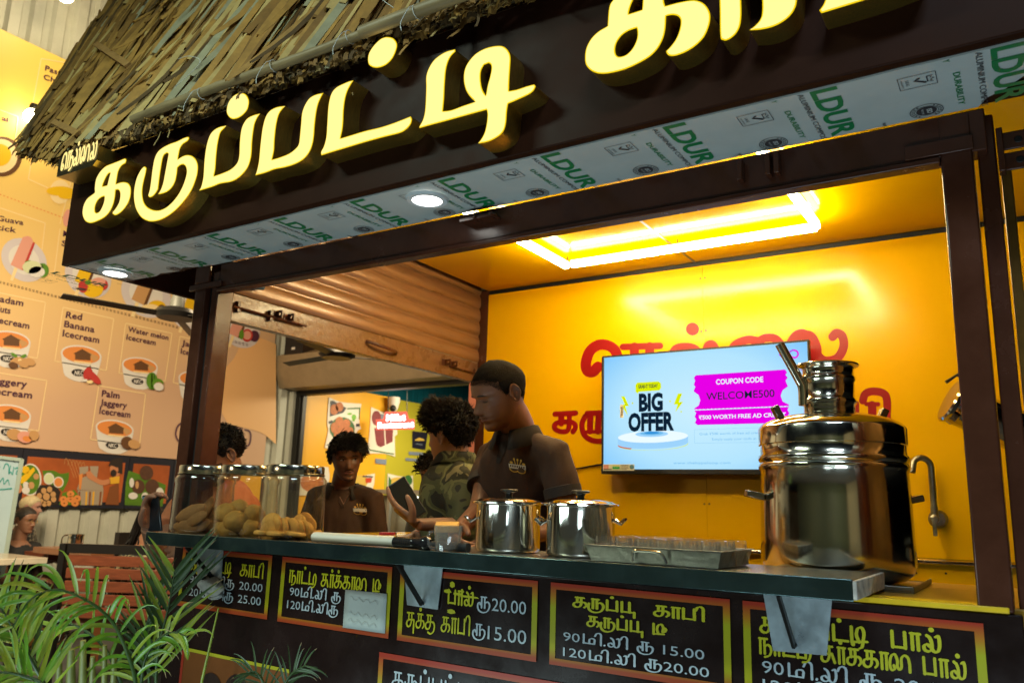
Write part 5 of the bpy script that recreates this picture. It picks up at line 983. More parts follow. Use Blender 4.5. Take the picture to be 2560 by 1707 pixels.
rows = [[(x, yh+.35, a[2]+.14), (x, yh, a[2]), (x, yh, b[2]), (x, yh+.10, c[2]), (x, yh+.35, c[2])] for x in (a[0], -3.0)]
m.grid(rows, closed=True); m.add(rows[0], [(0, 1, 2, 3, 4)]); o = m.build('shutter_hood', M('hood_beige', (.30, .22, .13), .5, noise=.2)); tag(o, 'beige shutter hood over the rear shop opening', 'shutter hood')
q = Y(742, 860, 6.95); m = MB(); m.box(q[0]-.16, q[0]+.16, 6.9, 7.15, q[2]-.14, q[2]+.20); m.box(q[0]-.03, q[0]+.03, 6.896, 6.8995, q[2]-.08, q[2]-.05, 1); o = m.build('loudspeaker', [BLKPL, PMS[3]], bevel=.01); tag(o, 'black box loudspeaker high in the hall corner', 'loudspeaker')
# shop interior
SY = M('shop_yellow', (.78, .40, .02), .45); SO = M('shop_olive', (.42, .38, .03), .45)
z1 = U(910, 980, 'x', XW)[2]; yb1 = U(973, 1000, 'x', XW)[1]
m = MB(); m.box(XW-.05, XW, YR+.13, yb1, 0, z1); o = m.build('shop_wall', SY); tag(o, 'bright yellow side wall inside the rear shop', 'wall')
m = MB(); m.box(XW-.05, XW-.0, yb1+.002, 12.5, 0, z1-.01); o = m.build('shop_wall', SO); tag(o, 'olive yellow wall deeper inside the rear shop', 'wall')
m = MB(); m.box(XW-.6, XW-.5, yb1, 13.5, 1, 5.5); o = m.build('teal_curtain', M('teal_sheet', (.01, .19, .28), .5, noise=.5, nscale=6, stretch=(1, 6, .3))); tag(o, 'teal pleated sheet above the olive shop wall', 'curtain')
m = MB(); m.box(XW-.4, -2, YR+.13, 10.2, z1+.30, z1+.36); o = m.build('shop_ceiling', M('shop_ceiling', (.55, .50, .38), .6)); tag(o, 'cream ceiling inside the rear shop', 'ceiling')
light('shop_ceiling_light', 'AREA', (-6.4, 8.9, 2.85), 95, (1.0, .86, .55), 1.2, (-7.2, 9.0, 0), .4)
m = MB(); m.box(-7.0, -5.2, 9.0, 9.08, z1+.235, z1+.285); o = m.build('ceiling_tube', EM('warm_tube', (1.0, .86, .5), 5.0)); tag(o, 'warm tube light on the rear shop ceiling', 'tube light')
RC = lambda x, y: (660+x/3.734, 820+y/3.734)
XS = XW+.01; Xs = lambda px, py, l=0: tuple(U(px, py, 'x', XS+l))
SPM = [M('sp_white', (.70, .66, .58), .5), M('sp_green', (.04, .14, .04), .5), M('sp_fritter', (.50, .17, .06), .6, noise=.4, nscale=20), M('sp_dark', (.03, .03, .04), .5), M('sp_wine', (.22, .05, .06), .5, noise=.3, nscale=9), M('sp_bluegrey', (.18, .22, .30), .5), M('sp_yellow', (.6, .4, .08), .5), M('sp_red', (.5, .05, .02), .5), M('sp_leaf', (.15, .40, .05), .5), M('sp_black', (.015, .015, .03), .4)]
def sposter(items, label):
    global m
    m = MB()
    for pts, mt, l, sm in items:
        q = [RC(*p) for p in pts]; q = smooth_loop(q, 3, 50) if sm else q; m.flat([[tuple(p) for p in q]], lambda u, v: Xs(u, v, l), mt)
    o = m.build('shop_poster', SPM, smooth=0, fix=False); tag(o, label, 'poster', 'food posters on the yellow shop wall')
def E4(cx_, cy_, rx, ry): return ell(cx_, cy_, rx, ry, 0, 360, 18)
sposter([([(607,645),(720,690),(910,705),(890,860),(905,940),(870,960),(845,1010),(640,1120),(565,1115),(600,960),(590,880)],0,.001,1), ([(618,680),(640,675),(770,745),(740,790),(615,825)],3,.003,0)]+[(E4(*q),2,.005,0) for q in ((655,760,38,50),(705,735,36,44))]+[(E4(730,940,118,110),1,.004,0)]+[(E4(*q),2,.006+.0002*i,0) for i, q in enumerate(((660,930,38,52),(705,870,38,44),(770,890,36,42),(735,950,44,50),(800,965,36,44),(690,990,40,40),(760,1010,44,36)))]+[([(775,745),(900,740),(895,850),(885,850),(888,755),(775,758)],1,.003,0)]+[(E4(*q),8,.005,0) for q in ((800,800,24,10),(840,830,22,26),(835,860,14,10))]+[(E4(*q),3,.006,0) for q in ((868,905,9,16),(885,905,9,16),(615,880,10,14),(632,872,10,14))], 'white cut-out poster of fried snacks on a leaf, behind the man in the polo shirt')
sposter([([(1000,735),(1130,790),(1240,800),(1245,990),(1220,1010),(1225,1200),(1120,1170),(960,1170),(985,980)],0,.001,1), (E4(1050,840,44,70),4,.003,0), ([(1030,930),(1205,950),(1200,1060),(1090,1110),(1050,1080)],4,.004,1), ([(1120,945),(1130,945),(1140,1090),(1130,1095)],0,.006,0), (E4(1090,850,60,50),5,.0025,0), ([(985,1130),(1215,1170),(1213,1180),(983,1142)],1,.003,0)], 'white cut-out poster of dark red cake slices beside the lit sign')
sposter([([(1385,960),(1530,975),(1505,1135),(1385,1115)],9,.001,0), ([(1410,1040),(1450,1020),(1500,1040),(1495,1050),(1410,1050)],6,.003,0), ([(1420,1075),(1480,1085),(1478,1092),(1418,1082)],5,.003,0)], 'small black poster with gold emblem on the olive wall')
sposter([([(835,1390),(960,1370),(1035,1355),(1025,1470),(980,1560),(830,1560)],0,.001,1), (E4(900,1430,70,60),6,.003,0), ([(945,1400),(1010,1395),(1000,1440),(950,1445)],7,.005,0), ([(920,1375),(1020,1380),(1018,1392),(920,1388)],3,.006,0)], 'white cut-out poster of a red bowl low on the yellow shop wall')
sposter([([(1155,1355),(1290,1385),(1390,1375),(1395,1560),(1150,1560)],0,.001,1), (E4(1260,1430,90,40),6,.003,0), ([(1165,1380),(1190,1420),(1180,1540),(1160,1540)],1,.004,0), (E4(1345,1420,40,50),1,.0035,0)], 'white cut-out poster of a yellow dish above the display case')
sposter([([(300,1285),(600,1295),(612,1400),(570,1560),(300,1560)],0,.001,1), (E4(450,1440,110,90),2,.003,0)], 'white cut-out poster mostly hidden behind the right-hand jar')
sposter([([(1040,1215),(1145,1225),(1140,1275),(1040,1260)],5,.001,0)], 'small grey caption strip under the cake poster')
sposter([([(1352,1150),(1490,1160),(1490,1190),(1352,1180)],5,.001,0), ([(1320,1210),(1450,1220),(1450,1245),(1320,1235)],5,.001,0)], 'two pale blue caption lines on the olive wall')
# hanging lit sign
ys = 8.6; sg = thing('hanging_sign', 'small lit red and white restaurant sign hanging in the rear shop', 'lit sign', Y(990, 1075, ys)); SGN = lambda px, py, l=0: tuple(Y(*RC(px, py), ys-l))
op = [(1045,852),(1110,850),(1130,780),(1335,778),(1355,848),(1408,850),(1405,945),(1048,950)]
m = MB(); m.prism([op], lambda u, v: SGN(u, v), lambda u, v: SGN(u, v, -.06), 0); m.build('sign_box', EM('sign_red', (1.0, .16, .10), 1.3), sg, smooth=0)
m = MB()
def stext(s, x, y, x1, cap):
    a = np.array(SGN(x, y, .008)); b = np.array(SGN(x1, y, .008)); t = np.array(SGN(x, y-cap, .008)); V, F, w = text2d(s, 1, 1, 1, .05); hz = (t[2]-a[2])/.73; m.add([(a[0]+q/w*(b[0]-a[0]), a[1], a[2]+r*hz) for q, r in V], F, 0)
stext('Millet', 1140, 865, 1320, 58); stext('Restaurant', 1060, 932, 1398, 52); m.build('sign_lettering', EM('sign_white', (1, .9, .95), 6.0), sg, smooth=0, fix=False)
for px in (1160, 1335):
    m = MB(); a = SGN(px, 780, -.03); b = SGN(px, 580, -.03); m.tube([a, b], .006, 6); m.build('chain', DARKM, sg)
q = U(985, 1003, 'x', XW+.15); cc_ = thing('security_camera', 'white dome security camera on the rear shop wall', 'camera', q); m = MB(); m.lathe([(.09, .06), (.09, .0), (.06, -.12), (.03, -.15), (0, -.15)], q, 18); m.build('housing', PMS[3], cc_); m = MB(); m.ball(q+np.array((.03, -.05, -.11)), .05, 12, 8); m.build('lens', BLKPL, cc_)
# glass display case
dc = thing('display_case', 'glass display case with a lit tube inside the rear shop', 'display case', (-6.6, 7.9, 0)); yc = 7.6; a = Y(905, 1222, yc); b = Y(1105, 1228, yc); zc = a[2]
FR = M('case_frame', (.45, .42, .35), .35, .4)
m = MB(); m.box(a[0], b[0]+.6, yc, yc+.6, zc-.05, zc); m.build('case_top', FR, dc); m = MB(); m.box(a[0], b[0]+.6, yc, yc+.6, 0, .75); m.build('case_base', FR, dc)
for x in (a[0], a[0]+.42, b[0]): m = MB(); m.box(x, x+.04, yc, yc+.04, .751, zc-.051); m.build('case_post', FR, dc)
m = MB(); m.box(a[0]+.41, b[0]-.05, yc+.03, yc+.07, zc-.115, zc-.075); m.build('case_tube', EM('case_tube', (.95, 1, .85), 6.0), dc)
m = MB(); m.add([(a[0]+.05, yc+.3, .8), (b[0], yc+.3, .8), (b[0], yc+.3, zc-.06), (a[0]+.05, yc+.3, zc-.06)], [(0, 1, 2, 3)]); m.build('case_back', M('case_back', (.35, .36, .30), .5), dc, solid=.01)
m = MB(); q = Y(1030, 1330, 7.3); a, b = Y(1172, 1050, 7.20)[0], Y(1199, 1050, 7.20)[0]; m.box(a, b, 7.18, 7.24, 0, 2.6); o = m.build('door_panel', M('salmon_panel', (.55, .17, .10), .5)); o.location.x += 0; tag(o, 'salmon red panel at the right edge of the rear shop opening', 'panel')

# ---------------------------------------------------------------- tables, benches and things in the hall
WOOD = M('red_wood', (.20, .055, .025), .4, noise=.45, nscale=9, stretch=(1, 1, 8), coat=.2); WDK = M('dark_frame', (.012, .010, .009), .4); TABW = M('table_wood', (.26, .095, .035), .32, noise=.4, nscale=6, stretch=(4, 1, 1), coat=.3); MARB = M('table_marble', (.55, .48, .36), .25, noise=.25, nscale=5)
A = U(120, 1393, 'z', .78); t_ = thing('cafe_table', 'pale marble-topped cafe table at the left edge', 'table', (A[0]-.5, A[1]-.2, 0)); m = MB(); m.box(A[0]-1.2, A[0], A[1]-.75, A[1], .735, .78); m.build('table_top', MARB, t_, bevel=.004)
for x, y_ in ((A[0]-.1, A[1]-.68), (A[0]-.1, A[1]-.12), (A[0]-1.1, A[1]-.4)): m = MB(); m.box(x-.03, x+.03, y_-.03, y_+.03, 0, .734); m.build('leg', WDK, t_)
B1 = UD(152, 1357, 5.35); B2 = UD(330, 1350, 5.35); bn = thing('bench', 'slatted red wood bench with black frame, back turned to the kiosk', 'bench', ((B1[0]+B2[0])/2, (B1[1]+B2[1])/2, 0)); dv = (B2-B1); dv[2] = 0; Lb = np.linalg.norm(dv); dv /= Lb; nv = np.array((-dv[1], dv[0], 0)); zt2 = B1[2]; Pb = lambda u, n, z: np.array((B1[0], B1[1], 0))+dv*u+nv*n+np.array((0, 0, z)); Lb2 = Lb+.55
m = MB(); m.bar(Pb(0.03, 0, 0), Pb(0.03, 0, zt2), .06, .04, up=tuple(dv)); m.bar(Pb(Lb2, 0, 0), Pb(Lb2, 0, zt2), .06, .04, up=tuple(dv)); m.bar(Pb(.06, 0, zt2-.03), Pb(Lb2-.03, 0, zt2-.03), .04, .06); m.build('bench_frame', WDK, bn)
for k in range(5): m = MB(); m.bar(Pb(.065, 0.001, zt2-.105-k*.082), Pb(Lb2-.035, 0.001, zt2-.105-k*.082), .025, .068); m.build('slat', WOOD, bn, bevel=.003)
m = MB(); m.bar(Pb(.065, .24, .45), Pb(Lb2-.035, .24, .45), .42, .04); m.build('seat', WOOD, bn)
for u_ in (.05, Lb2-.02): m = MB(); m.bar(Pb(u_, .42, 0), Pb(u_, .42, .43), .05, .04, up=tuple(dv)); m.build('leg', WDK, bn)
C1 = UD(288, 1330, 6.3); b2 = thing('bench', 'dark high-backed bench against the corrugated wall', 'bench', (C1[0]+.3, C1[1]+.25, 0)); m = MB(); m.box(C1[0], C1[0]+.06, C1[1]-.0, C1[1]+.9, .45, C1[2]); m.build('backrest', WDK, b2); m = MB(); m.box(C1[0]+.061, C1[0]+.5, C1[1], C1[1]+.9, .42, .46); m.build('seat', WOOD, b2); m = MB(); m.box(C1[0]+.1, C1[0]+.45, C1[1]+.05, C1[1]+.85, 0, .42); m.build('bench_base', WDK, b2)
m = MB(); q = UD(140, 1370, 6.9); m.box(q[0]-.35, q[0]+.45, q[1]-.3, q[1]+.5, q[2]-.06, q[2]-.01); m.box(q[0]-.02, q[0]+.06, q[1]+.06, q[1]+.14, 0, q[2]-.061); o = m.build('wooden_table', [WOOD]); tag(o, 'red wood table in front of the two seated old people', 'table')
A = U(330, 1432, 'z', .74); t_ = thing('wooden_table', 'low brown wooden table in front of the woman in the printed dress', 'table', (A[0], A[1], 0)); m = MB(); d1 = CM[0].copy(); d1[2] = 0; d1 /= np.linalg.norm(d1); d2 = np.array((-d1[1], d1[0], 0)); m.obox(A+d1*.25+d2*.32, d1*.55, d2*.35, (0, 0, .02)); m.build('table_top', TABW, t_, bevel=.004); m = MB(); m.obox(np.array((A[0], A[1], .36))+d1*.25+d2*.32, d1*.05, d2*.05, (0, 0, .355)); m.build('pedestal', WDK, t_)
q = UD(188, 1358, 6.2); jg = thing('steel_jug', 'shiny steel water jug standing behind the slatted bench', 'jug', q-np.array((0, 0, .04))); m = MB(); m.lathe([(0, 0), (.055, 0), (.058, .01), (.055, .09), (.058, .11), (.05, .11), (.048, .01), (0, .01)], q-np.array((0, 0, .04)), 24, caps=False); m.build('jug_body', STEEL, jg); m = MB(); m.tube(cr([tuple(q-d1*.055+np.array((0, 0, .065))), tuple(q-d1*.10+np.array((0, 0, .05))), tuple(q-d1*.105+np.array((0, 0, .0))), tuple(q-d1*.06+np.array((0, 0, -.02)))], 5), .006, 8); m.build('handle', STEEL, jg)
m = MB(); m.box(q[0]-.4, q[0]+.4, q[1]-.1, q[1]+.6, q[2]-.085, q[2]-.041); m.box(q[0]-.04, q[0]+.04, q[1]+.2, q[1]+.28, 0, q[2]-.086); o = m.build('wooden_table', TABW); tag(o, 'brown wooden table carrying the steel jug', 'table')
# whiteboard with teal handwriting
wb = thing('whiteboard', 'leaning whiteboard with teal handwriting at the left edge', 'whiteboard', UD(0, 1440, 6.4)); c0, c1, c2, c3 = (UD(x, y, 6.4) for x, y in ((-140, 1125), (55, 1149), (6, 1440), (-190, 1430))); nn = np.cross(c1-c0, c3-c0); nn /= np.linalg.norm(nn); nn = nn if np.dot(nn, CM[2]) < 0 else -nn
bl = lambda a, b, l=0: (1-a)*((1-b)*c0+b*c3)+a*((1-b)*c1+b*c2)+nn*l
m = MB(); m.prism([[(0, 0), (1, 0), (1, 1), (0, 1)]], lambda a, b: bl(a, b), lambda a, b: bl(a, b, -.03)); ink = [[(.80,.09),(.82,.05),(.86,.06),(.88,.13)], [(.885,.06),(.88,.13),(.90,.11),(.92,.13)], [(.93,.07),(.93,.13)], [(.95,.08),(.99,.07),(.97,.12),(.995,.12)], [(.78,.21),(.82,.17),(.84,.22),(.88,.18),(.91,.22)], [(.80,.27),(.95,.25)], [(.5,.1),(.6,.06),(.65,.12),(.75,.08)], [(.5,.2),(.7,.18)]]
for s_ in ink: ribbon(m, cr(s_, 4), .010, lambda a, b, h=0: bl(a*.985, b+.0, .004), 1)
m.build('board', [M('whiteboard', (.42, .55, .62), .25, noise=.06), M('teal_ink', (.02, .28, .26), .5)], wb, smooth=0, fix=False)
m = MB(); ptsf = [(0, 0), (1, 0), (1, 1), (0, 1)]
for i in range(4): a, b = ptsf[i], ptsf[(i+1) % 4]; m.bar(bl(*a, .004), bl(*b, .004), .03, .025)
m.build('board_frame', M('board_frame', (.32, .40, .36), .4), wb)
# ================================================================ people
from mathutils.bvhtree import BVHTree
def skin(n, c): return M(n, c, .48, noise=.12, nscale=18, bump=.05, bscale=120, sss=.08)
def interp(x, T):
    xs = [a for a, _ in T]; return float(np.interp(x, xs, [b for _, b in T]))
PF = [(-1.02,.30),(-.97,.58),(-.90,.72),(-.80,.745),(-.70,.70),(-.62,.735),(-.57,.765),(-.525,.735),(-.48,.775),(-.42,.745),(-.36,.735),(-.2,.725),(-.05,.70),(.05,.705),(.13,.76),(.22,.775),(.4,.745),(.55,.675),(.72,.53),(.86,.36),(.95,.20),(1.0,.0)]
PB = [(-1.02,.05),(-.9,.10),(-.75,.22),(-.6,.42),(-.45,.56),(-.2,.72),(0,.82),(.25,.90),(.45,.85),(.62,.74),(.78,.56),(.9,.37),(.96,.21),(1.0,0)]
PW = [(-1.02,.10),(-.97,.22),(-.9,.31),(-.78,.40),(-.6,.485),(-.4,.545),(-.2,.595),(0,.625),(.2,.655),(.4,.65),(.58,.575),(.74,.455),(.86,.325),(.95,.18),(1.0,0)]
NZ = [(-.46,0),(-.40,.05),(-.355,.17),(-.30,.245),(-.24,.235),(-.12,.165),(0,.095),(.08,.045),(.16,.0)]
NW = [(-.46,.12),(-.34,.125),(-.28,.11),(-.2,.075),(0,.06),(.16,.06)]
PE = [(-1.02,1.0),(-.6,.85),(-.2,.82),(.2,.86),(.6,.95),(1,1)]
def bumps(x, z, front):
    """relief of the face on top of the plain head, in half-head units"""
    if front <= 0: return 0.0
    g = lambda cx_, cz_, sx, sz: math.exp(-((abs(x)-cx_)/sx)**2-((z-cz_)/sz)**2)
    b = interp(z, NZ)*math.exp(-(x/max(.03, interp(z, NW)))**2*.9)
    b += .05*g(.11,-.35,.045,.05)                      # nostril wings
    b -= .085*g(.25,.0,.12,.075); b += .045*g(.25,-.005,.085,.05); b += .030*g(.24,.145,.16,.05)      # sockets, lids, brow
    b += .03*g(.36,-.20,.13,.12); b -= .03*g(.36,-.52,.12,.16)
    b -= .035*math.exp(-(x/.19)**4-((z+.525)/.018)**2); b += .02*math.exp(-(x/.16)**4-((z+.58)/.04)**2)+.018*math.exp(-(x/.17)**4-((z+.475)/.035)**2)
    b -= .012*math.exp(-(x/.03)**2-((z+.41)/.04)**2)
    return b*front
class Head:
    def __init__(s, c, F, up=(0,0,1), H=.226, wide=1.0):
        s.c = np.asarray(c, float); s.h = H/2; F = np.asarray(F, float); F = F/np.linalg.norm(F); up = np.asarray(up, float)
        Y = -F; Z = up-Y*np.dot(up, Y); Z /= np.linalg.norm(Z); Xx = np.cross(Y, Z); s.A = (Xx, Y, Z); s.wide = wide
    def W(s, x, y, z): return s.c+s.h*(x*s.A[0]+y*s.A[1]+z*s.A[2])
    def loc(s, a, z, off=0.0):
        """point of the head surface: azimuth a (0 = face, + = head's own left), height z"""
        f, b, w, e = interp(z, PF), interp(z, PB), interp(z, PW)*s.wide, interp(z, PE)
        sa, ca = math.sin(a), math.cos(a); x = w*math.copysign(abs(sa)**e, sa); r = f if ca > 0 else b
        y = -r*math.copysign(abs(ca)**(.92 if ca > 0 else .95), ca)
        bu = bumps(x, z, max(0, ca)); y -= bu
        n = np.array((x/(w*w+.02), y/(r*r+.02), .9*z*abs(z))); n /= np.linalg.norm(n)+1e-9
        return np.array((x, y, z))+n*off
    def pt(s, a, z, off=0.0): return s.W(*s.loc(a, z, off))
    def front(s, x, z, off=0.0):
        w = interp(z, PW)*s.wide; e = interp(z, PE); a = math.asin(max(-.99, min(.99, math.copysign((abs(x)/w)**(1/e), x)))); return s.pt(a, z, off)
    def add(s, mb, m=0, nz=58, na=64):
        zs = [-1.02+2.02*(i/(nz-1)) for i in range(nz)]; zs[-1] = .9995
        mb.grid([[s.pt(2*math.pi*j/na, z) for j in range(na)] for z in zs], m, closed=True)
        for sd in (-1, 1):      # ears: shell with a rolled rim
            rows = []
            for i, (k, d) in enumerate(((1.0,.0),(1.06,.045),(1.0,.09),(.84,.085),(.70,.045),(.35,.05),(.02,.06))):
                row = []
                for j in range(18):
                    t = 2*math.pi*j/18; ry, rz = .155*k, .275*k*(1 if math.sin(t) > 0 else .86+.0); rim = .62*s.wide+.0
                    row.append(s.W(sd*(rim+d+.05*max(0, .4+math.cos(t))*(1 if i < 4 else .6)), .14+ry*math.cos(t)*(1-.25*(math.sin(t) < -.3)), -.06+rz*math.sin(t)))
                rows.append(row)
            mb.grid(rows, m, closed=True)
    def strip(s, mb, pts, hw, off=.012, m=0, taper=True):
        """narrow band lying on the face along (x, z) points"""
        P = cr(pts, 5); n = len(P); rows = []
        for i, p in enumerate(P):
            t = P[min(i+1, n-1)]-P[max(i-1, 0)]; t = t/(np.linalg.norm(t)+1e-9); nn = np.array((-t[1], t[0])); k = hw*(1-.75*abs(2*i/(n-1)-1)**2.5 if taper else 1)
            rows.append([s.front(*(p+nn*k), off*.3), s.front(*p, off), s.front(*(p-nn*k), off*.3)])
        mb.grid(rows, m)
def remesh(mb, vox, smooth=3, fac=.5):
    me = bpy.data.meshes.new('tmp'); me.from_pydata(mb.v, [], mb.f); bm = bmesh.new(); bm.from_mesh(me); bmesh.ops.remove_doubles(bm, verts=bm.verts, dist=1e-6); bmesh.ops.recalc_face_normals(bm, faces=bm.faces); bm.to_mesh(me); bm.free()
    o = bpy.data.objects.new('tmp', me); COL.objects.link(o); md = o.modifiers.new('r', 'REMESH'); md.mode = 'VOXEL'; md.voxel_size = vox
    if smooth: ms = o.modifiers.new('s', 'SMOOTH'); ms.factor = fac; ms.iterations = smooth
    bpy.context.view_layer.update(); e = bpy.data.meshes.new_from_object(o.evaluated_get(bpy.context.evaluated_depsgraph_get()))
    V = np.empty(len(e.vertices)*3); e.vertices.foreach_get('co', V); F = [tuple(p.vertices) for p in e.polygons]; N = np.empty(len(e.vertices)*3); e.vertices.foreach_get('normal', N)
    bpy.data.objects.remove(o); bpy.data.meshes.remove(me); bpy.data.meshes.remove(e)
    return V.reshape(-1, 3), F, N.reshape(-1, 3)
def nrm(v): v = np.asarray(v, float); return v/(np.linalg.norm(v)+1e-12)
def rot(v, ax, ang): return np.array(Matrix.Rotation(ang, 3, Vector(ax)) @ Vector(v))
def hand(mb, wrist, d, n, side, curl=(.35,.4,.45,.5), thumb=(.6,.5), sc=1.0, spread=.07):
    """wrist point, direction of the palm, normal out of the palm's inner side, side = direction of the thumb"""
    w = np.asarray(wrist, float); d = nrm(d); n = np.asarray(n, float); n = nrm(n-d*np.dot(n, d)); s_ = np.cross(d, n); s_ = s_ if np.dot(s_, side) > 0 else -s_
    L, Wd = .098*sc, .040*sc
    K = 7; rows = []
    for i in range(K):
        u = i/(K-1); c = w+d*L*u; hw = Wd*(.62+.38*min(1, u*1.8))*(1 if u < .9 else .94); th = .0155*sc*(1-.2*u)
        rows.append([c+s_*hw*math.copysign(abs(math.cos(t))**.75, math.cos(t))+n*th*math.sin(t) for t in np.linspace(0, 2*math.pi, 15)[:-1]])
    mb.grid(rows, closed=True); mb.add(rows[0], [tuple(range(14))]); mb.add(rows[-1], [tuple(range(14))])
    for k, (off, ln, r) in enumerate(((.75,.074,.0088),(.26,.082,.0092),(-.24,.076,.0088),(-.72,.060,.0078))):
        p = w+d*(L*(.93-.05*abs(off)))+s_*Wd*off; dd = nrm(d+s_*spread*off*1.6); ax = np.cross(dd, n); c = curl[k]; pts = [p-dd*.018*sc, p]; R = [r*1.0*sc, r*1.05*sc]
        for sg, f in ((.46,.8),(.30,1.0),(.24,.75)):
            dd = rot(dd, ax, c*f); p = p+dd*ln*sg*sc; pts.append(p); R.append(r*sc*(1.0 if sg > .4 else .92 if sg > .28 else .72))
        mb.tube([tuple(q) for q in cr(pts, 3)], [float(np.interp(i, np.linspace(0, 3*(len(R)-1), len(R)), R)) for i in range(3*(len(R)-1)+1)], 10); mb.ball(pts[-1], r*.72*sc, 10, 6)
    p = w+d*L*.22+s_*Wd*.55; dd = nrm(d*.65+s_*.8+n*thumb[0]); pts = [p-dd*.01, p+dd*.034*sc]; ax = nrm(np.cross(dd, nrm(d*1.0+n*.4)))
    d2 = rot(dd, ax, thumb[1]); pts.append(pts[-1]+d2*.030*sc); d3 = rot(d2, ax, thumb[1]*.6); pts.append(pts[-1]+d3*.024*sc)
    mb.tube([tuple(q) for q in cr(pts, 3)], [(.0155-.0007*i)*sc for i in range(10)], 10); mb.ball(pts[-1], .0088*sc, 10, 6)
    return w+d*L*.5
def armtube(mb, sh_, el, wr, r=(.047,.041,.037,.036,.031,.0245), k=1.0):
    sh_, el, wr = map(np.asarray, (sh_, el, wr)); pts = [sh_, sh_*.5+el*.5, el*.9+sh_*.1, el*.9+wr*.1, el*.55+wr*.45, wr]
    P = cr(pts, 4); mb.tube([tuple(p) for p in P], [float(np.interp(i, np.linspace(0, len(P)-1, 6), r))*k for i in range(len(P))], 16, ell=[(1, 1-.12*i/len(P)) for i in range(len(P))])
def torso(mb, pel, nk, S_, F, k=1.0, off=0.0, lean=None, sw=.158):
    pel, nk = np.asarray(pel), np.asarray(nk); S_ = nrm(S_); rows = []; mid = (pel+nk)/2-np.asarray(F)*.025 if lean is None else np.asarray(lean)
    T = [(-.12,.158,.11),(.0,.160,.116),(.2,.146,.108),(.42,.154,.114),(.62,.163,.120),(.76,sw*.98,.112),(.855,sw*.90,.098),(.915,sw*.72,.084),(.955,sw*.52,.074),(.99,.072,.066),(1.02,.060,.060)]
    for t, w, d in T:
        c = (1-t)**2*pel+2*t*(1-t)*mid+t*t*nk if t >= 0 else pel+(pel-mid)*.2; Fd = nrm(np.asarray(F)-0)
        rows.append([c+S_*((w*k+off)*math.copysign(abs(math.cos(a))**(.8 if t < .7 else .95), math.cos(a)))+Fd*((d*k+off)*math.copysign(abs(math.sin(a))**.9, math.sin(a))) for a in np.linspace(0, 2*math.pi, 29)[:-1]])
    mb.grid(rows, closed=True); mb.add(rows[0], [tuple(range(28))]); mb.add(rows[-1], [tuple(range(28))])
def hairtuft(mb, p, d1, d2, L, r, m=0, rg=rnd):
    p = np.asarray(p); a = p+nrm(d1)*L*.45; b = a+nrm(np.asarray(d1)*.5+np.asarray(d2))*L*.4; c = b+nrm(np.asarray(d2)+np.array((0, 0, -.25)))*L*.3
    mb.tube([tuple(p), tuple(a), tuple(b), tuple(c)], [r, r*.95, r*.65, r*.12], 4, m, caps=False)
def hairline(a, front=.50, temple=.18, back=-.62):
    a = abs(((a+math.pi) % (2*math.pi))-math.pi); d = math.degrees(a)
    return float(np.interp(d, (0, 38, 55, 70, 82, 100, 122, 150, 180), (front, front-.02, front-.12, temple, -.05, .12, -.25, back+.12, back)))
def haircap(hd, mb, off=.05, lump=.02, front=.50, temple=.18, back=-.62, m=0, seed=0, fs=5.0, side=1.0):
    na, nz = 72, 22; rows = []
    for i in range(nz):
        row = []
        for j in range(na):
            a = 2*math.pi*j/na; z0 = hairline(a, front, temple, back); z = z0+(.9985-z0)*(i/(nz-1))**.8; k = min(1, .12+i/3.5)*(side+(1-side)*max(0, min(1, (z+.2)/.8)))
            q = hd.loc(a, z); row.append(hd.pt(a, z, off*k+lump*k*mnoise.noise(Vector(q*fs)+Vector((seed, 0, 0)))))
        rows.append(row)
    mb.grid(rows, m, closed=True)
HAIR = M('black_hair', (.007, .005, .0045), .55, noise=.5, nscale=60, bump=.3, bscale=160, spec=.2); BUZZ = M('cropped_hair', (.008, .0055, .004), .8, spec=.1, noise=.5, nscale=150, bump=.5, bscale=300)
BROW = M('eyebrow_hair', (.016, .010, .008), .7, noise=.4, nscale=90); LIP = M('lip_skin', (.16, .045, .032), .42); EYEW = M('eye_white', (.36, .31, .27), .3); IRIS = M('dark_iris', (.012, .007, .005), .12)
STUB = M('stubble', (.030, .016, .011), .8, noise=.6, nscale=120, bump=.3, bscale=200)
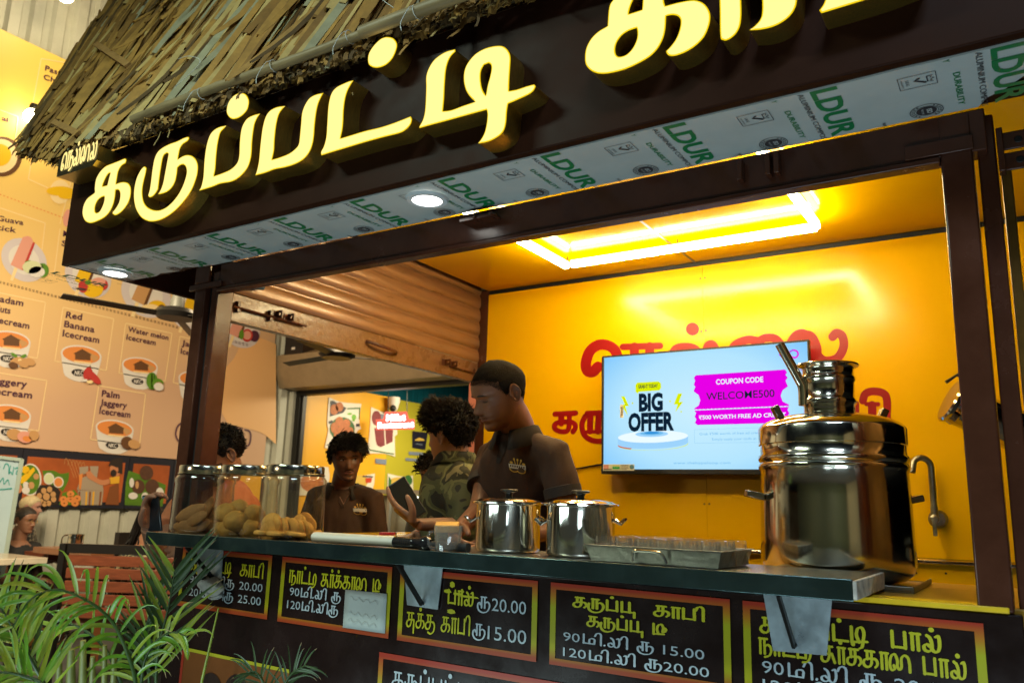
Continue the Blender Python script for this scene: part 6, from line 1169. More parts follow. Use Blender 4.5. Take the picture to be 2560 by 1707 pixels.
def face(P, hd, eyes='open', gaze=(0, 0), beard=0, lips=LIP, brow=.028):
    m = MB()
    for sd in (-1, 1): hd.strip(m, [(sd*.10,.135),(sd*.20,.165),(sd*.32,.155),(sd*.42,.105)], brow, .016)
    m.build('eyebrows', BROW, P)
    m = MB(); hd.strip(m, [(-.19,-.525),(-.09,-.565),(0,-.575),(.09,-.565),(.19,-.525)], .045, .010); hd.strip(m, [(-.19,-.522),(-.10,-.49),(-.03,-.478),(0,-.487),(.03,-.478),(.10,-.49),(.19,-.522)], .028, .010); m.build('lips', lips, P)
    if eyes == 'open':
        for sd in (-1, 1):
            m = MB(); n = 14
            for (hx, hz, mt, off, dx, dz) in ((.088,.030,0,.014,0,0),(.042,.033,1,.019,gaze[0],gaze[1])):
                m.add([hd.front(sd*.25+dx+hx*math.cos(2*math.pi*j/n), -.008+dz+hz*math.sin(2*math.pi*j/n)*(1 if math.sin(2*math.pi*j/n) > 0 else .7), off) for j in range(n)]+[hd.front(sd*.25+dx, -.008+dz, off+.008)], [(j, (j+1) % n, n) for j in range(n)], mt)
            m.build('eye', [EYEW, IRIS], P)
    m = MB()
    for sd in (-1, 1): hd.strip(m, [(sd*.15,.0 if eyes == 'open' else -.035),(sd*.22,.036 if eyes == 'open' else -.055),(sd*.30,.034 if eyes == 'open' else -.055),(sd*.365,.0 if eyes == 'open' else -.03)], .013, .020)
    m.build('eyelashes', BROW, P)
    if beard:
        m = MB(); hd.strip(m, [(-.22,-.50),(-.15,-.435),(-.05,-.415),(.05,-.415),(.15,-.435),(.22,-.50)], .026*min(1, beard), .010)
        if beard > .5: hd.strip(m, [(-.10,-.70),(0,-.72),(.10,-.70)], .035, .008); hd.strip(m, [(-.20,-.87),(0,-.885),(.20,-.87)], .055, .008)
        m.build('facial_hair', STUB, P)
def garment(P, name, mb, mat, vox=.009, wr=.0035, smooth=16, ws=14, seed=0, stretch=(1, 1, .45)):
    V, F, N = remesh(mb, vox, smooth)
    if wr:
        for i in range(len(V)):
            q = V[i]*ws*np.array(stretch); w = Vector(q+seed); V[i] += N[i]*wr*(abs(mnoise.noise(w))*2-.5+.5*mnoise.noise(w*2.7))
    g = MB(); g.add(V, F); o = g.build(name, mat, P, smooth=180, fix=False); bv = BVHTree.FromPolygons([Vector(v) for v in V], F); return o, bv
def onto(bv, px, py, off=.002):
    d = Vector(UD(px, py, 1.0)-CAMLOC).normalized(); h = bv.ray_cast(Vector(CAMLOC), d)
    if h[0] is None: return None
    return np.array(h[0]-d*off)
def decal(P, name, bv, items, mats, off=.0022):
    m = MB()
    for k, (pts, mt) in enumerate(items):
        q = [onto(bv, *p, off=off+.0006*k) for p in pts]
        if any(x is None for x in q): continue
        c = sum(q)/len(q); m.add(q+[c], [(i, (i+1) % len(q), len(q)) for i in range(len(q))], mt)
    if m.v: m.build(name, mats, P, smooth=0, fix=False)
def collar(P, nk, F, S_, up, mat, r=.066, h=.038, open_=.5, tilt=.35):
    """folded polo collar: stand and fall, open at the front"""
    rows = [[], [], [], []]; F, S_, up = nrm(F), nrm(S_), nrm(up); n = 30
    for i in range(n+1):
        a = open_+(2*math.pi-2*open_)*i/n; dr = F*math.cos(a)+S_*math.sin(a); fr = max(0, math.cos(a)); c = np.asarray(nk)-up*.012*fr*2
        rows[0].append(c+dr*r*1.02-up*.012); rows[1].append(c+dr*(r*.99)+up*h*.75); rows[2].append(c+dr*(r*1.08)+up*h*.78); rows[3].append(c+dr*(r*1.42+.012*fr)-up*(.018+.016*fr))
    m = MB(); m.grid(rows); return m.build('collar', mat, P, solid=.003, fix=False)
LOGO = [M('logo_gold', (.62, .38, .05), .6), M('logo_white', (.62, .58, .50), .6), M('logo_dark', (.05, .025, .012), .6)]
def logo(P, bv, cx_, cy_, k, sl=.25):
    f = lambda x, y: (cx_+k*x, cy_+k*(y+sl*x)); E_ = lambda x, y, a, b, n=16: [f(x+a*math.cos(6.283*i/n), y+b*math.sin(6.283*i/n)) for i in range(n)]
    it = [(E_(-10, 8, 14, 10), 0), (E_(11, 8, 14, 10), 0), (E_(-10, 8, 11, 7.5), 2), (E_(11, 8, 11, 7.5), 2), ([f(-26,-4), f(24,-8), f(25,4), f(-24,8)], 1)]
    for i in range(7): it.append(([f(-22+i*6.5,-1.5-.5*i), f(-18+i*6.5,-2-.5*i), f(-18+i*6.5,4-.5*i), f(-22+i*6.5,4.5-.5*i)], 2))
    for dx, lean in ((-6, -.25), (0, 0), (6, .25)): it.append(([f(dx-1,-6), f(dx+1,-6), f(dx+1+lean*14,-18), f(dx-1+lean*14,-18)], 0)); it.append((E_(dx+lean*17,-20, 2.6, 4, 8), 0))
    it += [(E_(-18,-9, 5, 3.5, 8), 0), (E_(18,-11, 5, 3.5, 8), 0)]
    decal(P, 'shirt_logo', bv, it, LOGO)
def legs(P, pel, F, S_, mat, floor, k=1.0, seated=None):
    m = MB(); pel = np.asarray(pel, float)
    for sd in (-1, 1):
        hip = pel+nrm(S_)*sd*.085-np.array((0, 0, .05))
        if seated is None: pts = [hip, hip*.5+np.array((hip[0], hip[1], floor))*.5+nrm(F)*.02, np.array((hip[0], hip[1], floor+.06))]; R = [.088, .068, .052]
        else: kn = hip+nrm(F)*.40+np.array((0, 0, -.02)); pts = [hip, (hip+kn)/2, kn, np.array((kn[0], kn[1], floor+.06))]; R = [.09, .082, .062, .05]
        Pp = cr(pts, 5); m.tube([tuple(p) for p in Pp], [float(np.interp(i, np.linspace(0, len(Pp)-1, len(R)), R))*k for i in range(len(Pp))], 14)
        ft = pts[-1]; m.ball(ft+nrm(F)*.06-np.array((0, 0, .025)), .05, 12, 8, sq=(1, 1, .7)); m.ball(ft+nrm(F)*.13-np.array((0, 0, .032)), .042, 12, 8, sq=(1, 1, .65))
    m.build('trousers', mat, P)
CR, CU, CF = CM[0], -CM[1], CM[2]          # camera right, up, forward
def flat_(v): v = np.array(v, float); v[2] = 0; return nrm(v)
TRS = M('dark_trousers', (.02, .02, .025), .8, noise=.3)

# ---------------------------------------------------------------- the server in front of the television
K1 = lambda x, y, d: UD(1050+x/2.8, 860+y/2.8, d)
SK1 = skin('skin_server', (.185, .070, .030)); POLO = M('brown_polo', (.040, .017, .009), .85, noise=.2, nscale=60, bump=.12, bscale=220); POLOD = M('dark_rib', (.018, .012, .010), .85, bump=.15, bscale=220)
P = thing('person', 'server with cropped hair in a brown polo shirt looking down behind the counter', 'person', (K1(760, 900, 2.75)[0], 2.45, .06))
Fb = flat_(-CR*.62-CF*.78); Sb = np.cross(Fb, (0, 0, 1)); Sb = Sb if np.dot(Sb, CR) > 0 else -Sb     # his left (picture right)
nk = K1(690, 618, 2.78); ls = K1(945, 775, 2.68); rs = K1(500, 790, 2.98); pel = K1(700, 1560, 2.98); pel[2] = .98
hd = Head(K1(553, 345, 2.72), -CR*.84-CF*.50-CU*.30, CU*1.0-CR*.16, .232)
le, lw = K1(1045, 1255, 2.62), K1(560, 1405, 2.42); re, rw = K1(410, 1165, 2.78), K1(240, 1330, 2.50)
b = MB(); hd.add(b); b.tube([tuple(p) for p in cr([nk-np.array((0, 0, .07)), nk, hd.W(0, .16, -.55), hd.W(0, .15, -.1)], 4)], [.066]*4+[.060]*4+[.056]*4+[.05], 22)
t = MB(); torso(t, pel, nk, Sb, Fb, .93); V, F, N = remesh(t, .015, 2); b.add(V, F)
for s_, e, w, hn, sd, cu, th_ in ((ls, le, lw, CF*.3-CU*.6, CF+CU*.4, (.5,.6,.65,.7), (.3,.5)), (rs, re, rw, CF*.2-CU*.2+CR*.8, CU, (.75,.8,.85,.9), (.5,.6))):
    a = MB(); armtube(a, s_, e, w); hdv = nrm(nrm(w-e)+CR*.25-CU*.1) if w is rw else nrm(w-e); hand(a, w+nrm(w-e)*.004, hdv, hn, sd, cu, th_, 1.0); V, F, N = remesh(a, .0038, 4); b.add(V, F)
b.build('body', SK1, P, smooth=180, fix=False)
g = MB(); torso(g, pel, nk-np.array((0, 0, .012)), Sb, Fb, 1.0, .010)
for s_, e, q in ((ls, le, .60), (rs, re, .58)): c = s_+(e-s_)*q; g.tube([tuple(p) for p in (nk-np.array((0, 0, .055)), nk*.5+s_*.5-np.array((0, 0, .012)), s_)], [.052, .052, .056], 16); g.tube([tuple(p) for p in (s_+(nk-s_)*.30-np.array((0, 0, .03)), s_-(e-s_)*.02, s_+(e-s_)*q*.5, c)], [.050, .058, .062, .061], 18)
o, bv1 = garment(P, 'polo_shirt', g, POLO, wr=.0045, seed=1)
for s_, e, q in ((ls, le, .60), (rs, re, .58)): c = s_+(e-s_)*q; m = MB(); dv = nrm(e-s_); m.lathe([(.0605, -.03), (.0635, -.028), (.0632, .004), (.058, .006), (.05, .004)], c, 26, axis=dv, caps=False); m.build('cuff', POLOD, P)
collar(P, nk-np.array((0, 0, .012))+Fb*.004, Fb, Sb, nrm(hd.c-nk)*.35+np.array((0, 0, 1)), POLOD, r=.069, h=.045, open_=.30)
decal(P, 'placket', bv1, [([(1050+x/2.8, 860+y/2.8) for x, y in q], 0) for q in ([(548,690),(620,670),(600,740),(548,740)], [(548,740),(600,740),(572,800),(536,795)], [(536,795),(572,800),(556,840),(532,833)])], [POLOD])
logo(P, bv1, 1050+682/2.8, 860+858/2.8, .85, .22)
face(P, hd, 'closed', beard=.35)
m = MB(); haircap(hd, m, .014, .004, .60, .40, -.36, seed=3, fs=30); rh = random.Random(21)
for i in range(5200):
    a_ = rh.uniform(0, 6.283); z0 = hairline(a_, .47, .17, -.52)+abs(rh.gauss(0, .05)); z = z0+(.99-z0)*rh.random() if rh.random() < .55 else z0+.16*rh.random(); p_ = hd.pt(a_, min(z, .99), .004); q_ = hd.pt(a_+rh.gauss(0, .03), min(.995, z-.02), .028); w_ = nrm(np.cross(q_-p_, hd.A[2]+.01))*.0012; m.add([p_-w_, p_+w_, q_], [(0, 1, 2)])
m.build('cropped_hair', BUZZ, P, fix=False)
legs(P, pel, Fb, Sb, TRS, .06)
m = MB(); q = K1(190, 1280, 2.44); m.obox(q, CR*.036, CF*.03, CU*.011); o = m.build('sponge', M('tan_sponge', (.60, .32, .07), .85, noise=.2, bump=.3), bevel=.003); tag(o, 'small tan block held in the hands of the server behind the glass mug', 'sponge')

# ---------------------------------------------------------------- the man in the camouflage shirt holding a phone
K2 = lambda x, y, d: UD(780+x/4.355, 1040+y/4.355, d)
def camo(n, cols, sc):
    m_ = M(n, cols[0], .8, bump=.12, bscale=150); nn = m_.node_tree.nodes; lk = m_.node_tree.links; tc = nn.new('ShaderNodeTexCoord'); tx = nn.new('ShaderNodeTexNoise'); tx.inputs['Scale'].default_value = sc; tx.inputs['Detail'].default_value = 2.5; tx.inputs['Distortion'].default_value = .8
    rp = nn.new('ShaderNodeValToRGB'); rp.color_ramp.interpolation = 'CONSTANT'; lk.new(tc.outputs['Object'], tx.inputs[0]); lk.new(tx.outputs['Fac'], rp.inputs[0]); lk.new(rp.outputs[0], nn['Principled BSDF'].inputs['Base Color'])
    e = rp.color_ramp.elements; e[0].position = 0; e[0].color = (*cols[0], 1); e[1].position = .42; e[1].color = (*cols[1], 1)
    for p, c in zip((.50, .57, .66), cols[2:]): x = e.new(p); x.color = (*c, 1)
    return m_
SK2 = skin('skin_phone_man', (.30, .145, .075)); CAMO = camo('camo_cloth', [(.012,.012,.008),(.055,.058,.022),(.105,.11,.045),(.022,.022,.012),(.16,.14,.07)], 9)
P = thing('person', 'man with bushy black hair in a camouflage shirt holding a phone, seen from behind', 'person', (K2(1560, 900, 3.25)[0], K2(1560, 900, 3.25)[1], .06))
Fb = flat_(-CR*.72+CF*.55); Sb = np.cross(Fb, (0, 0, 1)); Sb = Sb if np.dot(Sb, CF) < 0 else -Sb    # his left shoulder is nearer the camera
nk = K2(1560, 440, 3.2); ls = K2(1660, 690, 3.07); rs = K2(1470, 620, 3.42); pel = K2(1600, 1560, 3.25); pel[2] = .96
hd = Head(K2(1500, 205, 3.2), -CR*.80+CF*.52-CU*.12, CU+CR*.06, .228)
le, lw = K2(1640, 1195, 3.0), K2(1150, 1175, 2.88); re, rw = K2(1400, 1150, 3.42), K2(1120, 1310, 3.15)
b = MB(); hd.add(b); b.tube([tuple(p) for p in cr([nk-np.array((0, 0, .06)), nk, hd.W(0, .15, -.55), hd.W(0, .12, -.1)], 4)], [.064]*4+[.058]*4+[.055]*4+[.05], 22)
t = MB(); torso(t, pel, nk, Sb, Fb, .9); V, F, N = remesh(t, .015, 2); b.add(V, F)
a = MB(); armtube(a, ls, le, lw); hand(a, lw+nrm(lw-le)*.004, nrm(-CR*.80+CU*.62+CF*.1), nrm(CF*.35+CU*.65+CR*.5), -CF+CU*.4, (.25,.28,.32,.36), (.75,.45), 1.0, .05); V, F, N = remesh(a, .0040, 4); b.add(V, F)
a = MB(); armtube(a, rs, re, rw); hand(a, rw+nrm(rw-re)*.004, nrm(-CR-CU*.25), -CU-CR*.1, -CF, (.12,.12,.15,.2), (.05,.3), 1.0); V, F, N = remesh(a, .0042, 4); b.add(V, F)
b.build('body', SK2, P, smooth=180, fix=False)
g = MB(); torso(g, pel, nk-np.array((0, 0, .01)), Sb, Fb, 1.02, .010)
for s_, e, q in ((ls, le, .97), (rs, re, .95)): c = s_+(e-s_)*q; g.tube([tuple(p) for p in (nk-np.array((0, 0, .055)), nk*.5+s_*.5-np.array((0, 0, .012)), s_)], [.052, .052, .056], 16); g.tube([tuple(p) for p in (s_+(nk-s_)*.3-np.array((0, 0, .03)), s_-(e-s_)*.02, s_+(e-s_)*q*.5, c)], [.052, .061, .062, .058], 18)
o, bv2 = garment(P, 'camouflage_shirt', g, CAMO, wr=.008, ws=11, seed=9)
collar(P, nk-np.array((0, 0, .01)), Fb, Sb, (0, 0, 1), CAMO, r=.070, h=.034, open_=.35)
face(P, hd, 'open')
m = MB(); haircap(hd, m, .09, .07, .46, .15, -.60, seed=5, fs=3.5, side=.25); rh = random.Random(21)
for i in range(2200):
    a_ = rh.uniform(0, 6.283); z = hairline(a_, .46, .15, -.58); z = z+(.99-z)*rh.random()**.7; q = hd.loc(a_, z, .01+.065*max(0, min(1, (z+.2)/.8))); nw = nrm(hd.W(*hd.loc(a_, z, .2))-hd.W(*hd.loc(a_, z))); top = max(0, z)
    fw = -hd.A[1]*(.9*max(0, math.cos(a_))+.3)+hd.A[2]*(.55*top-.35*(1-top)); hairtuft(m, hd.W(*q), nw+hd.A[2]*.5*top, fw+np.array([rh.gauss(0, .32) for _ in range(3)]), rh.uniform(.012, .024)+.026*top+(.024*top if math.cos(a_) > .2 else 0), rh.uniform(.0014, .0028), rg=rh)
m.build('bushy_hair', HAIR, P, fix=False)
legs(P, pel, Fb, Sb, TRS, .06)
ph = K2(1030, 905, 2.90); pu = nrm(CU*.80-CR*.52+CF*.12); pr = nrm(CR*.80+CU*.50+CF*.25); pn = np.cross(pr, pu)
phone = thing('smartphone', 'black smartphone held out by the man in the camouflage shirt', 'phone', ph)
m = MB(); m.obox(ph, pr*.037, pu*.076, pn*.004); m.build('phone_body', M('phone_case', (.03, .028, .03), .35), phone, bevel=.006); m = MB(); sg_ = -1 if np.dot(pn, CF) > 0 else 1; m.obox(ph+pn*sg_*.0046, pr*.034, pu*.072, pn*.0004); m.build('phone_screen', M('phone_glass', (.006, .006, .007), .08, coat=1), phone)

# ---------------------------------------------------------------- the young man half hidden behind him
P = thing('person', 'curly-haired young man whose face shows behind the camouflage shirt', 'person', (K2(1340, 700, 4.1)[0], K2(1340, 700, 4.1)[1], 0))
Fb = flat_(-CR*.35-CF*.9); Sb = np.cross(Fb, (0, 0, 1)); hd = Head(K2(1345, 640, 4.1), -CR*.38-CF*.9-CU*.05, CU, .22); nk = K2(1365, 860, 4.15); pel = nk-np.array((0, 0, .55)); SK3 = skin('skin_curly_man', (.26, .12, .065))
b = MB(); hd.add(b, nz=44, na=48); b.tube([tuple(p) for p in (nk-np.array((0, 0, .06)), nk, hd.W(0, .15, -.5), hd.W(0, .1, 0))], [.06, .056, .053, .05], 18); b.build('body', SK3, P, smooth=180, fix=False)
g = MB(); torso(g, pel, nk-np.array((0, 0, .01)), Sb, Fb, 1.0, .008); garment(P, 'shirt', g, M('grey_print_shirt', (.10, .10, .09), .85, noise=.6, nscale=18), vox=.012, wr=.004)
face(P, hd, 'open', gaze=(-.02, -.01), beard=.4)
m = MB(); haircap(hd, m, .14, .10, .40, .12, -.55, seed=8, fs=4)
for i in range(700):
    a_ = rh.uniform(0, 6.283); z = hairline(a_, .36, .12, -.55); z = z+(.99-z)*rh.random()**.8; nw = nrm(hd.W(*hd.loc(a_, z, .2))-hd.W(*hd.loc(a_, z))); hairtuft(m, hd.pt(a_, z, .10), nw, nw*.2+np.array([rh.gauss(0, .9) for _ in range(3)]), rh.uniform(.018, .038), rh.uniform(.002, .0036), rg=rh)
m.build('curly_hair', HAIR, P, fix=False); legs(P, pel, Fb, Sb, TRS, 0.0)

# ---------------------------------------------------------------- the staff member in the middle distance
SK4 = skin('skin_staff', (.135, .058, .030)); P = thing('person', 'young staff member in a brown polo shirt glancing aside behind the jars', 'person', (K2(400, 900, 3.95)[0], K2(400, 900, 3.95)[1], 0))
Fb = flat_(CR*.10-CF); Sb = np.cross(Fb, (0, 0, 1)); Sb = Sb if np.dot(Sb, CR) > 0 else -Sb; nk = K2(338, 745, 3.98); ls = K2(662, 910, 3.93); rs = K2(50, 880, 4.02); pel = nk-np.array((0, 0, .56))
hd = Head(K2(375, 445, 3.92), CR*.33-CF*.95-CU*.04, CU-CR*.02, .222); le, lw = ls+np.array((.04, .02, -.29)), ls+np.array((.0, -.16, -.45)); re, rw = rs+np.array((-.05, .0, -.28)), rs+np.array((.05, -.2, -.42))
b = MB(); hd.add(b); b.tube([tuple(p) for p in cr([nk-np.array((0, 0, .06)), nk, hd.W(0, .13, -.55), hd.W(0, .12, -.1)], 4)], [.062]*4+[.057]*4+[.054]*4+[.05], 20); t = MB(); torso(t, pel, nk, Sb, Fb, .92, sw=.152); V, F, N = remesh(t, .015, 2); b.add(V, F)
for s_, e, w in ((ls, le, lw), (rs, re, rw)): a = MB(); armtube(a, s_, e, w); hand(a, w, nrm(w-e), -CU, CU+Fb, (.4,.45,.5,.5)); V, F, N = remesh(a, .006, 3); b.add(V, F)
b.build('body', SK4, P, smooth=180, fix=False)
g = MB(); torso(g, pel, nk-np.array((0, 0, .03)), Sb, Fb, 1.0, .010, sw=.152)
for s_, e, q in ((ls, le, .62), (rs, re, .62)): c = s_+(e-s_)*q; g.tube([tuple(p) for p in (nk-np.array((0, 0, .055)), nk*.5+s_*.5-np.array((0, 0, .012)), s_)], [.052, .052, .056], 16); g.tube([tuple(p) for p in (s_+(nk-s_)*.3-np.array((0, 0, .03)), s_-(e-s_)*.02, s_+(e-s_)*q*.5, c)], [.048, .056, .062, .062], 18)
o, bv4 = garment(P, 'polo_shirt', g, POLO, wr=.005, seed=4); collar(P, nk-np.array((0, 0, .022)), Fb, Sb, (0, 0, 1), POLOD, r=.070, h=.040, open_=.52)
kk = lambda *q: [(780+x/4.355, 1040+y/4.355) for x, y in q]; decal(P, 'neck_opening', bv4, [(kk((270,770),(440,770),(395,870),(343,965),(300,880)), 0)], [SK4]); decal(P, 'placket', bv4, [(kk((225,740),(275,780),(345,975),(338,1010),(290,930)), 0), (kk((452,760),(480,770),(400,900),(345,985),(352,950)), 0)], [POLOD], off=.004)
logo(P, bv4, 780+523/4.355, 1040+1022/4.355, .68, .12); face(P, hd, 'open', gaze=(.028, 0), beard=1.0, brow=.034)
m = MB(); haircap(hd, m, .055, .035, .44, .20, -.5, seed=2, fs=5)
for i in range(900):
    a_ = rh.uniform(0, 6.283); z = hairline(a_, .42, .2, -.5); z = z+(.99-z)*rh.random()**.8; nw = nrm(hd.W(*hd.loc(a_, z, .2))-hd.W(*hd.loc(a_, z))); top = max(0, z); fl = hd.A[0]*(.8*top)-hd.A[1]*.5*max(0, math.cos(a_))-hd.A[2]*.5*(1-top)
    hairtuft(m, hd.pt(a_, z, .035), nw*.6+fl*.6, fl+np.array([rh.gauss(0, .25) for _ in range(3)]), rh.uniform(.02, .032)+.012*top*(1+hd.loc(a_, z)[0]), rh.uniform(.002, .0034), rg=rh)
for i in range(60): x_ = rh.uniform(.18, .50); hairtuft(m, hd.front(x_, rh.uniform(.40, .56), .10), hd.A[0]*.7-hd.A[1]*.8, hd.A[0]*.6-hd.A[2]*.9-hd.A[1]*.3+np.array([rh.gauss(0, .2) for _ in range(3)]), rh.uniform(.035, .055), .003, rg=rh)
m.build('swept_hair', HAIR, P, fix=False); legs(P, pel, Fb, Sb, TRS, 0.0)

# ---------------------------------------------------------------- the man in the orange shirt photographing
K3 = lambda x, y, d: UD(380+x/4.6125, 1040+y/4.6125, d); SK5 = skin('skin_orange_man', (.27, .115, .060)); ORG = M('orange_cotton', (.50, .15, .055), .85, noise=.12, nscale=40, bump=.12, bscale=180)
P = thing('person', 'bearded man in an orange T-shirt bowed behind the left post, holding a phone', 'person', (K3(700, 1200, 3.3)[0], K3(700, 1200, 3.3)[1], 0))
Fb = flat_(-CR*.75-CF*.55); Sb = np.cross(Fb, (0, 0, 1)); Sb = Sb if np.dot(Sb, CR) > 0 else -Sb; nk = K3(830, 720, 3.30); ls = K3(960, 950, 3.16); rs = K3(420, 1000, 3.45); pel = K3(900, 2100, 3.4); pel[2] = .86
hd = Head(K3(765, 450, 3.22), -CR*.68-CF*.70-CU*.30, CU-CR*.12, .225); re, rw = UD(392, 1385, 3.12), UD(368, 1318, 2.98); le, lw = K3(900, 1420, 3.1), K3(560, 1500, 2.98)
b = MB(); hd.add(b); b.tube([tuple(p) for p in cr([nk-np.array((0, 0, .06)), nk, hd.W(0, .16, -.55), hd.W(0, .15, -.1)], 4)], [.066]*4+[.060]*4+[.057]*4+[.05], 22); t = MB(); torso(t, pel, nk, Sb, Fb, .92); V, F, N = remesh(t, .015, 2); b.add(V, F)
for s_, e, w, dr, hn, sd, cu, th_ in ((rs, re, rw, nrm(CU*.95+CR*.12), nrm(CR*.75-CF*.3), nrm(-CF*.9+CU*.1), (.62,.66,.7,.75), (.5,.35)), (ls, le, lw, -CR, CF-CU*.3, CU, (.5,.5,.5,.5), (.4,.4))):
    a = MB(); armtube(a, s_, e, w, k=1.05); hand(a, w, dr, hn, sd, cu, th_, 1.02, .12); V, F, N = remesh(a, .0042, 4); b.add(V, F)
b.build('body', SK5, P, smooth=180, fix=False)
g = MB(); torso(g, pel, nk-np.array((0, 0, .01)), Sb, Fb, 1.05, .012)
for s_, e, q in ((ls, le, .62), (rs, re, .60)): c = s_+(e-s_)*q; g.tube([tuple(p) for p in (nk-np.array((0, 0, .055)), nk*.5+s_*.5-np.array((0, 0, .012)), s_)], [.052, .052, .056], 16); g.tube([tuple(p) for p in (s_+(nk-s_)*.3-np.array((0, 0, .03)), s_-(e-s_)*.02, s_+(e-s_)*q*.5, c)], [.056, .066, .070, .072], 18)
garment(P, 'orange_shirt', g, ORG, wr=.006, seed=14); face(P, hd, 'closed', beard=.8, brow=.036)
m = MB(); bd = MB(); na = 40
for sd in (1, -1): bd.grid([[hd.pt(sd*a_, z, .012) for a_ in np.linspace(.15, 1.28, 12)] for z in np.linspace(-.98, -.62, 8)]); bd.grid([[hd.pt(sd*a_, z, .010) for a_ in np.linspace(.78, 1.30, 8)] for z in np.linspace(-.62, -.18, 8)])
bd.build('beard', STUB, P, fix=False); haircap(hd, m, .055, .04, .44, .18, -.42, seed=12, fs=5)
for i in range(1200):
    a_ = rh.uniform(0, 6.283); z = hairline(a_, .42, .2, -.42); z = z+(.99-z)*rh.random()**.7; nw = nrm(hd.W(*hd.loc(a_, z, .2))-hd.W(*hd.loc(a_, z))); top = max(0, z); hairtuft(m, hd.pt(a_, z, .03), nw, -hd.A[1]*.6*top+nw*.2+np.array([rh.gauss(0, .6) for _ in range(3)]), rh.uniform(.012, .022)+.018*top, rh.uniform(.0022, .0036), rg=rh)
m.build('short_hair', HAIR, P, fix=False); legs(P, pel, Fb, Sb, TRS, 0.0)
ph = UD(381, 1282, 2.97); pu = nrm(CU*.97-CR*.10); pr = nrm(CR*.92+CU*.10-CF*.25); pn = np.cross(pr, pu)
phone = thing('smartphone', 'black smartphone with camera lenses held upright by the man in the orange shirt', 'phone', ph); m = MB(); m.obox(ph, pr*.036, pu*.068, pn*.0045); m.build('phone_body', M('phone_black', (.012, .013, .015), .3), phone, bevel=.006)
sg_ = 1 if np.dot(pn, CF) < 0 else -1; m = MB(); m.obox(ph+pn*sg_*.0055-pr*.018+pu*.045, pr*.013, pu*.018, pn*.001); m.build('camera_bump', M('camera_glass', (.10, .22, .28), .15), phone, bevel=.003); m = MB()
for dy in (.010, -.010): m.lathe([(0, 0), (.0065, 0), (.0065, .002), (0, .002)], ph+pn*sg_*.0066-pr*.018+pu*(.045+dy), 12, axis=pn*sg_)
m.build('lenses', BLKPL, phone)

# ---------------------------------------------------------------- seated people in the hall
K4 = lambda x, y, d: UD(x/5.226, 1220+y/5.226, d)
def seated(label, kh, dh, F, skinm, shirt, skirt, hairm, hairstyle, H=.215, hand_at=None, sleeve=.55, glasses=False, k=1.0):
    hc = K4(*kh, dh); Fb = flat_(F); Sb = np.cross(Fb, (0, 0, 1)); nk = hc-np.array((0, 0, .165))-Fb*.035; pel = np.array((nk[0]-Fb[0]*.02, nk[1]-Fb[1]*.02, max(.50, nk[2]-.50)))
    P = thing('person', label, 'person', (pel[0], pel[1], 0)); hd = Head(hc, nrm(F), (0, 0, 1), H)
    b = MB(); hd.add(b, nz=44, na=48); b.tube([tuple(p) for p in (nk-np.array((0, 0, .06)), nk, hd.W(0, .15, -.5), hd.W(0, .1, 0))], [.062, .056, .053, .05], 18); t = MB(); torso(t, pel, nk, Sb, Fb, .95*k); V, Fc, N = remesh(t, .02, 2); b.add(V, Fc); sl = []
    for sd in (-1, 1):
        s_ = nk+Sb*sd*.165*k-np.array((0, 0, .065)); e = s_+np.array((0, 0, -.24))+Fb*.08+Sb*sd*.03; w = e+Fb*.22+np.array((0, 0, .015))-Sb*sd*.06 if hand_at is None else e+(np.asarray(hand_at)-e)*.92
        a = MB(); armtube(a, s_, e, w, k=1.05); hand(a, w, nrm(w-e), -np.array((0, 0, 1.)), np.array((0, 0, .5))-Sb*sd, (.35,.4,.4,.4)); V, Fc, N = remesh(a, .007, 3); b.add(V, Fc); sl.append((s_, e))
    b.build('body', skinm, P, smooth=180, fix=False); g = MB(); torso(g, pel, nk-np.array((0, 0, .03)), Sb, Fb, 1.04*k, .012)
    for s_, e in sl: g.tube([tuple(p) for p in (s_+(nk-s_)*.3-np.array((0, 0, .03)), s_, s_+(e-s_)*sleeve*.6, s_+(e-s_)*sleeve)], [.065, .072, .066, .064], 16)
    garment(P, 'blouse', g, shirt, vox=.012, wr=.005); legs(P, pel, Fb, Sb, skirt, 0.0, 1.25, seated=True); face(P, hd, 'open')
    m = MB(); haircap(hd, m, *hairstyle)
    return P, hd, m, nk, Fb, Sb, pel, hairm
BLK = M('black_blouse', (.010, .010, .011), .8); PRT = camo('ochre_print', [(.015,.012,.01),(.02,.015,.01),(.20,.09,.012),(.02,.015,.01),(.26,.12,.015)], 11); PRT2 = camo('cream_print', [(.012,.014,.016),(.02,.022,.025),(.30,.27,.14),(.025,.028,.03),(.34,.30,.16)], 16); PRT3 = camo('grey_print', [(.02,.02,.02),(.03,.03,.028),(.30,.27,.20),(.02,.02,.02),(.3,.27,.2)], 14)
P, hd, m, nk, Fb, Sb, pel, hm = seated('elderly woman in a black blouse and ochre printed skirt, seated in profile', (330, 415), 6.7, CR*.97-CF*.2-CU*.08, skin('skin_old_woman', (.22, .10, .055)), BLK, PRT, M('dark_grey_hair', (.03, .022, .018), .5, noise=.6, nscale=50, bump=.3), (.06, .02, .55, .2, -.55, 0, 4, 8))
m.ball(hd.W(0, .98, -.05), .045, 14, 10); m.build('tied_hair', hm, P, fix=False)
m = MB()
for sd in (-1, 1): m.tube([tuple(hd.W(sd*.25+.13*math.cos(t), -.80, -.02+.10*math.sin(t))) for t in np.linspace(0, 6.283, 17)], .0016, 5); m.tube([tuple(hd.W(sd*.38, -.78, .0)), tuple(hd.W(sd*.66, .05, .06))], .0016, 5)
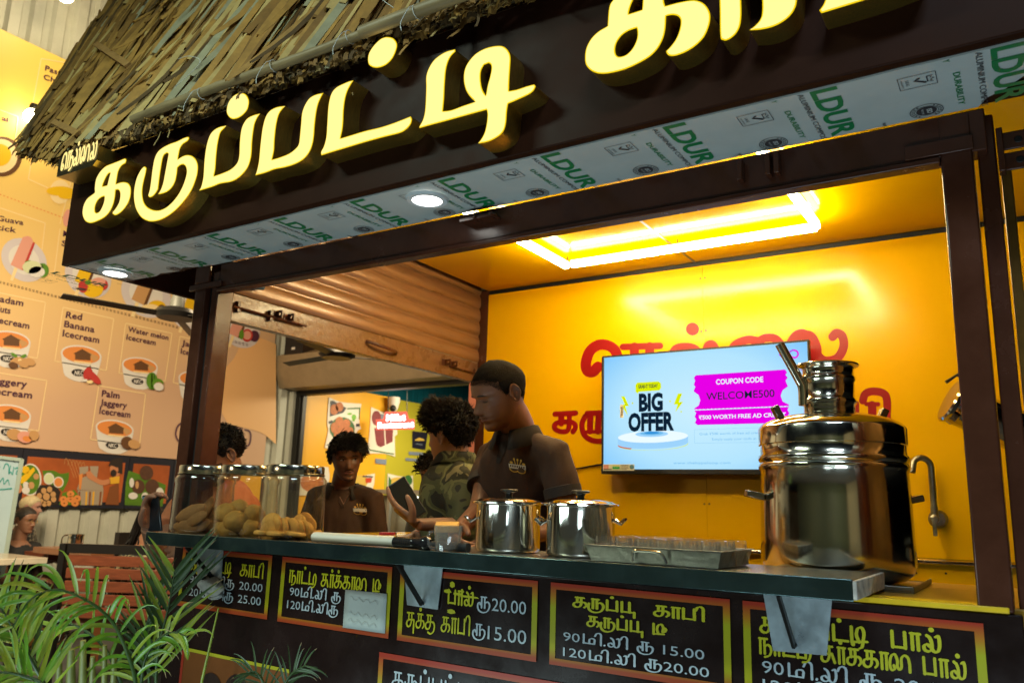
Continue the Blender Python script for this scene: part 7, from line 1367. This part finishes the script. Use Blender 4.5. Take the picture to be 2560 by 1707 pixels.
m.build('spectacles', M('gold_wire', (.6, .4, .12), .3, 1.0), P); m = MB(); [m.ball(hd.W(sd*.66, .10, -.36), .008, 10, 6) for sd in (-1, 1)]; m.build('earrings', M('pearl', (.7, .6, .45), .3), P)
P, hd, m, nk, Fb, Sb, pel, hm = seated('white-haired old person in a dark printed wrap, seated beyond the woman in black', (400, 245), 7.25, CR*.95+CF*.25-CU*.15, skin('skin_pale_elder', (.46, .25, .19)), PRT3, PRT3, M('white_hair', (.55, .45, .26), .55, noise=.3, nscale=60, bump=.3), (.07, .03, .52, .2, -.55, 0, 6, 8), H=.205)
m.build('white_hair', hm, P, fix=False)
P, hd, m, nk, Fb, Sb, pel, hm = seated('woman with long black hair in a cream and dark printed dress at the brown table', (1985, 430), 5.75, CR*.9-CF*.15-CU*.25, skin('skin_dress_woman', (.27, .125, .068)), PRT2, PRT2, HAIR, (.10, .03, .50, .15, -.6, 0, 9, 5), k=1.06, sleeve=.95, hand_at=K4(2120, 1010, 5.55))
bk = -Fb
for i in range(70):
    a_ = rh.uniform(1.5, 4.8); p0 = hd.pt(a_, rh.uniform(-.3, .4), .08); q1 = nk+bk*.10-Sb*0+np.array((rh.gauss(0, .03), rh.gauss(0, .03), -.02)); q2 = pel+bk*(.17+rh.gauss(0, .02))+Sb*rh.gauss(0, .05)+np.array((0, 0, .22+rh.uniform(-.05, .1))); m.tube([tuple(x) for x in cr([p0, q1, (q1+q2)/2+bk*.03, q2], 4)], [.010-.0005*j for j in range(13)], 5, caps=False)
m.build('long_hair', hm, P, fix=False); bg_ = MB(); q = K4(2070, 1040, 5.6); bg_.lathe([(.034, -.004), (.037, 0), (.034, .004)], q, 20, axis=CR, caps=False); bg_.build('bangle', M('gold', (.75, .45, .08), .25, 1.0), P)
# things between the server and the man with the phone
m = MB(); a = K2(520, 1330, 3.05); bq = K2(890, 1345, 3.0); m.obox((a+bq)/2, (bq-a)/2, flat_(CF)*.10, (0, 0, .012)); o = m.build('yellow_tray', YELL, bevel=.003); tag(o, 'yellow board on the counter under the resting hand', 'board')
m = MB(); q = K2(825, 1295, 3.3); m.obox(q, CR*.032, flat_(CF)*.03, (0, 0, .012)); m.obox(q-np.array((0, 0, .075)), CR*.030, flat_(CF)*.028, (0, 0, .062), 1); o = m.build('lidded_box', [M('red_plastic', (.42, .01, .02), .35), M('white_plastic', (.5, .45, .36), .4)], bevel=.003); tag(o, 'white container with a red lid near the resting hand', 'container')
# ================================================================ potted palms in front of the counter
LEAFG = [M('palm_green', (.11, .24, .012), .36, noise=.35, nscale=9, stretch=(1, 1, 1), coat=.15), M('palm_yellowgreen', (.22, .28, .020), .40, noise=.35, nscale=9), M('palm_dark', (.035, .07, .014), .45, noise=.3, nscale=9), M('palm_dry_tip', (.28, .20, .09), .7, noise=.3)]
STALK = M('palm_stalk', (.16, .17, .035), .45, noise=.4, nscale=14)
rp = random.Random(31)
def frond(P, pts, n, L, w, spread=.9, droop=.5, mats=(0, 1), side_bias=0.0, start=.12, lean=None, rad=.006, curl=.35, upness=.25):
    """pts: image points with depth (px, py, depth) from base to tip"""
    C3_ = [np.asarray(p) for p in cr([UD(*p) for p in pts], 10)]; k = len(C3_); m = MB()
    m.tube([tuple(p) for p in C3_], [rad*(1-.75*i/(k-1)) for i in range(k)], 7, 2)
    for i in range(n):
        for sd in (-1, 1):
            u = start+(1-start)*(i+rp.uniform(.1, .9))/n; q = u*(k-1); j = min(int(q), k-2); p = C3_[j]+(C3_[j+1]-C3_[j])*(q-j); t = nrm(C3_[j+1]-C3_[j])
            view = nrm(CAMLOC-p); s = nrm(np.cross(t, view))*sd; up = np.array((0, 0, 1.0))
            d = nrm(s*spread+t*(.55+.5*u)+up*upness+view*rp.uniform(-.25, .45)+np.array([rp.gauss(0, .09) for _ in range(3)]))
            LL = L*(1-.55*abs(u-.45)**1.2)*rp.uniform(.8, 1.12)*(1+side_bias*sd); ww = w*rp.uniform(.8, 1.15); rows = []; K = 9; c = p.copy(); dd = d.copy(); dr = droop*rp.uniform(.5, 1.5)
            wv = nrm(np.cross(dd, view)+view*rp.uniform(-.5, .5))
            for a in range(K):
                f = a/(K-1); hw = ww*.5*(.35+.65*min(1, f*5))*(1-f**2.2)+.0004; nn = nrm(np.cross(wv, dd)); rows.append([c-wv*hw+nn*hw*.35, c, c+wv*hw+nn*hw*.35])
                c = c+dd*LL/(K-1); dd = nrm(dd+np.array((0, 0, -1.0))*dr*(.06+.55*f*f)); wv = nrm(wv-dd*np.dot(wv, dd))
            mt = rp.choice(mats); nb = K-(1 if rp.random() < .4 else 0); m.grid(rows[:nb], mt)
            if nb < K: m.grid(rows[nb-1:], 3)
    return m.build('frond', [LEAFG[x] if x < 4 else None for x in (0, 1, 2, 3)], P, smooth=60, fix=False)
def pot_at(P, base, r=.14, h=.26):
    m = MB(); m.lathe([(0, 0), (r*.72, 0), (r, h), (r*1.06, h), (r*1.06, h+.02), (r*.92, h+.02), (r*.9, h-.02), (0, h-.02)], base, 28, caps=False); m.build('flower_pot', M('black_pot', (.02, .018, .017), .5, noise=.2), P)
q = UD(335, 1760, 2.15); P = thing('potted_palm', 'bright green potted palm with arching fronds at the bottom left', 'palm', (q[0], q[1], 0)); pot_at(P, (q[0], q[1], 0), .15, .30)
frond(P, [(345,1790,2.15),(338,1700,2.13),(321,1638,2.10),(286,1561,2.06),(238,1513,2.00),(178,1482,1.95),(131,1474,1.92),(74,1500,1.88),(30,1570,1.85)], 19, .150, .0105, .85, 1.9, (0, 0, 1), .0, .12, upness=.20)
frond(P, [(330,1790,2.2),(300,1700,2.2),(262,1620,2.2),(205,1570,2.2),(150,1560,2.2),(100,1590,2.2)], 9, .11, .0095, .8, 1.8, (0, 0, 1), .0, .2)
frond(P, [(350,1790,2.2),(352,1720,2.2),(362,1650,2.2),(392,1600,2.2),(430,1580,2.18),(468,1590,2.16)], 9, .115, .010, .8, 1.7, (0, 1), .0, .2)
q = UD(60, 1760, 1.95); P = thing('potted_palm', 'yellow-green potted palm with fanned leaflets cut off by the left picture edge', 'palm', (q[0], q[1], 0)); pot_at(P, (q[0], q[1], 0), .15, .30)
frond(P, [(118,1800,1.95),(112,1720,1.95),(84,1660,1.94),(50,1600,1.93),(18,1545,1.92),(-10,1500,1.91)], 12, .15, .012, .9, .45, (1, 1, 0), .0, .2, upness=.15)
frond(P, [(130,1800,1.9),(105,1712,1.9),(60,1690,1.9),(10,1680,1.88),(-60,1690,1.86)], 12, .12, .010, .9, .35, (0, 1), .0, .15, upness=.1)
frond(P, [(95,1800,2.0),(100,1690,2.0),(70,1620,2.0),(48,1550,2.0),(46,1500,2.0)], 8, .12, .012, .75, .6, (1, 2), .0, .3)
for x, y, r in ((148,1655,.0115),(178,1622,.014),(208,1600,.0115),(232,1640,.010),(262,1612,.009),(285,1640,.010)):
    m = MB(); a = UD(x-10, 1800, 2.12); b = UD(x, y, 2.12); m.tube([tuple(a), tuple((a+b)/2+CR*.004), tuple(b)], [r, r*.9, r*.62], 10); m.build('cut_stalk', STALK, P)
q = UD(430, 1770, 2.45); P = thing('potted_palm', 'dark olive potted palm fanning straight leaflets across the leftmost menu panel', 'palm', (q[0], q[1], 0)); pot_at(P, (q[0], q[1], 0), .13, .28)
frond(P, [(392,1800,2.42),(390,1690,2.42),(398,1610,2.42),(418,1530,2.42),(430,1470,2.42),(436,1425,2.42)], 15, .215, .0125, .95, .12, (2, 2, 1), .12, .18, upness=.45)
frond(P, [(380,1800,2.5),(372,1690,2.5),(360,1600,2.5),(372,1540,2.5),(392,1470,2.5)], 9, .16, .011, .55, .2, (1, 2), -.1, .25, upness=.6)
m = MB(); m.tube([tuple(UD(498, 1800, 2.3)), tuple(UD(505, 1700, 2.3)), tuple(UD(528, 1600, 2.3)), tuple(UD(546, 1520, 2.3))], [.0045, .004, .0032, .0022], 8); m.build('bare_stalk', LEAFG[1], P)
q = UD(690, 1800, 2.0); P = thing('potted_palm', 'thin dark potted palm under the second menu panel, only its tips in view', 'palm', (q[0], q[1], 0)); pot_at(P, (q[0], q[1], 0), .12, .26)
frond(P, [(690,1830,2.0),(700,1760,2.0),(712,1710,2.0),(735,1678,2.0),(765,1662,2.0)], 10, .085, .005, .8, .7, (2, 2), .0, .2)
frond(P, [(685,1830,2.0),(675,1760,2.0),(660,1710,2.0),(640,1680,2.0),(615,1680,2.0)], 10, .08, .005, .8, .7, (2, 2), .0, .2)

# ================================================================ stalls across the lane, behind the photographer (they light up the steel)
m = MB(); rows = [[], []]; x = -7.0
while x < 3.6:
    for dx, dy in ((0, 0), (.10, 0), (.125, -.04), (.185, -.04)): rows[0].append((x+dx, -4.6+dy, 0)); rows[1].append((x+dx, -4.6+dy, 3.2))
    x += .21
m.grid(rows); o = m.build('container_wall', M('container_green', (.11, .14, .09), .45, noise=.2), smooth=0, fix=False); tag(o, 'dark green corrugated container stall across the lane', 'wall')
m = MB(); rows = [[], []]; y = -4.4
while y < .8:
    for dy, dx in ((0, 0), (.10, 0), (.125, .04), (.185, .04)): rows[0].append((3.4+dx, y+dy, 0)); rows[1].append((3.4+dx, y+dy, 3.4))
    y += .21
m.grid(rows); o = m.build('container_wall', M('container_beige', (.42, .38, .24), .5, noise=.15), smooth=0, fix=False); tag(o, 'beige corrugated container wall beside the lane, right of the photographer', 'wall')
